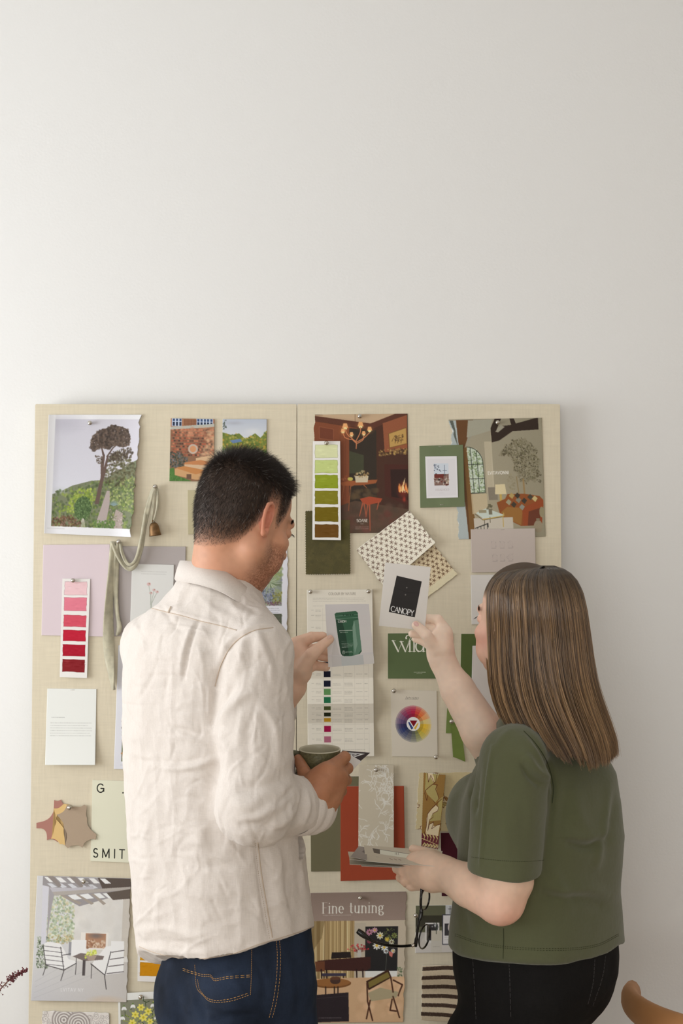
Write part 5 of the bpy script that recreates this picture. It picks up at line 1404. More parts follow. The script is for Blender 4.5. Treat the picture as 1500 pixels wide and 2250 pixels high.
# ------------------------------------------------------------------ a human head in its own frame (x right, y forward, z up)
def head_frame(c, yaw, pitch, roll=0.0):
    """columns: right, forward, up in the world. yaw: direction faced (radians from +x), pitch down"""
    f = np.array([math.cos(yaw), math.sin(yaw), 0]); r = np.array([f[1], -f[0], 0]); z = np.array([0, 0, 1.0])
    F = f * math.cos(pitch) - z * math.sin(pitch); U = z * math.cos(pitch) + f * math.sin(pitch)
    r2 = r * math.cos(roll) + U * math.sin(roll); U = U * math.cos(roll) - r * math.sin(roll)
    return np.asarray(c, float), np.column_stack([r2, F, U])
def head_sdf(q, fem=False, ears=(1, -1)):
    A = lambda *v: np.array(v, np.float32)
    d = ell(q, (0, -.012, .034), (.076, .097, .087))
    d = smin(d, ell(q, (0, -.038, -.008), (.062, .062, .062)), .02)
    d = smin(d, ell(q, (0, .034, -.030), (.060, .056, .074)), .02)
    jw, cy_ = (.044, .072) if fem else (.051, .070)
    for s in (1, -1):
        d = smin(d, cone(q, A(s * jw, .002, -.060), A(s * .016, cy_ - .006, -.092), .020, .017), .026)
        d = smin(d, cone(q, A(s * (jw - .002), .002, -.02), A(s * (jw - .003), .004, -.060), .016, .016), .03)
        d = smin(d, ell(q, (s * .043, .054, -.027), (.024, .026, .020)), .014)
        d = smin(d, ell(q, (s * .036, .060, -.060), (.022, .024, .030)), .014)
    d = smin(d, ell(q, (0, cy_ + .002, -.094), (.020, .015, .015)), .014)
    d = smin(d, cone(q, A(-.034, .079, .018), A(.034, .079, .018), .0115, .0115), .012)
    d = smin(d, ell(q, (0, .083, -.070), (.026, .014, .024)), .012)
    for s in (1, -1):
        d = smax(d, -ell(q, (s * .033, .096, .000), (.018, .014, .011)), .010)
        d = smin(d, ell(q, (s * .032, .077, -.001), (.0150, .0120, .0115)), .003)
    n = cone(q, A(0, .086, .008), A(0, .106, -.032), .0075, .0105)
    n = smin(n, ell(q, (0, .110, -.036), (.011, .010, .010)), .006)
    for s in (1, -1): n = smin(n, ell(q, (s * .0115, .099, -.040), (.008, .010, .0075)), .005)
    d = smin(d, n, .008)
    d = smax(d, -cone(q, A(-.022, .0975, -.0715), A(.022, .0975, -.0715), .0022, .0022), .003)
    d = smin(d, ell(q, (0, .0925, -.0675), (.020, .006, .0045)), .003)
    d = smin(d, ell(q, (0, .0915, -.0765), (.018, .0065, .0055)), .003)
    for s in ears:
        sc = .92 if fem else 1.0
        def E(f, u, o=0.0, kn=.5):          # forward, up, extra outward
            return A(s * (.0705 + (.012 - f) * kn + o), -.010 + f * sc, -.006 + u * sc)
        hel = [(.013, .004), (.0135, .018), (.007, .029), (-.004, .032), (-.014, .026), (-.0175, .012), (-.0155, -.004), (-.0095, -.017), (-.002, -.0265), (.006, -.026), (.009, -.016)]
        e = chain(q, [(E(f, u, .0055), .0035 if i < 8 else .0050) for i, (f, u) in enumerate(hel)], .003)
        e = smin(e, chain(q, [(E(.003, .022, -.002, .35), .003), (E(-.006, .012, -.003, .4), .0038), (E(-.007, -.004, -.003, .4), .0038), (E(0, -.016, -.002, .3), .004)], .003), .004)
        e = smin(e, ell(q, E(-.003, .004, -.009, .45), (.0045, .0120, .022)), .005)
        e = smin(e, ell(q, E(.011, -.004, .004), (.0045, .0045, .007)), .004)
        e = smax(e, -ell(q, E(.003, .002, .004, .3), (.0120, .0088, .0150)), .003)
        d = smin(d, e, .004)
    return d
SKIN_M = dict(rough=.5, spec=.35, sss=.12)
def skin_col(base, V, seed=0, red=None):
    c = np.array(base, float)[None] * np.ones((len(V), 1))
    n = vnoise(V + seed, 28)[:, None]; n2 = vnoise(V + seed, 130)[:, None]
    c = c + n * np.array([10, 2, 0]) + n2 * np.array([9, 7, 6])
    return c
# ================================================================== the man
YB = math.radians(45)                                  # way his body faces
F_, S_ = np.array([math.cos(YB), math.sin(YB), 0]), np.array([math.sin(YB), -math.cos(YB), 0])
man = empty('person', (-.16, -.62, 0), 'short haired person in beige linen shirt and blue jeans, holding a mug and a card', 'person')
MS_ = .91
hc, HM = head_frame(P(538, 1140, 1.97), math.radians(43), math.radians(21))
m_skin_man = mat('skin_man', attr='Col', bump=(700, .00012), **SKIN_M)
def px_pts(rows): return [(P(x, y, d), r * d / FPX) for x, y, d, r in rows]
# --- head and neck
nk0, nk1 = P(500, 1190, 1.975), P(486, 1345, 2.0)
def f_head(p):
    q = ((p - hc.astype(np.float32)) @ HM.astype(np.float32)) / MS_
    d = head_sdf(q, ears=(1, -1)) * MS_
    n = cone(p, nk0, nk1, .057, .064)
    n = smin(n, cone(p, P(548, 1180, 1.965), P(512, 1345, 1.97), .010, .028), .04)     # the neck muscle behind the ear
    n = smin(n, cone(p, P(487, 1335, 2.0), P(440, 1410, 2.03), .050, .042), .03)
    return smin(d, n, .022)
V1, Q1 = mesh_sdf(f_head, hc - [.14, .15, .27], hc + [.14, .15, .15], .0016)
V1 = relax(V1, Q1, 1)
q1 = (V1 - hc) @ HM / MS_
def man_hairline(q):
    """height above the hairline, metres (positive = hair grows)"""
    y = q[:, 1]
    zb = np.interp(y, [-.12, -.06, -.035, -.022, -.012, .010, .016, .024, .032, .042, .050, .056, .066, .080, .11], [-.080, -.078, -.060, -.026, .020, .024, .004, -.010, -.008, .010, .034, .058, .070, .082, .090])
    return q[:, 2] - zb
hl = man_hairline(q1)
C1 = skin_col((206, 152, 122), V1)
stub = np.clip((q1[:, 1] - .005) / .03, 0, 1) * np.clip((-.030 - q1[:, 2]) / .02, 0, 1) * np.clip(1 - (-.125 - q1[:, 2]) / .02, 0, 1)
sp_ = .55 + .9 * (vnoise(V1, 900) + vnoise(V1 + 3, 600))
C1 = C1 * (1 - .42 * (stub * np.clip(sp_, 0, 1.3))[:, None] * np.array([.8, .95, 1.0]))
near_ear = np.exp(-((q1[:, 1] + .012) / .02) ** 2 - ((q1[:, 2]) / .035) ** 2) * (np.abs(q1[:, 0]) > .072)
C1 = C1 * (1 - near_ear[:, None] * np.array([-.04, .12, .10]))
lips = np.exp(-((q1[:, 2] + .072) / .007) ** 2) * (np.abs(q1[:, 0]) < .022) * (q1[:, 1] > .088)
C1 = C1 * (1 - lips[:, None] * np.array([.05, .28, .22]))
scalp = np.clip(hl / .060, 0, 1) ** .7 * (np.abs(q1[:, 0]) < .085)
ear_m = (np.abs(q1[:, 0]) > .0765) & (q1[:, 2] < .028) & (q1[:, 1] > -.032) & (q1[:, 1] < .006)
scalp[ear_m] = 0
C1 = C1 * (1 - scalp[:, None]) + np.array([72, 56, 46]) * scalp[:, None]
# --- hands and forearms
def hand_sdf(p, palm, fingers, arm=None, kp=.006, kf=.0035):
    d = chain(p, palm[0], .006)
    for c_ in palm[1:]: d = smin(d, chain(p, c_, .006), .012)
    if arm is not None: d = smin(d, chain(p, arm, .01), .014)
    f = None
    for c_ in fingers:
        e = chain(p, c_, kf)
        f = e if f is None else np.minimum(f, e)
    return smin(d, f, kp)
# left hand (behind his body, with the pouch card)
ML = dict(palm=[px_pts([(642, 1512, 2.135, 25), (652, 1470, 2.125, 28), (652, 1428, 2.125, 20)]), px_pts([(664, 1480, 2.115, 20), (668, 1445, 2.12, 20)])],
  fingers=[px_pts([(650, 1416, 2.13, 17), (684, 1400, 2.122, 12), (708, 1398, 2.136, 9.5), (722, 1402, 2.142, 8.5)]),
           px_pts([(664, 1470, 2.105, 18), (684, 1438, 2.097, 15), (706, 1419, 2.102, 11.5), (724, 1405, 2.112, 9.5)]),
           px_pts([(662, 1432, 2.14, 15), (696, 1424, 2.155, 10.5), (716, 1432, 2.16, 9), (728, 1436, 2.155, 8)]),
           px_pts([(664, 1450, 2.145, 14), (698, 1440, 2.165, 10), (722, 1446, 2.16, 9)]),
           px_pts([(660, 1478, 2.14, 14), (690, 1462, 2.16, 10.5), (716, 1466, 2.152, 9.5)])],
  arm=[(P(640, 1508, 2.135), .026), (P(580, 1590, 2.17), .036), (P(480, 1700, 2.2), .042), (P(350, 1440, 2.09), .045)])
MR = dict(palm=[px_pts([(700, 1780, 1.905, 31), (698, 1735, 1.895, 38), (722, 1702, 1.90, 30)]), px_pts([(728, 1750, 1.905, 26), (740, 1712, 1.91, 26)]), px_pts([(680, 1730, 1.905, 22), (700, 1712, 1.90, 24)])],
  fingers=[px_pts([(682, 1728, 1.905, 21), (668, 1696, 1.922, 15), (655, 1668, 1.95, 11)]),
           px_pts([(736, 1682, 1.91, 17), (757, 1664, 1.935, 13), (756, 1668, 1.985, 10.5), (735, 1678, 2.01, 9.5)]),
           px_pts([(744, 1700, 1.915, 17), (763, 1688, 1.945, 13), (758, 1690, 1.99, 10.5), (732, 1696, 2.012, 9.5)]),
           px_pts([(742, 1722, 1.92, 17), (760, 1714, 1.95, 12.5), (753, 1714, 1.99, 10.5), (728, 1716, 2.01, 9)]),
           px_pts([(734, 1742, 1.92, 15), (750, 1738, 1.955, 11.5), (742, 1736, 1.985, 9.5), (724, 1736, 2.0, 8.5)])],
  arm=[(P(698, 1782, 1.905), .027), (P(655, 1774, 1.875), .031), (P(570, 1768, 1.80), .038), (P(574, 1445, 1.86), .045)])
def hand_mesh(H, lo, hi, h=.0012):
    V, Q = mesh_sdf(lambda p: hand_sdf(p, H['palm'], H['fingers'], H['arm']), lo, hi, h)
    V = relax(V, Q, 1)
    N = vnormals(V, Q)
    V = V + N * ((vnoise(V, 60) * .0010) + vnoise(V, 260) * .00035)[:, None]
    return V, Q
def bb(pts, m):
    a = np.array(pts); return a.min(0) - m, a.max(0) + m
lo, hi = bb([P(600, 1560, 2.16), P(735, 1380, 2.10), P(735, 1520, 2.17)], .03)
V2, Q2 = hand_mesh(ML, lo, hi)
lo, hi = bb([P(650, 1800, 1.87), P(775, 1650, 1.9), P(770, 1650, 2.02)], .03)
V3, Q3 = hand_mesh(MR, lo, hi)
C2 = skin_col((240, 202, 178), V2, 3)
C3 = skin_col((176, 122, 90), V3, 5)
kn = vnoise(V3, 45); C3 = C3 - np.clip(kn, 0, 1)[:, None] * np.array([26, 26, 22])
# --- hidden torso, arms and legs under the clothes, so that the body is whole
def f_core(p):
    d = cone(p, P(442, 1430, 1.985), P(488, 1900, 1.975), .070, .085)
    d = smin(d, cone(p, P(478, 1300, 2.0), P(442, 1430, 1.985), .050, .070), .03)
    d = smin(d, cone(p, P(365, 1450, 2.08), P(555, 1455, 1.88), .034, .034), .03)
    d = smin(d, chain(p, [(a, r * .85) for a, r in ML['arm'][1:]], .02), .02)
    d = smin(d, chain(p, [(a, r * .93) for a, r in MR['arm'][1:]], .02), .02)
    for s in (1, -1):
        hp = np.array([P(530, 2150, 1.97)[0], CY + 1.965, .84]) + S_ * .066 * s
        d = smin(d, chain(p, [(hp, .055), (hp + F_ * .012 + [0, 0, -.40], .042), (hp - F_ * .012 + [0, 0, -.77], .034)], .02), .03)
    return d
V4, Q4 = mesh_sdf(f_core, (-.5, -.9, .04), (.05, -.3, 1.55), .009, 1.6)
C4 = np.tile(np.array([[206, 152, 122.]]), (len(V4), 1))
def merge(parts):
    V, Q, C, o = [], [], [], 0
    for v, q, c in parts:
        V.append(v); Q.append(q + o); C.append(c); o += len(v)
    return np.vstack(V), np.vstack(Q), np.vstack(C)
SK = (236, 232, 226)
Vb, Qb, Cb = merge([(V1, Q1, C1), (V2, Q2, C2), (V3, Q3, C3), (V4, Q4, C4)])
mesh_np('body', Vb, Qb, m_skin_man, man, col=np.clip(Cb, 0, 255) / 255)
# thumb nail
def nail(parent, c, along, out, L, W, m):
    a = np.asarray(along, float); a /= np.linalg.norm(a); o = np.asarray(out, float); o -= a * (o @ a); o /= np.linalg.norm(o)
    w = np.cross(a, o); vs, fs = [], []
    for i in range(7):
        for j in range(7):
            u, v = i / 3 - 1, j / 3 - 1
            r = max(abs(u), abs(v)) / (math.hypot(u, v) + 1e-6) if (u or v) else 1
            uu, vv = u * r, v * r
            vs.append(c + a * uu * L / 2 + w * vv * W / 2 + o * (.0012 - .0022 * vv * vv - .0006 * uu * uu))
    fs = [(i * 7 + j, (i + 1) * 7 + j, (i + 1) * 7 + j + 1, i * 7 + j + 1) for i in range(6) for j in range(6)]
    b = MB(); b.add(vs, fs); return b.build('thumb_nail', m, parent)
m_nail = mat('nail', (232, 192, 176), rough=.25, spec=.5)
tdir = P(728, 1401, 2.112) - P(706, 1419, 2.102)
nail(man, P(724, 1400, 2.1045), tdir, P(722, 1396, 2.06) - P(724, 1405, 2.112), .011, .008, m_nail)
# eyebrows and lashes
m_brow = mat('dark_brow_hair', (40, 30, 26), rough=.6)
def hairs(name, roots, dirs, r0, m, parent, seg=2, droop=None, jit=.3, rs=None):
    """tapered three sided hairs. roots (n,3), dirs (n,3) full length vectors"""
    rs = rs or np.random.RandomState(3)
    n = len(roots); K = seg + 1
    roots = np.asarray(roots, float); dirs = np.asarray(dirs, float)
    up = rs.randn(n, 3); L = vlen(dirs)[:, None] + 1e-9; t = dirs / L
    a = up - t * (up * t).sum(1)[:, None]; a /= vlen(a)[:, None] + 1e-9; b = np.cross(t, a)
    V = np.empty((n, K, 3, 3), np.float32)
    for k in range(K):
        u = k / seg
        c = roots + dirs * u + (droop * u * u if droop is not None else 0)
        rr = r0 * (1 - .85 * u)
        rr = rr[:, None] if hasattr(rr, '__len__') else rr
        for j in range(3):
            an = 2 * PI * j / 3
            V[:, k, j] = c + (a * math.cos(an) + b * math.sin(an)) * rr
    idx = np.arange(n * K * 3).reshape(n, K, 3)
    F = np.concatenate([np.stack([idx[:, :-1, j], idx[:, :-1, (j + 1) % 3], idx[:, 1:, (j + 1) % 3], idx[:, 1:, j]], -1).reshape(-1, 4) for j in range(3)])
    return mesh_np(name, V.reshape(-1, 3), F, m, parent)
def brows(hc, HM, parent, m, sc=1.0, y=.0925, seed=1):
    rs = np.random.RandomState(seed)
    for s in (1, -1):
        R_, D_ = [], []
        for _ in range(420):
            u = rs.rand()
            R_.append((s * (.013 + .036 * u) * sc, (y - .022 * u ** 2.2) * sc + .0005, (.017 + .005 * math.sin(u * 2.4) + rs.randn() * .0022) * sc))
            D_.append((s * .007, -.001 - .003 * u, .0025 * (1 - u) + rs.randn() * .001))
        hairs('eyebrow', np.array(R_) @ HM.T + hc, np.array(D_) @ HM.T, .00034, m, parent)
brows(hc, HM, man, m_brow, MS_)
m_eye = mat('eye_white', (226, 220, 214), rough=.2, spec=.6)
def eyes(hc, HM, parent, sc=1.0):
    for s in (1, -1):
        c = hc + HM @ (np.array([s * .032, .0790, -.001]) * sc)
        b = MB(); A_ = HM[:, [0, 2, 1]]
        pr = [(max(.0112 * sc * math.sin(a), 1e-5), -.0112 * sc * math.cos(a)) for a in np.linspace(0, PI, 15)]
        b.lathe(pr, c, 20, A_); e = b.build('eyeball', m_eye, parent)
        b = MB(); b.lathe([(1e-5, .0118 * sc), (.003 * sc, .0115 * sc), (.0055 * sc, .0102 * sc)], c, 16, A_); b.build('iris', mat('iris', (62, 44, 34), rough=.15), e)
        R_, D_ = [], []
        rs = np.random.RandomState(7)
        for k in range(46):
            u = k / 45 * 2 - 1
            R_.append(np.array([s * .032 + u * .013, .0905 - .004 * u * u, .0035 - .004 * u * u]) * sc); D_.append(np.array([u * .003, .0050, -.003 + rs.randn() * .001]) * sc)
        hairs('eyelashes', np.array(R_) @ HM.T + hc, np.array(D_) @ HM.T, .0003, m_brow, parent)
eyes(hc, HM, man, MS_)
# --- short hair
rs = np.random.RandomState(2)
N1 = vnormals(V1, Q1)
cand = np.where((hl > .001) & ~ear_m & (np.abs(q1[:, 0]) < .082))[0]
n_h = 30000
area_w = np.ones(len(cand))
pick = cand[rs.randint(len(cand), size=n_h)]
qq = q1[pick] + rs.randn(n_h, 3) * .0006; nn = N1[pick] @ HM
h_ = hl[pick]
top = np.clip((qq[:, 2] - .055) / .05, 0, 1)
back = np.clip(-qq[:, 1] / .06, 0, 1)
Ln = .0025 + .0055 * np.clip(h_ / .05, 0, 1) + 0.011 * top + .014 * top * np.clip((qq[:, 1] - .02) / .05, 0, 1)
Ln *= 1 - .65 * np.clip((qq[:, 1] - .03) / .02, 0, 1) * np.clip((.082 - qq[:, 2]) / .02, 0, 1)
comb = np.stack([np.sign(qq[:, 0]) * .15, -.15 * back + .9 * top - .5 * np.clip((qq[:, 1] - .05) / .03, 0, 1), -.9 * (1 - top) - .1], -1)
whorl = np.array([.012, -.055, .105]); dw = qq - whorl; rw = vlen(dw)
comb += np.cross(np.array([0, 0, 1.0]), dw) * (12 * np.exp(-(rw / .035) ** 2))[:, None]
comb -= nn * (comb * nn).sum(1)[:, None]
ang = .45 + .25 * top + .9 * np.clip((qq[:, 1] - .045) / .025, 0, 1)
dr = nn * ang[:, None] + comb * .9 + rs.randn(n_h, 3) * .22
dr /= vlen(dr)[:, None]
keep = rs.rand(n_h) < np.clip(.10 + h_ / .038, 0, 1)
m_hair_man = mat('man_hair', (52, 43, 38), rough=.42, spec=.5, noise=(300, .7, 1.3))
hairs('hair', ((qq - nn * .0006)[keep] * MS_) @ HM.T + hc, (dr * (Ln * (.7 + .6 * rs.rand(n_h)))[:, None])[keep] @ HM.T, .00022 + .00010 * top[keep], m_hair_man, man, seg=2)
g_ = np.where(keep & (rs.rand(n_h) < .012))[0]
hairs('grey_hair', (qq[g_] + nn[g_] * .001) @ HM.T * MS_ + hc, (dr[g_] * (Ln[g_])[:, None]) @ HM.T, .00024, mat('grey_hair', (190, 184, 178), rough=.4), man)

# --- linen shirt
def tz(py, d=1.98): return CZ + (1125 - py) / FPX * d
def row(py, xl, xr, A, B, d=1.98): 
    return (tz(py, d), ((xl + xr) / 2 - 750) / FPX * d, CY + d, A, B)
TAB = [row(1272, 400, 556, .068, .062), row(1300, 388, 560, .076, .070), row(1322, 370, 562, .086, .077), row(1345, 338, 568, .108, .085), row(1378, 300, 584, .143, .096), row(1420, 282, 598, .158, .106), row(1500, 272, 610, .165, .111), row(1600, 270, 622, .168, .115),
       row(1700, 272, 640, .172, .122), row(1800, 278, 655, .174, .126), row(1900, 283, 672, .176, .130), row(2000, 289, 690, .180, .132), row(2100, 300, 706, .184, .134), row(2150, 302, 706, .184, .134)]
shR = P(568, 1444, 1.86); elR = P(558, 1765, 1.805); wrR = P(672, 1770, 1.905)
shL = P(340, 1420, 2.09)
def sleeve_r(p): return smin(smin(chain(p, [(shR, .060), ((shR + elR) / 2 + [0, 0, .0], .0625), (elR, .061)], .01), chain(p, [(elR, .062), (wrR, .047)], .01), .02), ell(p, P(560, 1800, 1.80), (.05, .05, .035)), .03)
def f_shirt(p):
    d = loft(p, TAB, math.atan2(S_[1], S_[0]), 2.25)
    d = smin(d, cone(p, P(490, 1345, 2.0), shR + [0, 0, .012], .062, .056), .035)
    d = smin(d, cone(p, P(470, 1340, 2.01), shL, .058, .058), .04)
    L = smin(cone(p, shL, P(475, 1690, 2.19), .062, .06), cone(p, P(475, 1690, 2.19), P(600, 1560, 2.155), .058, .044), .02)
    d = smin(d, L, .02)
    d = smin(d, sleeve_r(p), .012)
    # hem: a curved shirt tail
    px_, py_, dd = topx(p.astype(float))
    hem = np.interp(px_, [280, 302, 340, 400, 450, 520, 600, 650, 700, 740], [2060, 2092, 2108, 2117, 2118, 2108, 2078, 2062, 2043, 2030]) + np.clip((dd - 1.99) * 120, -6, 30)
    zh = CZ + (1125 - hem) / FPX * dd
    d = smax(d, (zh - p[:, 2]).astype(np.float32), .004)
    # collar opening
    d = smax(d, -ell(p, P(492, 1202, 1.985), (.066, .066, .052)), .006)
    # cuff opening
    ax = (wrR - elR) / np.linalg.norm(wrR - elR)
    d = smax(d, np.where(vlen(p - wrR) < .09, (p - (wrR + ax * .012)) @ ax, -1).astype(np.float32), .004)
    return d.astype(np.float32)
Vs, Qs = mesh_sdf(f_shirt, (-.46, -.92, .80), (.09, -.28, 1.60), .0028, 2.4)
Vs = relax(Vs, Qs, 2)
Ns = vnormals(Vs, Qs)
# big soft billows, then creases where the photograph has them
px_, py_, dd_ = topx(Vs)
bill = vnoise(Vs * [1, 1, .3], 11) * .010 + vnoise(Vs * [1, 1, .45] + 9, 26) * .0035 + vnoise(Vs * [1, 1, .7] + 2, 60) * .0012
bill -= np.abs(vnoise(Vs * [1, 1, .45] + 7, 34)) * .006 + np.abs(vnoise(Vs * [.7, .7, 1] + 3, 48)) * .003
Vs = Vs + Ns * bill[:, None]
Ns = vnormals(Vs, Qs)
FOLDS = [
 ([(437, 1366), (424, 1392), (412, 1430), (404, 1475), (402, 1492)], -7, 5), ([(430, 1368), (416, 1395), (402, 1440), (396, 1490)], 3.5, 9), ([(448, 1372), (440, 1420), (436, 1480)], 3, 14),
 ([(384, 1276), (430, 1280), (490, 1298), (540, 1328), (566, 1348)], -3, 6),
 ([(316, 1332), (370, 1346), (437, 1364), (480, 1374)], -1.6, 3), ([(316, 1327), (370, 1341), (437, 1359), (480, 1368)], 1.2, 5),
 ([(598, 1380), (560, 1384), (528, 1400), (504, 1424), (482, 1466), (470, 1510), (466, 1560)], -4.5, 5), ([(594, 1372), (556, 1376), (522, 1392), (496, 1418), (474, 1462)], 2.4, 6),
 ([(490, 1470), (474, 1520), (468, 1580), (472, 1600)], -5, 9), ([(476, 1600), (492, 1570), (520, 1540), (552, 1520)], 7, 12), ([(480, 1570), (500, 1530), (515, 1500)], -5, 9),
 ([(565, 1388), (578, 1420), (590, 1455), (596, 1496)], 5, 9), ([(580, 1390), (600, 1430), (612, 1470)], -4, 8), ([(548, 1400), (552, 1440), (548, 1480)], -3.5, 10), ([(530, 1410), (525, 1450), (512, 1485)], 3.5, 9),
 ([(470, 1600), (485, 1620), (498, 1650), (500, 1700)], 5, 12), ([(545, 1560), (548, 1620), (540, 1690)], -3, 14), ([(570, 1550), (590, 1570), (606, 1600), (612, 1660), (622, 1690)], 4.5, 9), ([(556, 1560), (562, 1600), (566, 1640)], -2.4, 6),
 ([(655, 1694), (640, 1730), (610, 1766), (575, 1790), (545, 1800)], 7, 11), ([(650, 1716), (625, 1750), (598, 1776)], -7, 8), ([(656, 1722), (650, 1760), (630, 1800), (590, 1830)], 6, 10), ([(664, 1730), (664, 1770), (648, 1812)], -6, 8), ([(672, 1735), (676, 1775), (664, 1815)], 4.5, 7),
 ([(505, 1730), (540, 1735), (590, 1722), (640, 1700)], -4, 12), ([(500, 1760), (540, 1770), (580, 1762)], 4, 14), ([(520, 1815), (560, 1810), (610, 1826), (650, 1826)], -4, 8),
 ([(380, 1600), (405, 1606), (428, 1617)], -4, 6), ([(380, 1610), (402, 1618), (430, 1628)], 3, 9), ([(340, 1684), (390, 1688), (440, 1680), (480, 1664)], 5, 8), ([(350, 1674), (400, 1676), (450, 1666)], -3, 7),
 ([(385, 1562), (405, 1566)], -2.4, 5), ([(560, 1850), (568, 1930), (580, 2010), (592, 2065)], -2.2, 3), ([(600, 1850), (610, 1920), (622, 2000), (634, 2050)], 5, 16), ([(572, 1860), (580, 1950), (600, 2060)], -3, 20),
 ([(310, 1760), (322, 1840), (330, 1900), (318, 1930)], 3.5, 12), ([(345, 1560), (350, 1660), (340, 1760)], -3.5, 16), ([(310, 1460), (306, 1560), (312, 1660)], 3, 16), ([(300, 2050), (360, 2040), (420, 2058), (470, 2076)], 2.6, 9), ([(310, 2070), (380, 2068), (440, 2086)], -2.6, 7), ([(330, 2085), (400, 2092), (460, 2094)], 2.2, 6),
 ([(500, 1640), (470, 1700), (450, 1780), (470, 1850)], -5, 18), ([(460, 1720), (440, 1800), (452, 1880)], 4, 20), ([(640, 1880), (652, 1940), (660, 2000)], -2, 12), ([(402, 1500), (398, 1560), (408, 1600)], 2.5, 14), ([(360, 1860), (420, 1900), (500, 1900), (560, 1870)], -2.6, 16), ([(370, 1930), (430, 1960), (520, 1960)], 2.6, 18),
 ([(500, 1312), (520, 1340), (560, 1352)], 3, 8), ([(440, 1310), (470, 1340), (510, 1360)], 2.2, 9), ([(430, 1400), (470, 1440), (480, 1500)], -2.4, 14),
]
rs = np.random.RandomState(21)
for _ in range(210):                                    # the small creases of worn linen
    x, y = 285 + rs.rand() * 390, 1330 + rs.rand() * 760
    sl_ = 475 < x and y < 1830
    a = (1.9 + rs.randn() * .6) if sl_ else (1.45 + rs.randn() * .55 if rs.rand() < .7 else .1 + rs.randn() * .3)
    L = 14 + rs.rand() * 46; bnd = rs.randn() * .25
    ln = [(x + L * u * math.cos(a + bnd * u), y + L * u * math.sin(a + bnd * u)) for u in (-1, -.5, 0, .5, 1)]
    FOLDS.append((ln, (-1 if rs.rand() < .55 else 1) * (.5 + 1.1 * rs.rand()), 2.2 + rs.rand() * 4))
Vs = crease(Vs, Ns, FOLDS)
Ns = vnormals(Vs, Qs); Vs = Vs + Ns * ((vnoise(Vs, 150) + vnoise(Vs + 4, 300) * .5) * .0006)[:, None]
m_linen_shirt = mat('linen_shirt', (219, 210, 202), rough=.9, spec=.12, weave=(650, .86, 1.10, .0005), sheen=.15)
shirt = mesh_np('shirt', Vs, Qs, m_linen_shirt, man)
T_shirt = bvh_of(shirt)
# collar: stand and fold, wrapped round the neck
def band(name, rows, n, m, parent, thick=.0022, seg=None):
    """a strip of cloth through rows of 3D curves (each a list of points), with thickness"""
    G = np.array([spline(r, n) for r in rows]); R_ = len(rows)
    cen = G.reshape(-1, 3).mean(0)
    Nn = np.cross(np.gradient(G, axis=1), np.gradient(G, axis=0)); Nn /= vlen(Nn)[..., None] + 1e-9
    if ((G - cen) * Nn).sum() < 0: Nn = -Nn
    V = np.concatenate([(G + Nn * thick / 2).reshape(-1, 3), (G - Nn * thick / 2).reshape(-1, 3)])
    idx = np.arange(R_ * n).reshape(R_, n); o = R_ * n
    f = [np.stack([idx[:-1, :-1], idx[:-1, 1:], idx[1:, 1:], idx[1:, :-1]], -1).reshape(-1, 4)]
    f.append(f[0][:, ::-1] + o)
    ring = np.concatenate([idx[0, :], idx[1:, -1], idx[-1, -2::-1], idx[-2:0:-1, 0]])
    f.append(np.stack([ring, ring + o, np.roll(ring, -1) + o, np.roll(ring, -1)], -1))
    return mesh_np(name, V, f, m, parent)
top_ = [P(396, 1232, 2.03), P(410, 1233, 1.985), P(450, 1240, 1.945), P(495, 1257, 1.925), P(535, 1285, 1.925), P(562, 1312, 1.945), P(581, 1340, 1.985), P(580, 1345, 2.03), P(560, 1335, 2.08)]
mid_ = [P(389, 1252, 2.035), P(400, 1256, 1.975), P(440, 1262, 1.925), P(490, 1279, 1.905), P(532, 1306, 1.908), P(562, 1333, 1.93), P(583, 1356, 1.98), P(584, 1360, 2.03), P(565, 1350, 2.09)]
bot_ = [P(384, 1272, 2.04), P(392, 1278, 1.97), P(432, 1284, 1.915), P(484, 1300, 1.893), P(528, 1326, 1.897), P(560, 1350, 1.92), P(582, 1370, 1.975), P(584, 1376, 2.03), P(570, 1372, 2.09)]
col_ = band('collar', [[a * .985 + P(486, 1275, 2.0) * .015 + [0, 0, -.02] for a in top_], [a * .99 + P(486, 1275, 2.0) * .01 for a in top_], top_, mid_, bot_], 60, m_linen_shirt, man, .0026)
# cuff of the near sleeve
ax = (wrR - elR) / np.linalg.norm(wrR - elR); CB = basis_to(ax)
b = MB(); prof = []
for s_ in np.linspace(-.030, .022, 12): prof.append((.0475 - .10 * max(s_, 0) + (.0015 * math.sin(s_ * 260)), s_))
prof += [(prof[-1][0] - .003, .0235), (prof[-1][0] - .006, .021), (prof[-1][0] - .006, .0)]
b.lathe(prof, wrR + ax * .008, 48, CB); cf = b.build('cuff', m_linen_shirt, man)
me = cf.data
for v in me.vertices: 
    w_ = float(vnoise(np.array([[v.co.x, v.co.y, v.co.z]]), 30)[0]) * .0028
    v.co = v.co + Vector((w_ * .5, w_ * .3, w_))
m_stitch = mat('beige_stitching', (196, 178, 160), rough=.9)
seam('yoke_seam', T_shirt, [(312, 1331), (350, 1341), (400, 1353), (437, 1364), (480, 1374), (520, 1385)], .0007, m_stitch, man, 60)
seam('shoulder_seam', T_shirt, [(600, 1379), (560, 1385), (530, 1400), (505, 1424), (484, 1464), (472, 1508)], .0008, m_stitch, man, 60)
seam('side_seam', T_shirt, [(566, 1850), (574, 1920), (586, 1990), (598, 2060)], .0009, m_stitch, man, 60)
seam('side_stitching', T_shirt, [(560, 1852), (568, 1922), (580, 1992), (592, 2062)], .0004, m_stitch, man, 90, dash=(1, 1))
seam('hem_stitching', T_shirt, [(306, 2080), (350, 2096), (420, 2107), (500, 2098), (570, 2074), (640, 2053), (690, 2035)], .0006, m_stitch, man, 120)
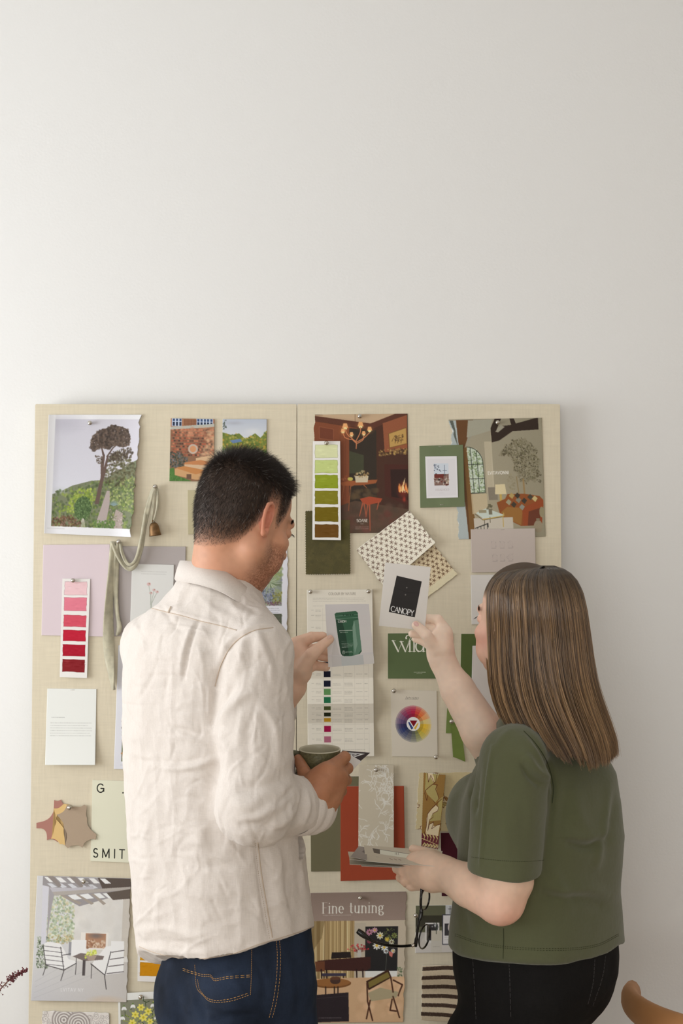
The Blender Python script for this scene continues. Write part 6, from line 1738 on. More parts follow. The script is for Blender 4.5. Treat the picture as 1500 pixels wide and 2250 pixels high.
b = MB(); lp = on_surface(T_shirt, [(377, 1334), (374, 1340), (371, 1346)], 6, .002); b.tube(lp, .0015, seg=6, flat=.4); b.build('locker_loop', m_stitch, man)

# --- jeans
hipM = np.array([P(530, 2150, 1.97)[0], CY + 1.965, .86])
JT = [(.66, hipM[0] - .01, hipM[1], .118, .10), (.76, hipM[0] - .004, hipM[1], .140, .112), (.84, hipM[0], hipM[1], .142, .112), (.93, hipM[0] - .004, hipM[1], .138, .104), (1.0, hipM[0], hipM[1], .13, .10)]
def f_jeans(p):
    d = loft(p, JT, math.atan2(S_[1], S_[0]), 2.2)
    d = smin(d, ell(p, hipM - F_ * .055 - S_ * .055 + [0, 0, -.05], (.072, .072, .085)), .03)
    d = smin(d, ell(p, hipM - F_ * .055 + S_ * .055 + [0, 0, -.05], (.072, .072, .085)), .03)
    for s in (1, -1):
        h0 = hipM + S_ * .066 * s
        L = chain(p, [(h0 + [0, 0, -.10], .086), (h0 + F_ * .012 + S_ * .006 * s + [0, 0, -.42], .064), (h0 - F_ * .012 + S_ * .012 * s + [0, 0, -.77], .056)], .02)
        d = smin(d, L, .012)
    return smax(d, (.045 - p[:, 2]).astype(np.float32), .004)
Vj, Qj = mesh_sdf(f_jeans, (-.45, -.9, .02), (.12, -.38, 1.0), .0042, 2.2)
Vj = relax(Vj, Qj, 2); Nj = vnormals(Vj, Qj)
Vj = Vj + Nj * (vnoise(Vj * [1, 1, .7], 22) * .006 + vnoise(Vj, 70) * .0018)[:, None]
Nj = vnormals(Vj, Qj)
Vj = crease(Vj, Nj, [([(400, 2135), (450, 2150), (520, 2130)], -3, 8), ([(560, 2110), (580, 2160), (575, 2220)], -3, 9), ([(440, 2215), (500, 2230), (560, 2228)], -4, 7), ([(620, 2080), (640, 2150), (636, 2230)], 3, 10), ([(412, 2150), (424, 2185), (428, 2215)], 4, 6), ([(490, 2120), (520, 2160), (540, 2190)], 2, 8), ([(412, 2160), (440, 2210), (450, 2250)], -5, 9), ([(400, 2190), (420, 2230)], 4, 9), ([(470, 2225), (540, 2215), (600, 2235)], 3, 10), ([(455, 2240), (530, 2240)], -4, 8), ([(606, 2060), (612, 2130), (600, 2250)], 1.6, 6)])
m_denim = mat('dark_denim', (24, 32, 46), rough=.85, spec=.2, weave=(900, .7, 1.4, .0003), noise=(9, .5, 2.4))
jeans = mesh_np('jeans', Vj, Qj, m_denim, man)
Tj = bvh_of(jeans)
m_gold = mat('gold_thread', (196, 148, 84), rough=.7)
pk = [(426, 2112), (428, 2150), (434, 2172), (466, 2202), (530, 2200), (551, 2184), (552, 2150), (553, 2085)]
for q_ in ([(428, 2120), (432, 2168), (445, 2186)], [(445, 2186), (464, 2201), (505, 2200), (548, 2186)], [(550, 2186), (552, 2140), (553, 2085)],
           [(402, 2128), (440, 2140), (462, 2142), (472, 2151), (500, 2146), (553, 2142)], [(402, 2132), (440, 2144), (462, 2146), (472, 2155), (500, 2150), (553, 2146)], [(434, 2152), (440, 2176), (462, 2196), (500, 2196), (546, 2182)]):
    seam('pocket_stitching', Tj, q_, .00042, m_gold, jeans, 70, dash=(2, 1))
for dx in (0, 7): seam('side_seam_stitching', Tj, [(606 + dx, 2062), (609 + dx, 2100), (607 + dx, 2150), (600 + dx, 2200), (590 + dx, 2240)], .00042, m_gold, jeans, 80, dash=(2, 1))
m_shoe = mat('brown_leather_shoe', (96, 66, 46), rough=.5)
def shoes(parent, hip, F, S, sp, m, L=.27, W=.045):
    for s in (1, -1):
        a = hip * [1, 1, 0] + S * sp * s
        def fs(p, a=a):
            d = smin(cone(p, a - F * .05 + [0, 0, .05], a + F * (L - .10) + [0, 0, .032], .045, .032), cone(p, a - F * .03 + [0, 0, .06], a - F * .03 + [0, 0, .11], .046, .04), .02)
            return smax(d, (.002 - p[:, 2]).astype(np.float32), .004)
        v, q = mesh_sdf(fs, a + [-.26, -.26, -.01], a + [.26, .26, .17], .006)
        mesh_np('shoe', v, q, m, parent)
shoes(man, hipM, F_, S_, .078, m_shoe)

# ================================================================== what the man holds
m_cardw = m_print
p = Pic(713, 1326, 822, 1467, (214, 211, 212), S=3)
p.grad(713, 1326, 822, 1440, (216, 214, 215), (220, 217, 215)); p.rect(713, 1445, 822, 1467, (216, 214, 212))
p.poly([(722, 1441), (746, 1445), (745, 1467), (722, 1467)], (206, 204, 202)); p.poly([(745, 1445), (797, 1445), (798, 1467), (745, 1467)], (196, 200, 200))
p.poly([(733, 1400), (742, 1443), (722, 1440)], (196, 192, 190), .5)
PG, PD, PLt = (58, 100, 76), (30, 58, 44), (150, 184, 168)
p.poly([(735, 1348), (740, 1345), (788, 1342), (793, 1346), (793, 1360), (795, 1436), (790, 1442), (768, 1446), (752, 1445), (745, 1440), (740, 1400), (737, 1362)], PG)
p.poly([(737, 1362), (752, 1361), (760, 1400), (764, 1444), (748, 1444), (744, 1436), (740, 1400)], PD, .7)
p.poly([(780, 1365), (793, 1362), (795, 1432), (784, 1444), (774, 1444), (776, 1400)], PLt, .45); p.poly([(776, 1380), (783, 1366), (786, 1420), (778, 1440)], (190, 212, 200), .35)
for y in (1351.5, 1358): p.line([(737, y + 1.5), (792, y - 1)], .8, (120, 160, 140))
for x in (757, 764, 768, 774, 780): p.ell(x, 1351, 2.4, 1.4, PD, .8)
text(p, 742.5, 1368, 4.4, 'CANOPY', (232, 236, 228), .16, .5, .06, .06); p.line([(742, 1361), (758, 1363)], .8, (206, 214, 206))
text(p, 745, 1388, 3.0, 'nourishing', (206, 216, 206), .16, .6, 0, .1) if False else p.tiny(745, 1386.5, 776, (214, 222, 214), 1, al=.95, h=1.5, ragged=.01)
p.tiny(746, 1390.5, 766, (206, 216, 206), 1, al=.8, h=.8, ragged=.01); p.tiny(748, 1411, 774, (196, 210, 200), 1, al=.4, h=.6); p.tiny(748, 1416, 776, (206, 216, 208), 4, dy=2.9, al=.8, h=.8, ragged=.12)
p.line([tuple(v) for v in arc(751.5, 1436, 3, 3.6, 0, 360, 14)], .6, (206, 216, 206)); p.line([(750, 1438), (751, 1434), (753, 1436)], .6, (206, 216, 206)); p.tiny(756, 1435, 774, (206, 216, 206), 2, dy=2.2, al=.8, h=.8, ragged=.2)
sheet_c = sheet('pouch_card', [(714, 1328), (810, 1327), (822, 1458), (721, 1466)], p, place=lambda s, t: 2.124 + .018 * s, lift=0, curl=lambda s, t: .006 * np.sin(PI * s) * 1.0, white=(224, 222, 218), step=1)
tag(sheet_c, 'card printed with a green pouch, in the man\'s raised hand', 'card')
# mug
mug = empty('mug', P(702, 1690, 1.968), 'olive green glazed mug with pale inside, in the man\'s near hand', 'mug')
mc = P(702, 1645, 1.968); 
b = MB(); rr_ = .0360
prof_o = [(.0205, -.072), (.022, -.0725), (.024, -.070)]
for k in range(13):
    u = k / 12; prof_o.append((.024 + (rr_ - .024) * (1 - (1 - u) ** 2.2), -.070 + .067 * u))
prof_o += [(rr_ + .0003, -.0012), (rr_ - .0006, .0004), (rr_ - .0022, 0.0)]
inn = [(r - .003, h) for r, h in prof_o[4:-3]][::-1] + [(.018, -.066), (1e-5, -.066)]
m_glaze = mat('olive_glaze', (108, 106, 76), rough=.28, spec=.6, noise=(260, .72, 1.2), bump=(240, .0010)); m_glaze_in = mat('pale_glaze', (196, 190, 166), rough=.25, spec=.6)
b.lathe([(1e-5, -.072)] + prof_o[:-2], mc, 56); b.build('mug_body', m_glaze, mug)
b = MB(); b.lathe(prof_o[-3:] + inn, mc, 56); b.build('mug_inside', m_glaze_in, mug)
b = MB()
hp = [mc + np.array(v) for v in ((-.034, .004, -.012), (-.048, .006, -.010), (-.058, .008, -.022), (-.056, .008, -.040), (-.042, .006, -.050), (-.030, .004, -.050))]
b.tube(list(spline(hp, 24)), .0042, seg=12, flat=1.5); b.build('mug_handle', m_glaze, mug)
# folded leaflets behind the mug
p = Pic(0, 0, 60, 40, (58, 50, 50), S=3)
p.poly([(8, 8), (52, 6), (30, 36)], (226, 222, 218)); p.poly([(15, 12), (44, 10), (30, 30)], (58, 50, 50)); p.poly([(22, 14), (38, 13), (30, 24)], (226, 222, 218)); p.poly([(26, 15.5), (34, 15), (30, 20.5)], (58, 50, 50))
tag(sheet('leaflet', [(752, 1649), (813, 1654), (790, 1674), (742, 1664)], p, place=lambda s, t: 2.052 - .02 * t + .012 * s, lift=0, white=WB, step=1, thick=.0004), 'dark leaflet with white triangle lines, behind the man\'s knuckles', 'leaflet')
p = Pic(0, 0, 50, 40, (226, 222, 218), S=1)
tag(sheet('leaflet', [(763, 1655), (794, 1673), (772, 1694), (735, 1690)], p, place=lambda s, t: 2.036 + .004 * s, lift=0, white=(226, 220, 212), step=1, thick=.0004), 'plain white leaflet below the dark one, behind the man\'s knuckles', 'leaflet')
p = Pic(0, 0, 30, 60, (60, 54, 50), S=1)
p.rect(0, 34, 30, 60, (206, 206, 196))
tag(sheet('leaflet', [(650, 1690), (676, 1700), (672, 1722), (653, 1722)], p, place=lambda s, t: 1.985 + .0 * s, lift=0, white=WB, step=1, thick=.0005), 'black and white leaflet edge between the man\'s shirt and wrist', 'leaflet')
# ================================================================== the woman
YW = math.radians(135)
FW, SW = np.array([math.cos(YW), math.sin(YW), 0]), np.array([-math.sin(YW), math.cos(YW), 0])   # facing; her left
SW = np.array([-.7071, -.7071, 0])
wom = empty('person', (.37, -.46, 0), 'long haired person in dark green short sleeved top and black jeans, holding up a card', 'person')
m_skin_w = mat('skin_woman', attr='Col', bump=(700, .0001), **SKIN_M)
wc, WM = head_frame(P(1144, 1366, 2.14), math.radians(124), math.radians(-2))
WS_ = .93
def f_whead(p):
    q = ((p - wc.astype(np.float32)) @ WM.astype(np.float32)) / WS_
    d = head_sdf(q, True, ears=(1, -1)) * WS_
    n = cone(p, P(1165, 1420, 2.13), P(1185, 1590, 2.10), .050, .055)
    n = smin(n, cone(p, P(1185, 1590, 2.10), P(1185, 1650, 2.1), .055, .08), .03)
    return smin(d, n, .022)
V1, Q1 = mesh_sdf(f_whead, wc - [.15, .15, .28], wc + [.15, .15, .14], .0018)
V1 = relax(V1, Q1, 1); q1 = (V1 - wc) @ WM / WS_
C1 = skin_col((240, 198, 176), V1, 2)
ck = np.exp(-(vlen((np.abs(q1) - [.048, 0, 0]) * [1, 0, 0]) ** 2) / .018 ** 2 - ((q1[:, 2] + .035) / .022) ** 2) * (q1[:, 1] > 0)
C1 = C1 * (1 - ck[:, None] * np.array([.0, .12, .10]))
lips = np.exp(-((q1[:, 2] + .072) / .007) ** 2) * (np.abs(q1[:, 0]) < .022) * (q1[:, 1] > .085)
C1 = C1 * (1 - lips[:, None] * np.array([.08, .34, .26]))
sc_ = np.clip((q1[:, 2] - .045) / .02, 0, 1) * np.clip((.075 - q1[:, 1]) / .02, 0, 1)
C1 = C1 * (1 - sc_[:, None]) + np.array([70, 52, 36]) * sc_[:, None]
# raised right hand with the black card
HR = dict(palm=[px_pts([(974, 1455, 2.205, 26), (970, 1425, 2.20, 27), (972, 1398, 2.205, 24)]), px_pts([(955, 1440, 2.20, 18), (956, 1415, 2.20, 18)])],
  fingers=[px_pts([(957, 1426, 2.19, 16), (937, 1396, 2.18, 12.5), (914, 1374, 2.186, 10)]),
           px_pts([(978, 1388, 2.212, 15), (962, 1361, 2.214, 11), (940, 1358, 2.222, 9), (926, 1362, 2.226, 8)]),
           px_pts([(972, 1396, 2.216, 13), (953, 1380, 2.22, 10), (934, 1375, 2.229, 9)]),
           px_pts([(958, 1408, 2.222, 13), (928, 1396, 2.232, 9.5), (905, 1393, 2.232, 8.5)]),
           px_pts([(958, 1428, 2.222, 12), (932, 1411, 2.232, 9), (912, 1404, 2.235, 8)])],
  arm=[(P(974, 1458, 2.205), .0235), (P(1005, 1515, 2.195), .033), (P(1058, 1605, 2.18), .041), (P(1100, 1660, 2.2), .046), (P(1190, 1650, 2.24), .05)])
HL = dict(palm=[px_pts([(972, 1918, 2.06, 33), (942, 1912, 2.07, 40), (916, 1905, 2.085, 30)]), px_pts([(950, 1930, 2.065, 30), (925, 1925, 2.075, 25)]), px_pts([(945, 1893, 2.07, 22), (920, 1892, 2.08, 20)])],
  fingers=[px_pts([(914, 1892, 2.09, 18), (896, 1898, 2.105, 12), (880, 1900, 2.13, 10), (872, 1890, 2.15, 9)]),
           px_pts([(908, 1908, 2.085, 18), (886, 1912, 2.095, 13), (872, 1908, 2.12, 11), (870, 1896, 2.14, 9.5)]),
           px_pts([(912, 1926, 2.08, 17), (890, 1934, 2.09, 12.5), (880, 1928, 2.115, 10.5), (884, 1916, 2.135, 9)]),
           px_pts([(924, 1940, 2.075, 16), (904, 1946, 2.085, 11.5), (892, 1940, 2.11, 9.5), (896, 1928, 2.13, 8.5)]),
           px_pts([(950, 1888, 2.08, 20), (930, 1874, 2.11, 13), (908, 1866, 2.13, 10)])],
  arm=[(P(975, 1917, 2.058), .0285), (P(1030, 1945, 2.01), .0375), (P(1098, 1975, 1.955), .043), (P(1112, 1930, 1.955), .046), (P(1120, 1700, 1.98), .048)])
lo, hi = bb([P(890, 1340, 2.18), P(1125, 1690, 2.24), P(1000, 1500, 2.16)], .03)
V2, Q2 = hand_mesh(HR, lo, hi, .0013)
lo, hi = bb([P(860, 1850, 2.16), P(1165, 2040, 1.93), P(1165, 1880, 1.93)], .035)
V3, Q3 = hand_mesh(HL, lo, hi, .0014)
C2 = skin_col((248, 222, 202), V2, 3); C3 = skin_col((242, 208, 184), V3, 5)  # raised arm coloured paler, standing in for window light on it
el = np.exp(-(vlen(V3 - P(1108, 2010, 1.94)) / .045) ** 2); C3 = C3 * (1 - el[:, None] * np.array([.0, .10, .10]))
hipW = np.array([P(1180, 2150, 2.12)[0], CY + 2.12, .80])
def f_wcore(p):
    d = cone(p, P(1180, 1720, 2.12), P(1175, 2080, 2.12), .10, .09)
    d = smin(d, cone(p, P(1185, 1600, 2.1), P(1180, 1720, 2.12), .06, .09), .03)
    d = smin(d, cone(p, P(1130, 1670, 1.99), P(1225, 1665, 2.2), .042, .042), .03)
    d = smin(d, chain(p, [(a, r * .85) for a, r in HR['arm'][3:]], .02), .02); d = smin(d, chain(p, [(a, r * .85) for a, r in HL['arm'][3:]], .02), .02)
    for s in (1, -1):
        h0 = hipW + [-.055, 0, 0] + SW * .06 * s
        d = smin(d, chain(p, [(h0 + [.02, 0, -.04], .05), (h0 + FW * .02 + [0, 0, -.38], .045), (h0 + [0, 0, -.72], .034)], .02), .03)
    return d
V4, Q4 = mesh_sdf(f_wcore, (.1, -.9, .04), (.65, -.2, 1.35), .009, 1.6)
Vb, Qb, Cb = merge([(V1, Q1, C1), (V2, Q2, C2), (V3, Q3, C3), (V4, Q4, np.tile([[232, 184, 160.]], (len(V4), 1)))])
mesh_np('body', Vb, Qb, m_skin_w, wom, col=np.clip(Cb, 0, 255) / 255)
nail(wom, P(914, 1371, 2.1775), P(912, 1372, 2.186) - P(937, 1396, 2.18), P(916, 1366, 2.10) - P(914, 1374, 2.186), .0115, .0085, mat('pink_nail', (236, 192, 184), rough=.22, spec=.5))
brows(wc, WM, wom, mat('brown_brow_hair', (96, 70, 50)), WS_, seed=4); eyes(wc, WM, wom, WS_)

# --- hair: a full curtain laid strand by strand over a soft inner shape
HT = np.array([  # py, left, right, depth of centre, half depth
 (1243, 1170, 1215, 2.135, .020), (1248, 1135, 1233, 2.135, .048), (1258, 1104, 1250, 2.135, .068), (1275, 1082, 1265, 2.135, .088), (1300, 1070, 1278, 2.135, .099), (1340, 1070, 1287, 2.13, .102), (1400, 1072, 1295, 2.13, .101),
 (1450, 1074, 1301, 2.125, .100), (1500, 1079, 1310, 2.115, .096), (1540, 1088, 1322, 2.10, .092), (1580, 1104, 1336, 2.08, .088), (1620, 1130, 1349, 2.06, .084), (1660, 1165, 1355, 2.045, .080), (1690, 1190, 1352, 2.04, .076)], float)
def hair_pt(u, phi, inset=0.0):
    """u: picture height along the curtain, phi: angle round the head (pi = face side, 3pi/2 = towards the room)"""
    y = u; xl, xr, dc, hd = (np.interp(y, HT[:, 0], HT[:, i]) for i in (1, 2, 3, 4))
    A = (xr - xl) / 2 - inset / .00086; cx = (xl + xr) / 2
    ex = .92
    c, s = np.cos(phi), np.sin(phi)
    x = cx + A * np.sign(c) * np.abs(c) ** ex; d = dc + (hd - inset) * np.sign(s) * np.abs(s) ** ex
    return np.stack([(x - 750) / FPX * d, CY + d, CZ + (1125 - y) / FPX * d], -1)
ang0, ang1 = math.radians(172), math.radians(432)
def part(phi, y):
    """over the brow the hair is drawn aside to the two edges of the curtain"""
    w = np.clip((y - 1258) / 62, 0, 1); w = w * w * (3 - 2 * w)
    deg = np.degrees(phi)
    edge = np.where(deg < 122 + 0, 72.0, np.where(deg < 172, 172.0, np.where(deg > 432, 432.0, deg)))
    return np.radians(deg * (1 - w) + edge * w)
nu, nv = 60, 160
U = np.linspace(0, 1, nu); PH = np.linspace(math.radians(123), math.radians(481), nv)
def end_y(phi):
    """where the cut ends, by angle"""
    return np.interp(np.degrees(phi), [172, 186, 205, 230, 255, 285, 320, 350, 380, 432], [1572, 1580, 1596, 1630, 1662, 1676, 1672, 1652, 1640, 1600])
G = []
for u in U:
    ye = end_y(part(PH, 1400)); y = 1243 + (ye - 1250) * (u ** 1.35); G.append(hair_pt(y, part(PH, y), .010))
G = np.array(G)
idx = np.arange(nu * nv).reshape(nu, nv)
F1 = np.stack([idx[:-1, :-1], idx[:-1, 1:], idx[1:, 1:], idx[1:, :-1]], -1).reshape(-1, 4)
cen = G.mean((0, 1)); Gi = G + (cen * [1, 1, 0] + G * [0, 0, 1] - G) * .10
V = np.concatenate([G.reshape(-1, 3), Gi.reshape(-1, 3)]); o = nu * nv
ring = np.concatenate([idx[0, :], idx[1:, -1], idx[-1, -2::-1], idx[-2:0:-1, 0]])
F2 = np.stack([ring, np.roll(ring, -1), np.roll(ring, -1) + o, ring + o], -1)
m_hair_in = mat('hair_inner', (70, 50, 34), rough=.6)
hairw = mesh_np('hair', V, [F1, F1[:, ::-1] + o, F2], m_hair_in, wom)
rs = np.random.RandomState(8)
nS, K = 15500, 22
phi = math.radians(123) + math.radians(358) * rs.rand(nS)
lock = np.floor((phi - ang0) * 16 + rs.randn(nS) * .08); lock = np.clip(lock, 0, (ang1 - ang0) * 16 - 1)                # locks gather the strands
lr = np.random.RandomState(4); lof = lr.rand(400); lof2 = lr.rand(400); lof3 = lr.rand(400)
li = lock.astype(int) % 400
lc = ang0 + (lock + .5) / 16
gather = np.where((phi > ang0) & (phi < ang1), .22 + .35 * lof[li], 0)
depth = rs.rand(nS) ** 1.8 * .012
ye = end_y(part(phi, 1400)) + rs.randn(nS) * 5 + (lof2[li] - .5) * 22 - (rs.rand(nS) < .12) * rs.rand(nS) * 60
Pt = np.empty((nS, K, 3), np.float32)
wav = rs.rand(nS) * 6.28
for k in range(K):
    u = k / (K - 1)
    y = 1243 + (ye - 1243) * u ** 1.3
    g = gather * np.clip((u - .25) / .75, 0, 1) ** 1.2
    ph = phi * (1 - g) + lc * g + .05 * (lof3[li] - .5) * math.sin(u * 5)
    ph = ph + .012 * np.sin(wav + u * 7)
    ins = depth - .002 + (.002 + .010 * lof2[li]) * u * np.cos((phi - lc) * 16 * PI) + .016 * np.exp(-((phi - 5.02 + .10 * u) / .045) ** 2) * u - .012 * (lof3[li] - .4) * u ** 3
    Pt[:, k] = hair_pt(y, part(ph, y), ins)
T = np.gradient(Pt, axis=1); T /= vlen(T)[..., None] + 1e-9
out = Pt - (Pt.mean(1, keepdims=True) * 0 + np.array([cen[0], cen[1], 0]) + Pt * [0, 0, 1]); out[..., 2] = 0
a = out - T * (out * T).sum(-1)[..., None]; a /= vlen(a)[..., None] + 1e-9; b_ = np.cross(T, a)
V = np.empty((nS, K, 3, 3), np.float32)
r0 = (.00042 + .00022 * rs.rand(nS))[:, None]
rr = r0 * np.interp(np.arange(K) / (K - 1), [0, .1, .8, 1], [.7, 1, .9, .25])[None]
for j in range(3):
    an = 2 * PI * j / 3
    V[:, :, j] = Pt + (a * math.cos(an) + b_ * math.sin(an)) * rr[..., None]
idx = np.arange(nS * K * 3).reshape(nS, K, 3)
F = np.concatenate([np.stack([idx[:, :-1, j], idx[:, :-1, (j + 1) % 3], idx[:, 1:, (j + 1) % 3], idx[:, 1:, j]], -1).reshape(-1, 4) for j in range(3)])
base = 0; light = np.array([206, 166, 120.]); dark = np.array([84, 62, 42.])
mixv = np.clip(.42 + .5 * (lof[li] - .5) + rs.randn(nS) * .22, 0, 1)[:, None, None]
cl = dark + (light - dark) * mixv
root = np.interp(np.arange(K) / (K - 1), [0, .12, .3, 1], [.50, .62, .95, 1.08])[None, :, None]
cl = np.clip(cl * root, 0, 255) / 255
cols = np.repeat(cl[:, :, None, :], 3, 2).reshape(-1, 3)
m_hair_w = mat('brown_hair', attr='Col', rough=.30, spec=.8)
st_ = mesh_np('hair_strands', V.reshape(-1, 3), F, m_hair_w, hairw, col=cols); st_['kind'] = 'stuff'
# --- top
def tw(py, d=2.12): return CZ + (1125 - py) / FPX * d
def roww(py, xl, xr, A, B, d=2.12): return (tw(py, d), ((xl + xr) / 2 - 750) / FPX * d, CY + d, A, B)
TW = [roww(1598, 1120, 1250, .070, .062), roww(1625, 1085, 1290, .100, .080), roww(1655, 1062, 1325, .130, .100), roww(1700, 1040, 1347, .150, .120), roww(1760, 1022, 1356, .156, .136), roww(1830, 1016, 1360, .160, .142), roww(1900, 1010, 1358, .162, .140),
      roww(1960, 1004, 1356, .164, .140), roww(2020, 998, 1359, .170, .144), roww(2080, 994, 1362, .174, .148), roww(2150, 998, 1360, .174, .148)]
sN = P(1128, 1668, 1.985); eN = P(1112, 1930, 1.955)
def f_top(p):
    d = loft(p, TW, math.radians(45), 2.2)
    d = smin(d, ell(p, P(1056, 1790, 2.20), (.068, .078, .080)), .035)
    d = smin(d, ell(p, P(1120, 1790, 2.27), (.062, .075, .078)), .035)
    d = smin(d, cone(p, P(1175, 1625, 2.1), sN, .055, .056), .03)
    d = smin(d, cone(p, P(1190, 1625, 2.12), P(1245, 1672, 2.22), .055, .056), .03)
    d = smin(d, cone(p, P(1245, 1672, 2.22), P(1150, 1665, 2.24), .058, .058), .02)     # far sleeve, reaching forward
    d = smin(d, cone(p, P(1172, 1660, 2.2), P(1108, 1650, 2.185), .055, .060), .015)
    ax_ = P(1040, 1560, 2.185) - P(1108, 1660, 2.19); ax_ /= np.linalg.norm(ax_)
    d = smax(d, np.where(vlen(p - P(1090, 1635, 2.185)) < .085, (p - P(1086, 1628, 2.185)) @ ax_, -1).astype(np.float32), .004)
    sl = chain(p, [(sN, .060), ((sN + eN) / 2 + [-.002, 0, .02], .066), (eN + [-.004, 0, 0], .0635)], .01)
    a0 = P(1030, 1908, 1.955); nrm = np.array([-.05, 0, -1.0]); nrm /= np.linalg.norm(nrm)
    sl = smax(sl, ((p - P(1112, 1915, 1.955)) @ nrm).astype(np.float32), .003)
    d = smin(d, sl, .008)
    d = smax(d, -ell(p, P(1178, 1560, 2.11), (.062, .062, .050)), .006)
    px_, py_, dd = topx(p.astype(float))
    hem = np.interp(px_, [990, 1010, 1060, 1110, 1180, 1250, 1300, 1335, 1360], [2082, 2092, 2104, 2110, 2114, 2113, 2106, 2095, 2078]) - np.clip((dd - 2.05) * 90, -4, 30)
    d = smax(d, ((CZ + (1125 - hem) / FPX * dd) - p[:, 2]).astype(np.float32), .004)
    return d.astype(np.float32)
Vt, Qt = mesh_sdf(f_top, (.14, -.86, .78), (.64, -.22, 1.32), .0028, 2.4)
Vt = relax(Vt, Qt, 2); Nt = vnormals(Vt, Qt)
Vt = Vt + Nt * (vnoise(Vt * [1, 1, .5], 9) * .010 + vnoise(Vt + 5, 24) * .003)[:, None]
Nt = vnormals(Vt, Qt)
WF = [([(1082, 1640), (1074, 1700), (1066, 1780), (1060, 1850), (1054, 1905)], 4.2, 4), ([(1160, 1612), (1190, 1650), (1208, 1690), (1216, 1730), (1214, 1760), (1206, 1840)], -5, 6), ([(1150, 1620), (1180, 1660), (1196, 1700), (1204, 1740)], 3, 8),
 ([(1152, 1656), (1172, 1690), (1200, 1715)], 8, 11), ([(1146, 1672), (1165, 1704), (1190, 1726)], -5, 9), ([(1040, 1660), (1038, 1700), (1042, 1740)], -6, 8), ([(1030, 1650), (1024, 1700), (1030, 1744)], 5, 7), ([(1052, 1680), (1046, 1730), (1042, 1790)], -4, 6),
 ([(1026, 1700), (1036, 1740), (1041, 1780)], -5, 6), ([(984, 1760), (1010, 1740), (1034, 1744)], 3, 12), ([(1240, 1850), (1290, 1860), (1330, 1842)], -6, 10), ([(1230, 1835), (1290, 1840), (1335, 1820)], 4, 14), ([(1340, 1720), (1330, 1800), (1315, 1880), (1308, 1910)], 3.4, 9), ([(1352, 1740), (1344, 1800), (1326, 1870)], -3, 10),
 ([(1180, 1965), (1230, 1975), (1280, 1975), (1330, 1995)], -4, 12), ([(1190, 1945), (1240, 1955), (1300, 1955), (1340, 1970)], 4, 14), ([(1210, 1900), (1230, 1950), (1250, 1990)], 3, 14), ([(1250, 1700), (1240, 1780), (1225, 1840)], -3, 16), ([(1260, 1740), (1275, 1800), (1300, 1830)], 2.5, 16),
 ([(1100, 1780), (1110, 1830), (1112, 1880)], 2, 14), ([(1140, 1760), (1150, 1810), (1145, 1860)], -2, 14), ([(1130, 1600), (1105, 1620), (1085, 1650)], 2.2, 8), ([(1000, 2082), (1100, 2100), (1230, 2103), (1340, 2082)], 1.6, 14), ([(1010, 1960), (1020, 2020), (1030, 2070)], -2.5, 12)]
Vt = crease(Vt, Nt, [(f[0], f[1] * 1.5, f[2]) for f in WF]); Nt = vnormals(Vt, Qt); Vt = Vt + Nt * (vnoise(Vt, 200) * .0004)[:, None]
m_jersey = mat('green_jersey', (91, 94, 67), rough=.95, spec=.08, sheen=.25, weave=(900, .90, 1.08, .0002))
topo = mesh_np('jersey_top', Vt, Qt, m_jersey, wom)
Tt = bvh_of(topo)
m_seam = mat('green_seam', (58, 64, 42), rough=.9)
seam('armhole_seam', Tt, [(1150, 1606), (1178, 1636), (1202, 1676), (1215, 1725), (1213, 1765)], .0007, m_seam, wom, 60)
seam('sleeve_stitching', Tt, [(1036, 1883), (1090, 1890), (1150, 1893), (1194, 1890)], .0004, m_seam, wom, 90, dash=(1, 1))
for y in (0, 4): seam('hem_stitching', Tt, [(1000, 2052 + y), (1060, 2072 + y), (1140, 2082 + y), (1240, 2084 + y), (1310, 2075 + y), (1358, 2052 + y)], .0004, m_seam, wom, 160, dash=(1, 1))
seam('side_seam', Tt, [(1106, 2040), (1106, 2075), (1105, 2106)], .0006, m_seam, wom, 20)
nb_ = [[P(x, y + dy, d) for x, y, d in ((1092, 1600, 2.13), (1104, 1586, 2.085), (1128, 1580, 2.05), (1160, 1590, 2.03), (1200, 1602, 2.03), (1240, 1604, 2.06), (1262, 1600, 2.11))] for dy in (-12, 0, 12, 24)]
band('neckband', nb_, 40, m_jersey, wom, .003)
# --- black jeans
JW = [roww(2330, 1010, 1225, .105, .10), roww(2250, 1014, 1275, .118, .110), roww(2187, 1008, 1325, .138, .128), roww(2127, 998, 1350, .155, .142), roww(2080, 998, 1354, .158, .142), roww(2020, 1004, 1352, .155, .138)]
def f_wj(p):
    d = loft(p, JW, math.radians(45), 2.2)
    for s in (1, -1):
        d = smin(d, ell(p, hipW - FW * .050 + SW * .05 * s + [-.012, 0, .0], (.078, .078, .085)), .03)
        h0 = hipW + [-.055, 0, 0] + SW * .06 * s
        d = smin(d, chain(p, [(h0 + [0, 0, -.12], .080), (h0 + FW * .02 + [0, 0, -.38], .066), (h0 + [0, 0, -.72], .054)], .02), .012)
    return smax(d, (.045 - p[:, 2]).astype(np.float32), .004)
Vj, Qj = mesh_sdf(f_wj, (.1, -.9, .02), (.68, -.2, .93), .0045, 2.2)
Vj = relax(Vj, Qj, 2); Nj = vnormals(Vj, Qj)
Vj = Vj + Nj * (vnoise(Vj, 24) * .004 + vnoise(Vj, 70) * .0012)[:, None]
wj = mesh_np('jeans', Vj, Qj, mat('black_denim', (26, 25, 25), rough=.9, spec=.15, weave=(900, .6, 1.4, .0003)), wom)
Twj = bvh_of(wj); m_bs = mat('worn_black_seam', (66, 64, 64), rough=.9)
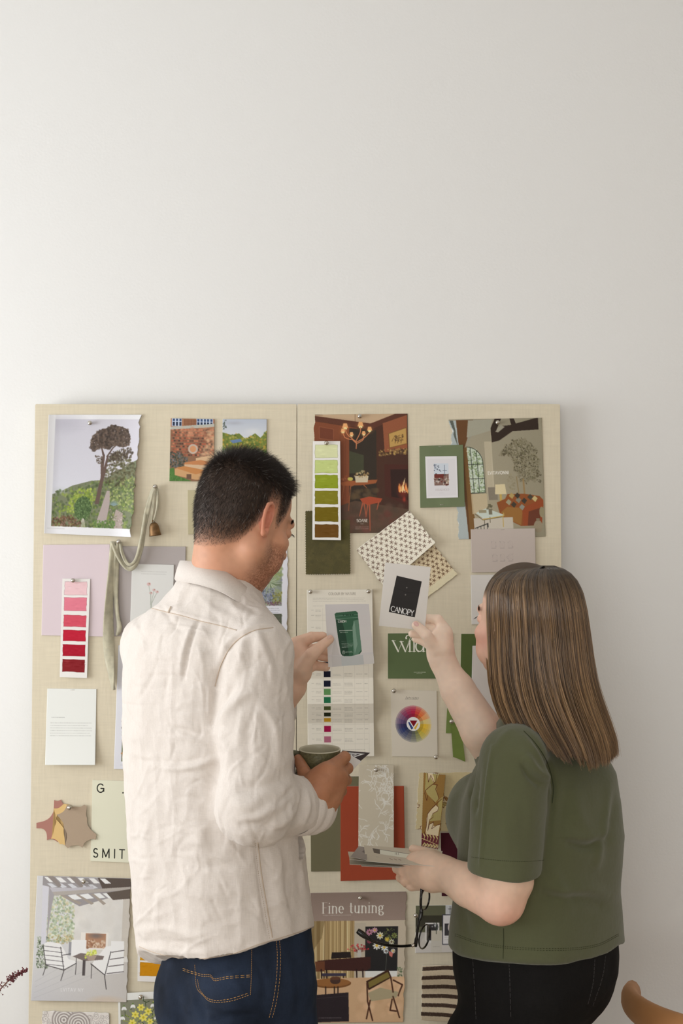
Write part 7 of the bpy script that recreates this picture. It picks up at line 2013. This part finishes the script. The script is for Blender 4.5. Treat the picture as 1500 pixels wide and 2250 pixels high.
for q_ in ([(1118, 2112), (1120, 2160), (1122, 2240)], [(1306, 2108), (1302, 2160), (1290, 2210)], [(1038, 2100), (1043, 2180), (1046, 2245)], [(1330, 2100), (1322, 2150), (1300, 2215)]):
    seam('seam', Twj, q_, .0007, m_bs, wj, 50, dash=(3, 1))
shoes(wom, hipW + [-.055, 0, 0], FW, SW, .075, mat('black_shoe', (34, 32, 32), rough=.5), .24)

# ================================================================== what the woman holds
p = Pic(832, 1236, 947, 1386, (206, 200, 192), S=3)
p.poly([(864, 1264), (928, 1272), (919, 1358), (853, 1351)], (36, 32, 30))
p.line([(862, 1292), (895, 1302), (924, 1300)], .8, (24, 20, 20)); p.ell(892, 1290, 1.8, 1.8, (110, 104, 100)); p.ell(890.5, 1307, 1.8, 1.8, (110, 104, 100))
text(p, 857.5, 1349, 12.6, 'CANOPY', (228, 224, 216), .14, .45, .05, .03, dyx=.095)
p.noise(.8)
def q2(a): return a
hc_ = sheet('black_square_card', [(846, 1236), (946, 1246), (933, 1385), (832, 1375)], p, place=lambda s, t: 2.203 + .012 * (1 - s), lift=0, white=(218, 212, 204), step=1, thick=.0008)
tag(hc_, 'white card printed with a black rectangle and white capitals, in the woman\'s raised hand', 'card')
# stack of cards held flat
m_ = [((770, 1872), (838, 1858), (962, 1872), (905, 1903), (188, 180, 166)), ((765, 1871), (800, 1862), (950, 1890), (775, 1894), (170, 160, 146)), ((779, 1868), (806, 1856), (920, 1880), (800, 1892), (150, 140, 136)),
      ((768, 1884), (830, 1876), (960, 1886), (770, 1897), (196, 188, 172)), ((790, 1896), (850, 1885), (940, 1890), (885, 1903), (206, 200, 186))]
cards = [([(799, 1857), (972, 1870), (964, 1904), (803, 1892)], (184, 174, 156), 'top card of the stack in the woman\'s hand, with a small printed panel', 2.075, 0),
         ([(788, 1859), (805, 1862), (806, 1890), (770, 1882)], (140, 130, 124), 'grey mauve card poking out left of the stack in the woman\'s hand', 2.090, .004),
         ([(764, 1871), (920, 1880), (915, 1903), (768, 1888)], (176, 166, 148), 'beige card poking furthest left from the stack in the woman\'s hand', 2.100, .004),
         ([(767, 1882), (930, 1890), (925, 1906), (768, 1899)], (190, 182, 164), 'pale card low in the stack in the woman\'s hand', 2.110, .004),
         ([(790, 1894), (930, 1896), (925, 1908), (794, 1903)], (206, 200, 184), 'lowest white edged card of the stack in the woman\'s hand', 2.118, .004)]
for k, (q_, c_, lb, dp, _) in enumerate(cards):
    x0, x1, y0, y1 = min(a[0] for a in q_), max(a[0] for a in q_), min(a[1] for a in q_), max(a[1] for a in q_)
    p = Pic(x0, y0, x1, y1, c_, S=3)
    if k == 0:
        p.poly([(818, 1865), (834, 1867), (834, 1880), (820, 1877)], (90, 80, 72)); p.poly([(834, 1867), (900, 1874), (898, 1886), (834, 1880)], (212, 206, 190)); p.line([(818, 1865), (900, 1873)], .8, (60, 54, 50))
        for x in (868, 871, 875): p.line([(x, 1872), (x, 1878)], .8, (90, 84, 76))
        for x in (856, 866, 876): p.line([(x, 1891), (x + 6, 1894)], 1.1, (110, 70, 60))
        p.tiny(824, 1889, 832, (110, 100, 90), 1)
    if k == 1: p.poly([(790, 1872), (800, 1864), (802, 1874)], (100, 90, 88))
    o = sheet('card', q_, p, place=lambda s, t, dp=dp: dp + .062 - .10 * t + .018 * (1 - s), lift=0, white=(205, 200, 192), step=1, thick=.0005, tdir=(0, .15, -1))
    tag(o, lb, 'card', 'cards in the woman\'s near hand')
# spectacles
gl = empty('spectacles', P(912, 2000, 2.075), 'black framed folded out spectacles dangling below the woman\'s near hand', 'spectacles')
m_blk = mat('black_acetate', (20, 18, 18), rough=.22, spec=.6)
m_lens = bpy.data.materials.new('lens'); m_lens.use_nodes = True
nt = m_lens.node_tree; nt.nodes.clear()
o_ = nt.nodes.new('ShaderNodeOutputMaterial'); mx_ = nt.nodes.new('ShaderNodeMixShader'); t_ = nt.nodes.new('ShaderNodeBsdfTransparent'); g_ = nt.nodes.new('ShaderNodeBsdfGlossy')
g_.inputs['Roughness'].default_value = .03; mx_.inputs[0].default_value = .10
nt.links.new(t_.outputs[0], mx_.inputs[1]); nt.links.new(g_.outputs[0], mx_.inputs[2]); nt.links.new(mx_.outputs[0], o_.inputs[0])
def G3(x, y, d): return P(x, y, d)
for (cx_, cy2, rx_, ry_, an, dz) in ((932, 2058, 10.5, 27, .22, .0), (933, 1976, 9.5, 24, .16, .0)):
    pts = []
    for k in range(37):
        a_ = 2 * PI * k / 36; ux, uy = rx_ * math.cos(a_), ry_ * math.sin(a_)
        pts.append(G3(cx_ + ux * math.cos(an) - uy * math.sin(an), cy2 + ux * math.sin(an) + uy * math.cos(an), 2.072 + (.030 * math.cos(a_)) ))
    b = MB(); b.tube(pts, .0013, seg=8, cap=False, flat=1.3); rim = b.build('rim', m_blk, gl)
    c_ = np.mean(pts[:-1], 0); b = MB(); b.add([c_] + pts[:-1], [(0, 1 + k, 1 + (k + 1) % 36) for k in range(36)]); b.add([c_ + [0, .0015, 0]] + [q + [0, .0015, 0] for q in pts[:-1]], [(0, 1 + (k + 1) % 36, 1 + k) for k in range(36)])
    b.build('lens', m_lens, rim)
b = MB(); b.tube(list(spline([G3(912, 2079, 2.05), G3(915, 2060, 2.048), G3(919, 2030, 2.046), G3(925, 2006, 2.05), G3(924, 1985, 2.05), G3(926, 1950, 2.055)], 30)), [.0034] * 6 + [.0024] * 8 + [.0038] * 6 + [.0024] * 10, seg=10); b.build('front_frame', m_blk, gl)
b = MB(); b.tube(list(spline([G3(909, 2077, 2.05), G3(880, 2079, 2.03), G3(845, 2076, 2.0), G3(818, 2068, 1.985), G3(802, 2057, 1.98), G3(785, 2045, 1.98)], 40)), [.0020] * 26 + [.0022 + .0022 * math.sin(k / 14 * 2.6) for k in range(14)], seg=10, flat=1.2); b.build('temple', m_blk, gl)
b = MB(); b.tube(list(spline([G3(926, 1955, 2.058), G3(935, 1935, 2.10), G3(950, 1915, 2.13)], 16)), .0020, seg=10); b.build('temple', m_blk, gl)
b = MB(); b.tube([G3(912, 2074, 2.047), G3(904, 2079, 2.044)], .0028, seg=8); b.build('hinge', m_steel, gl)
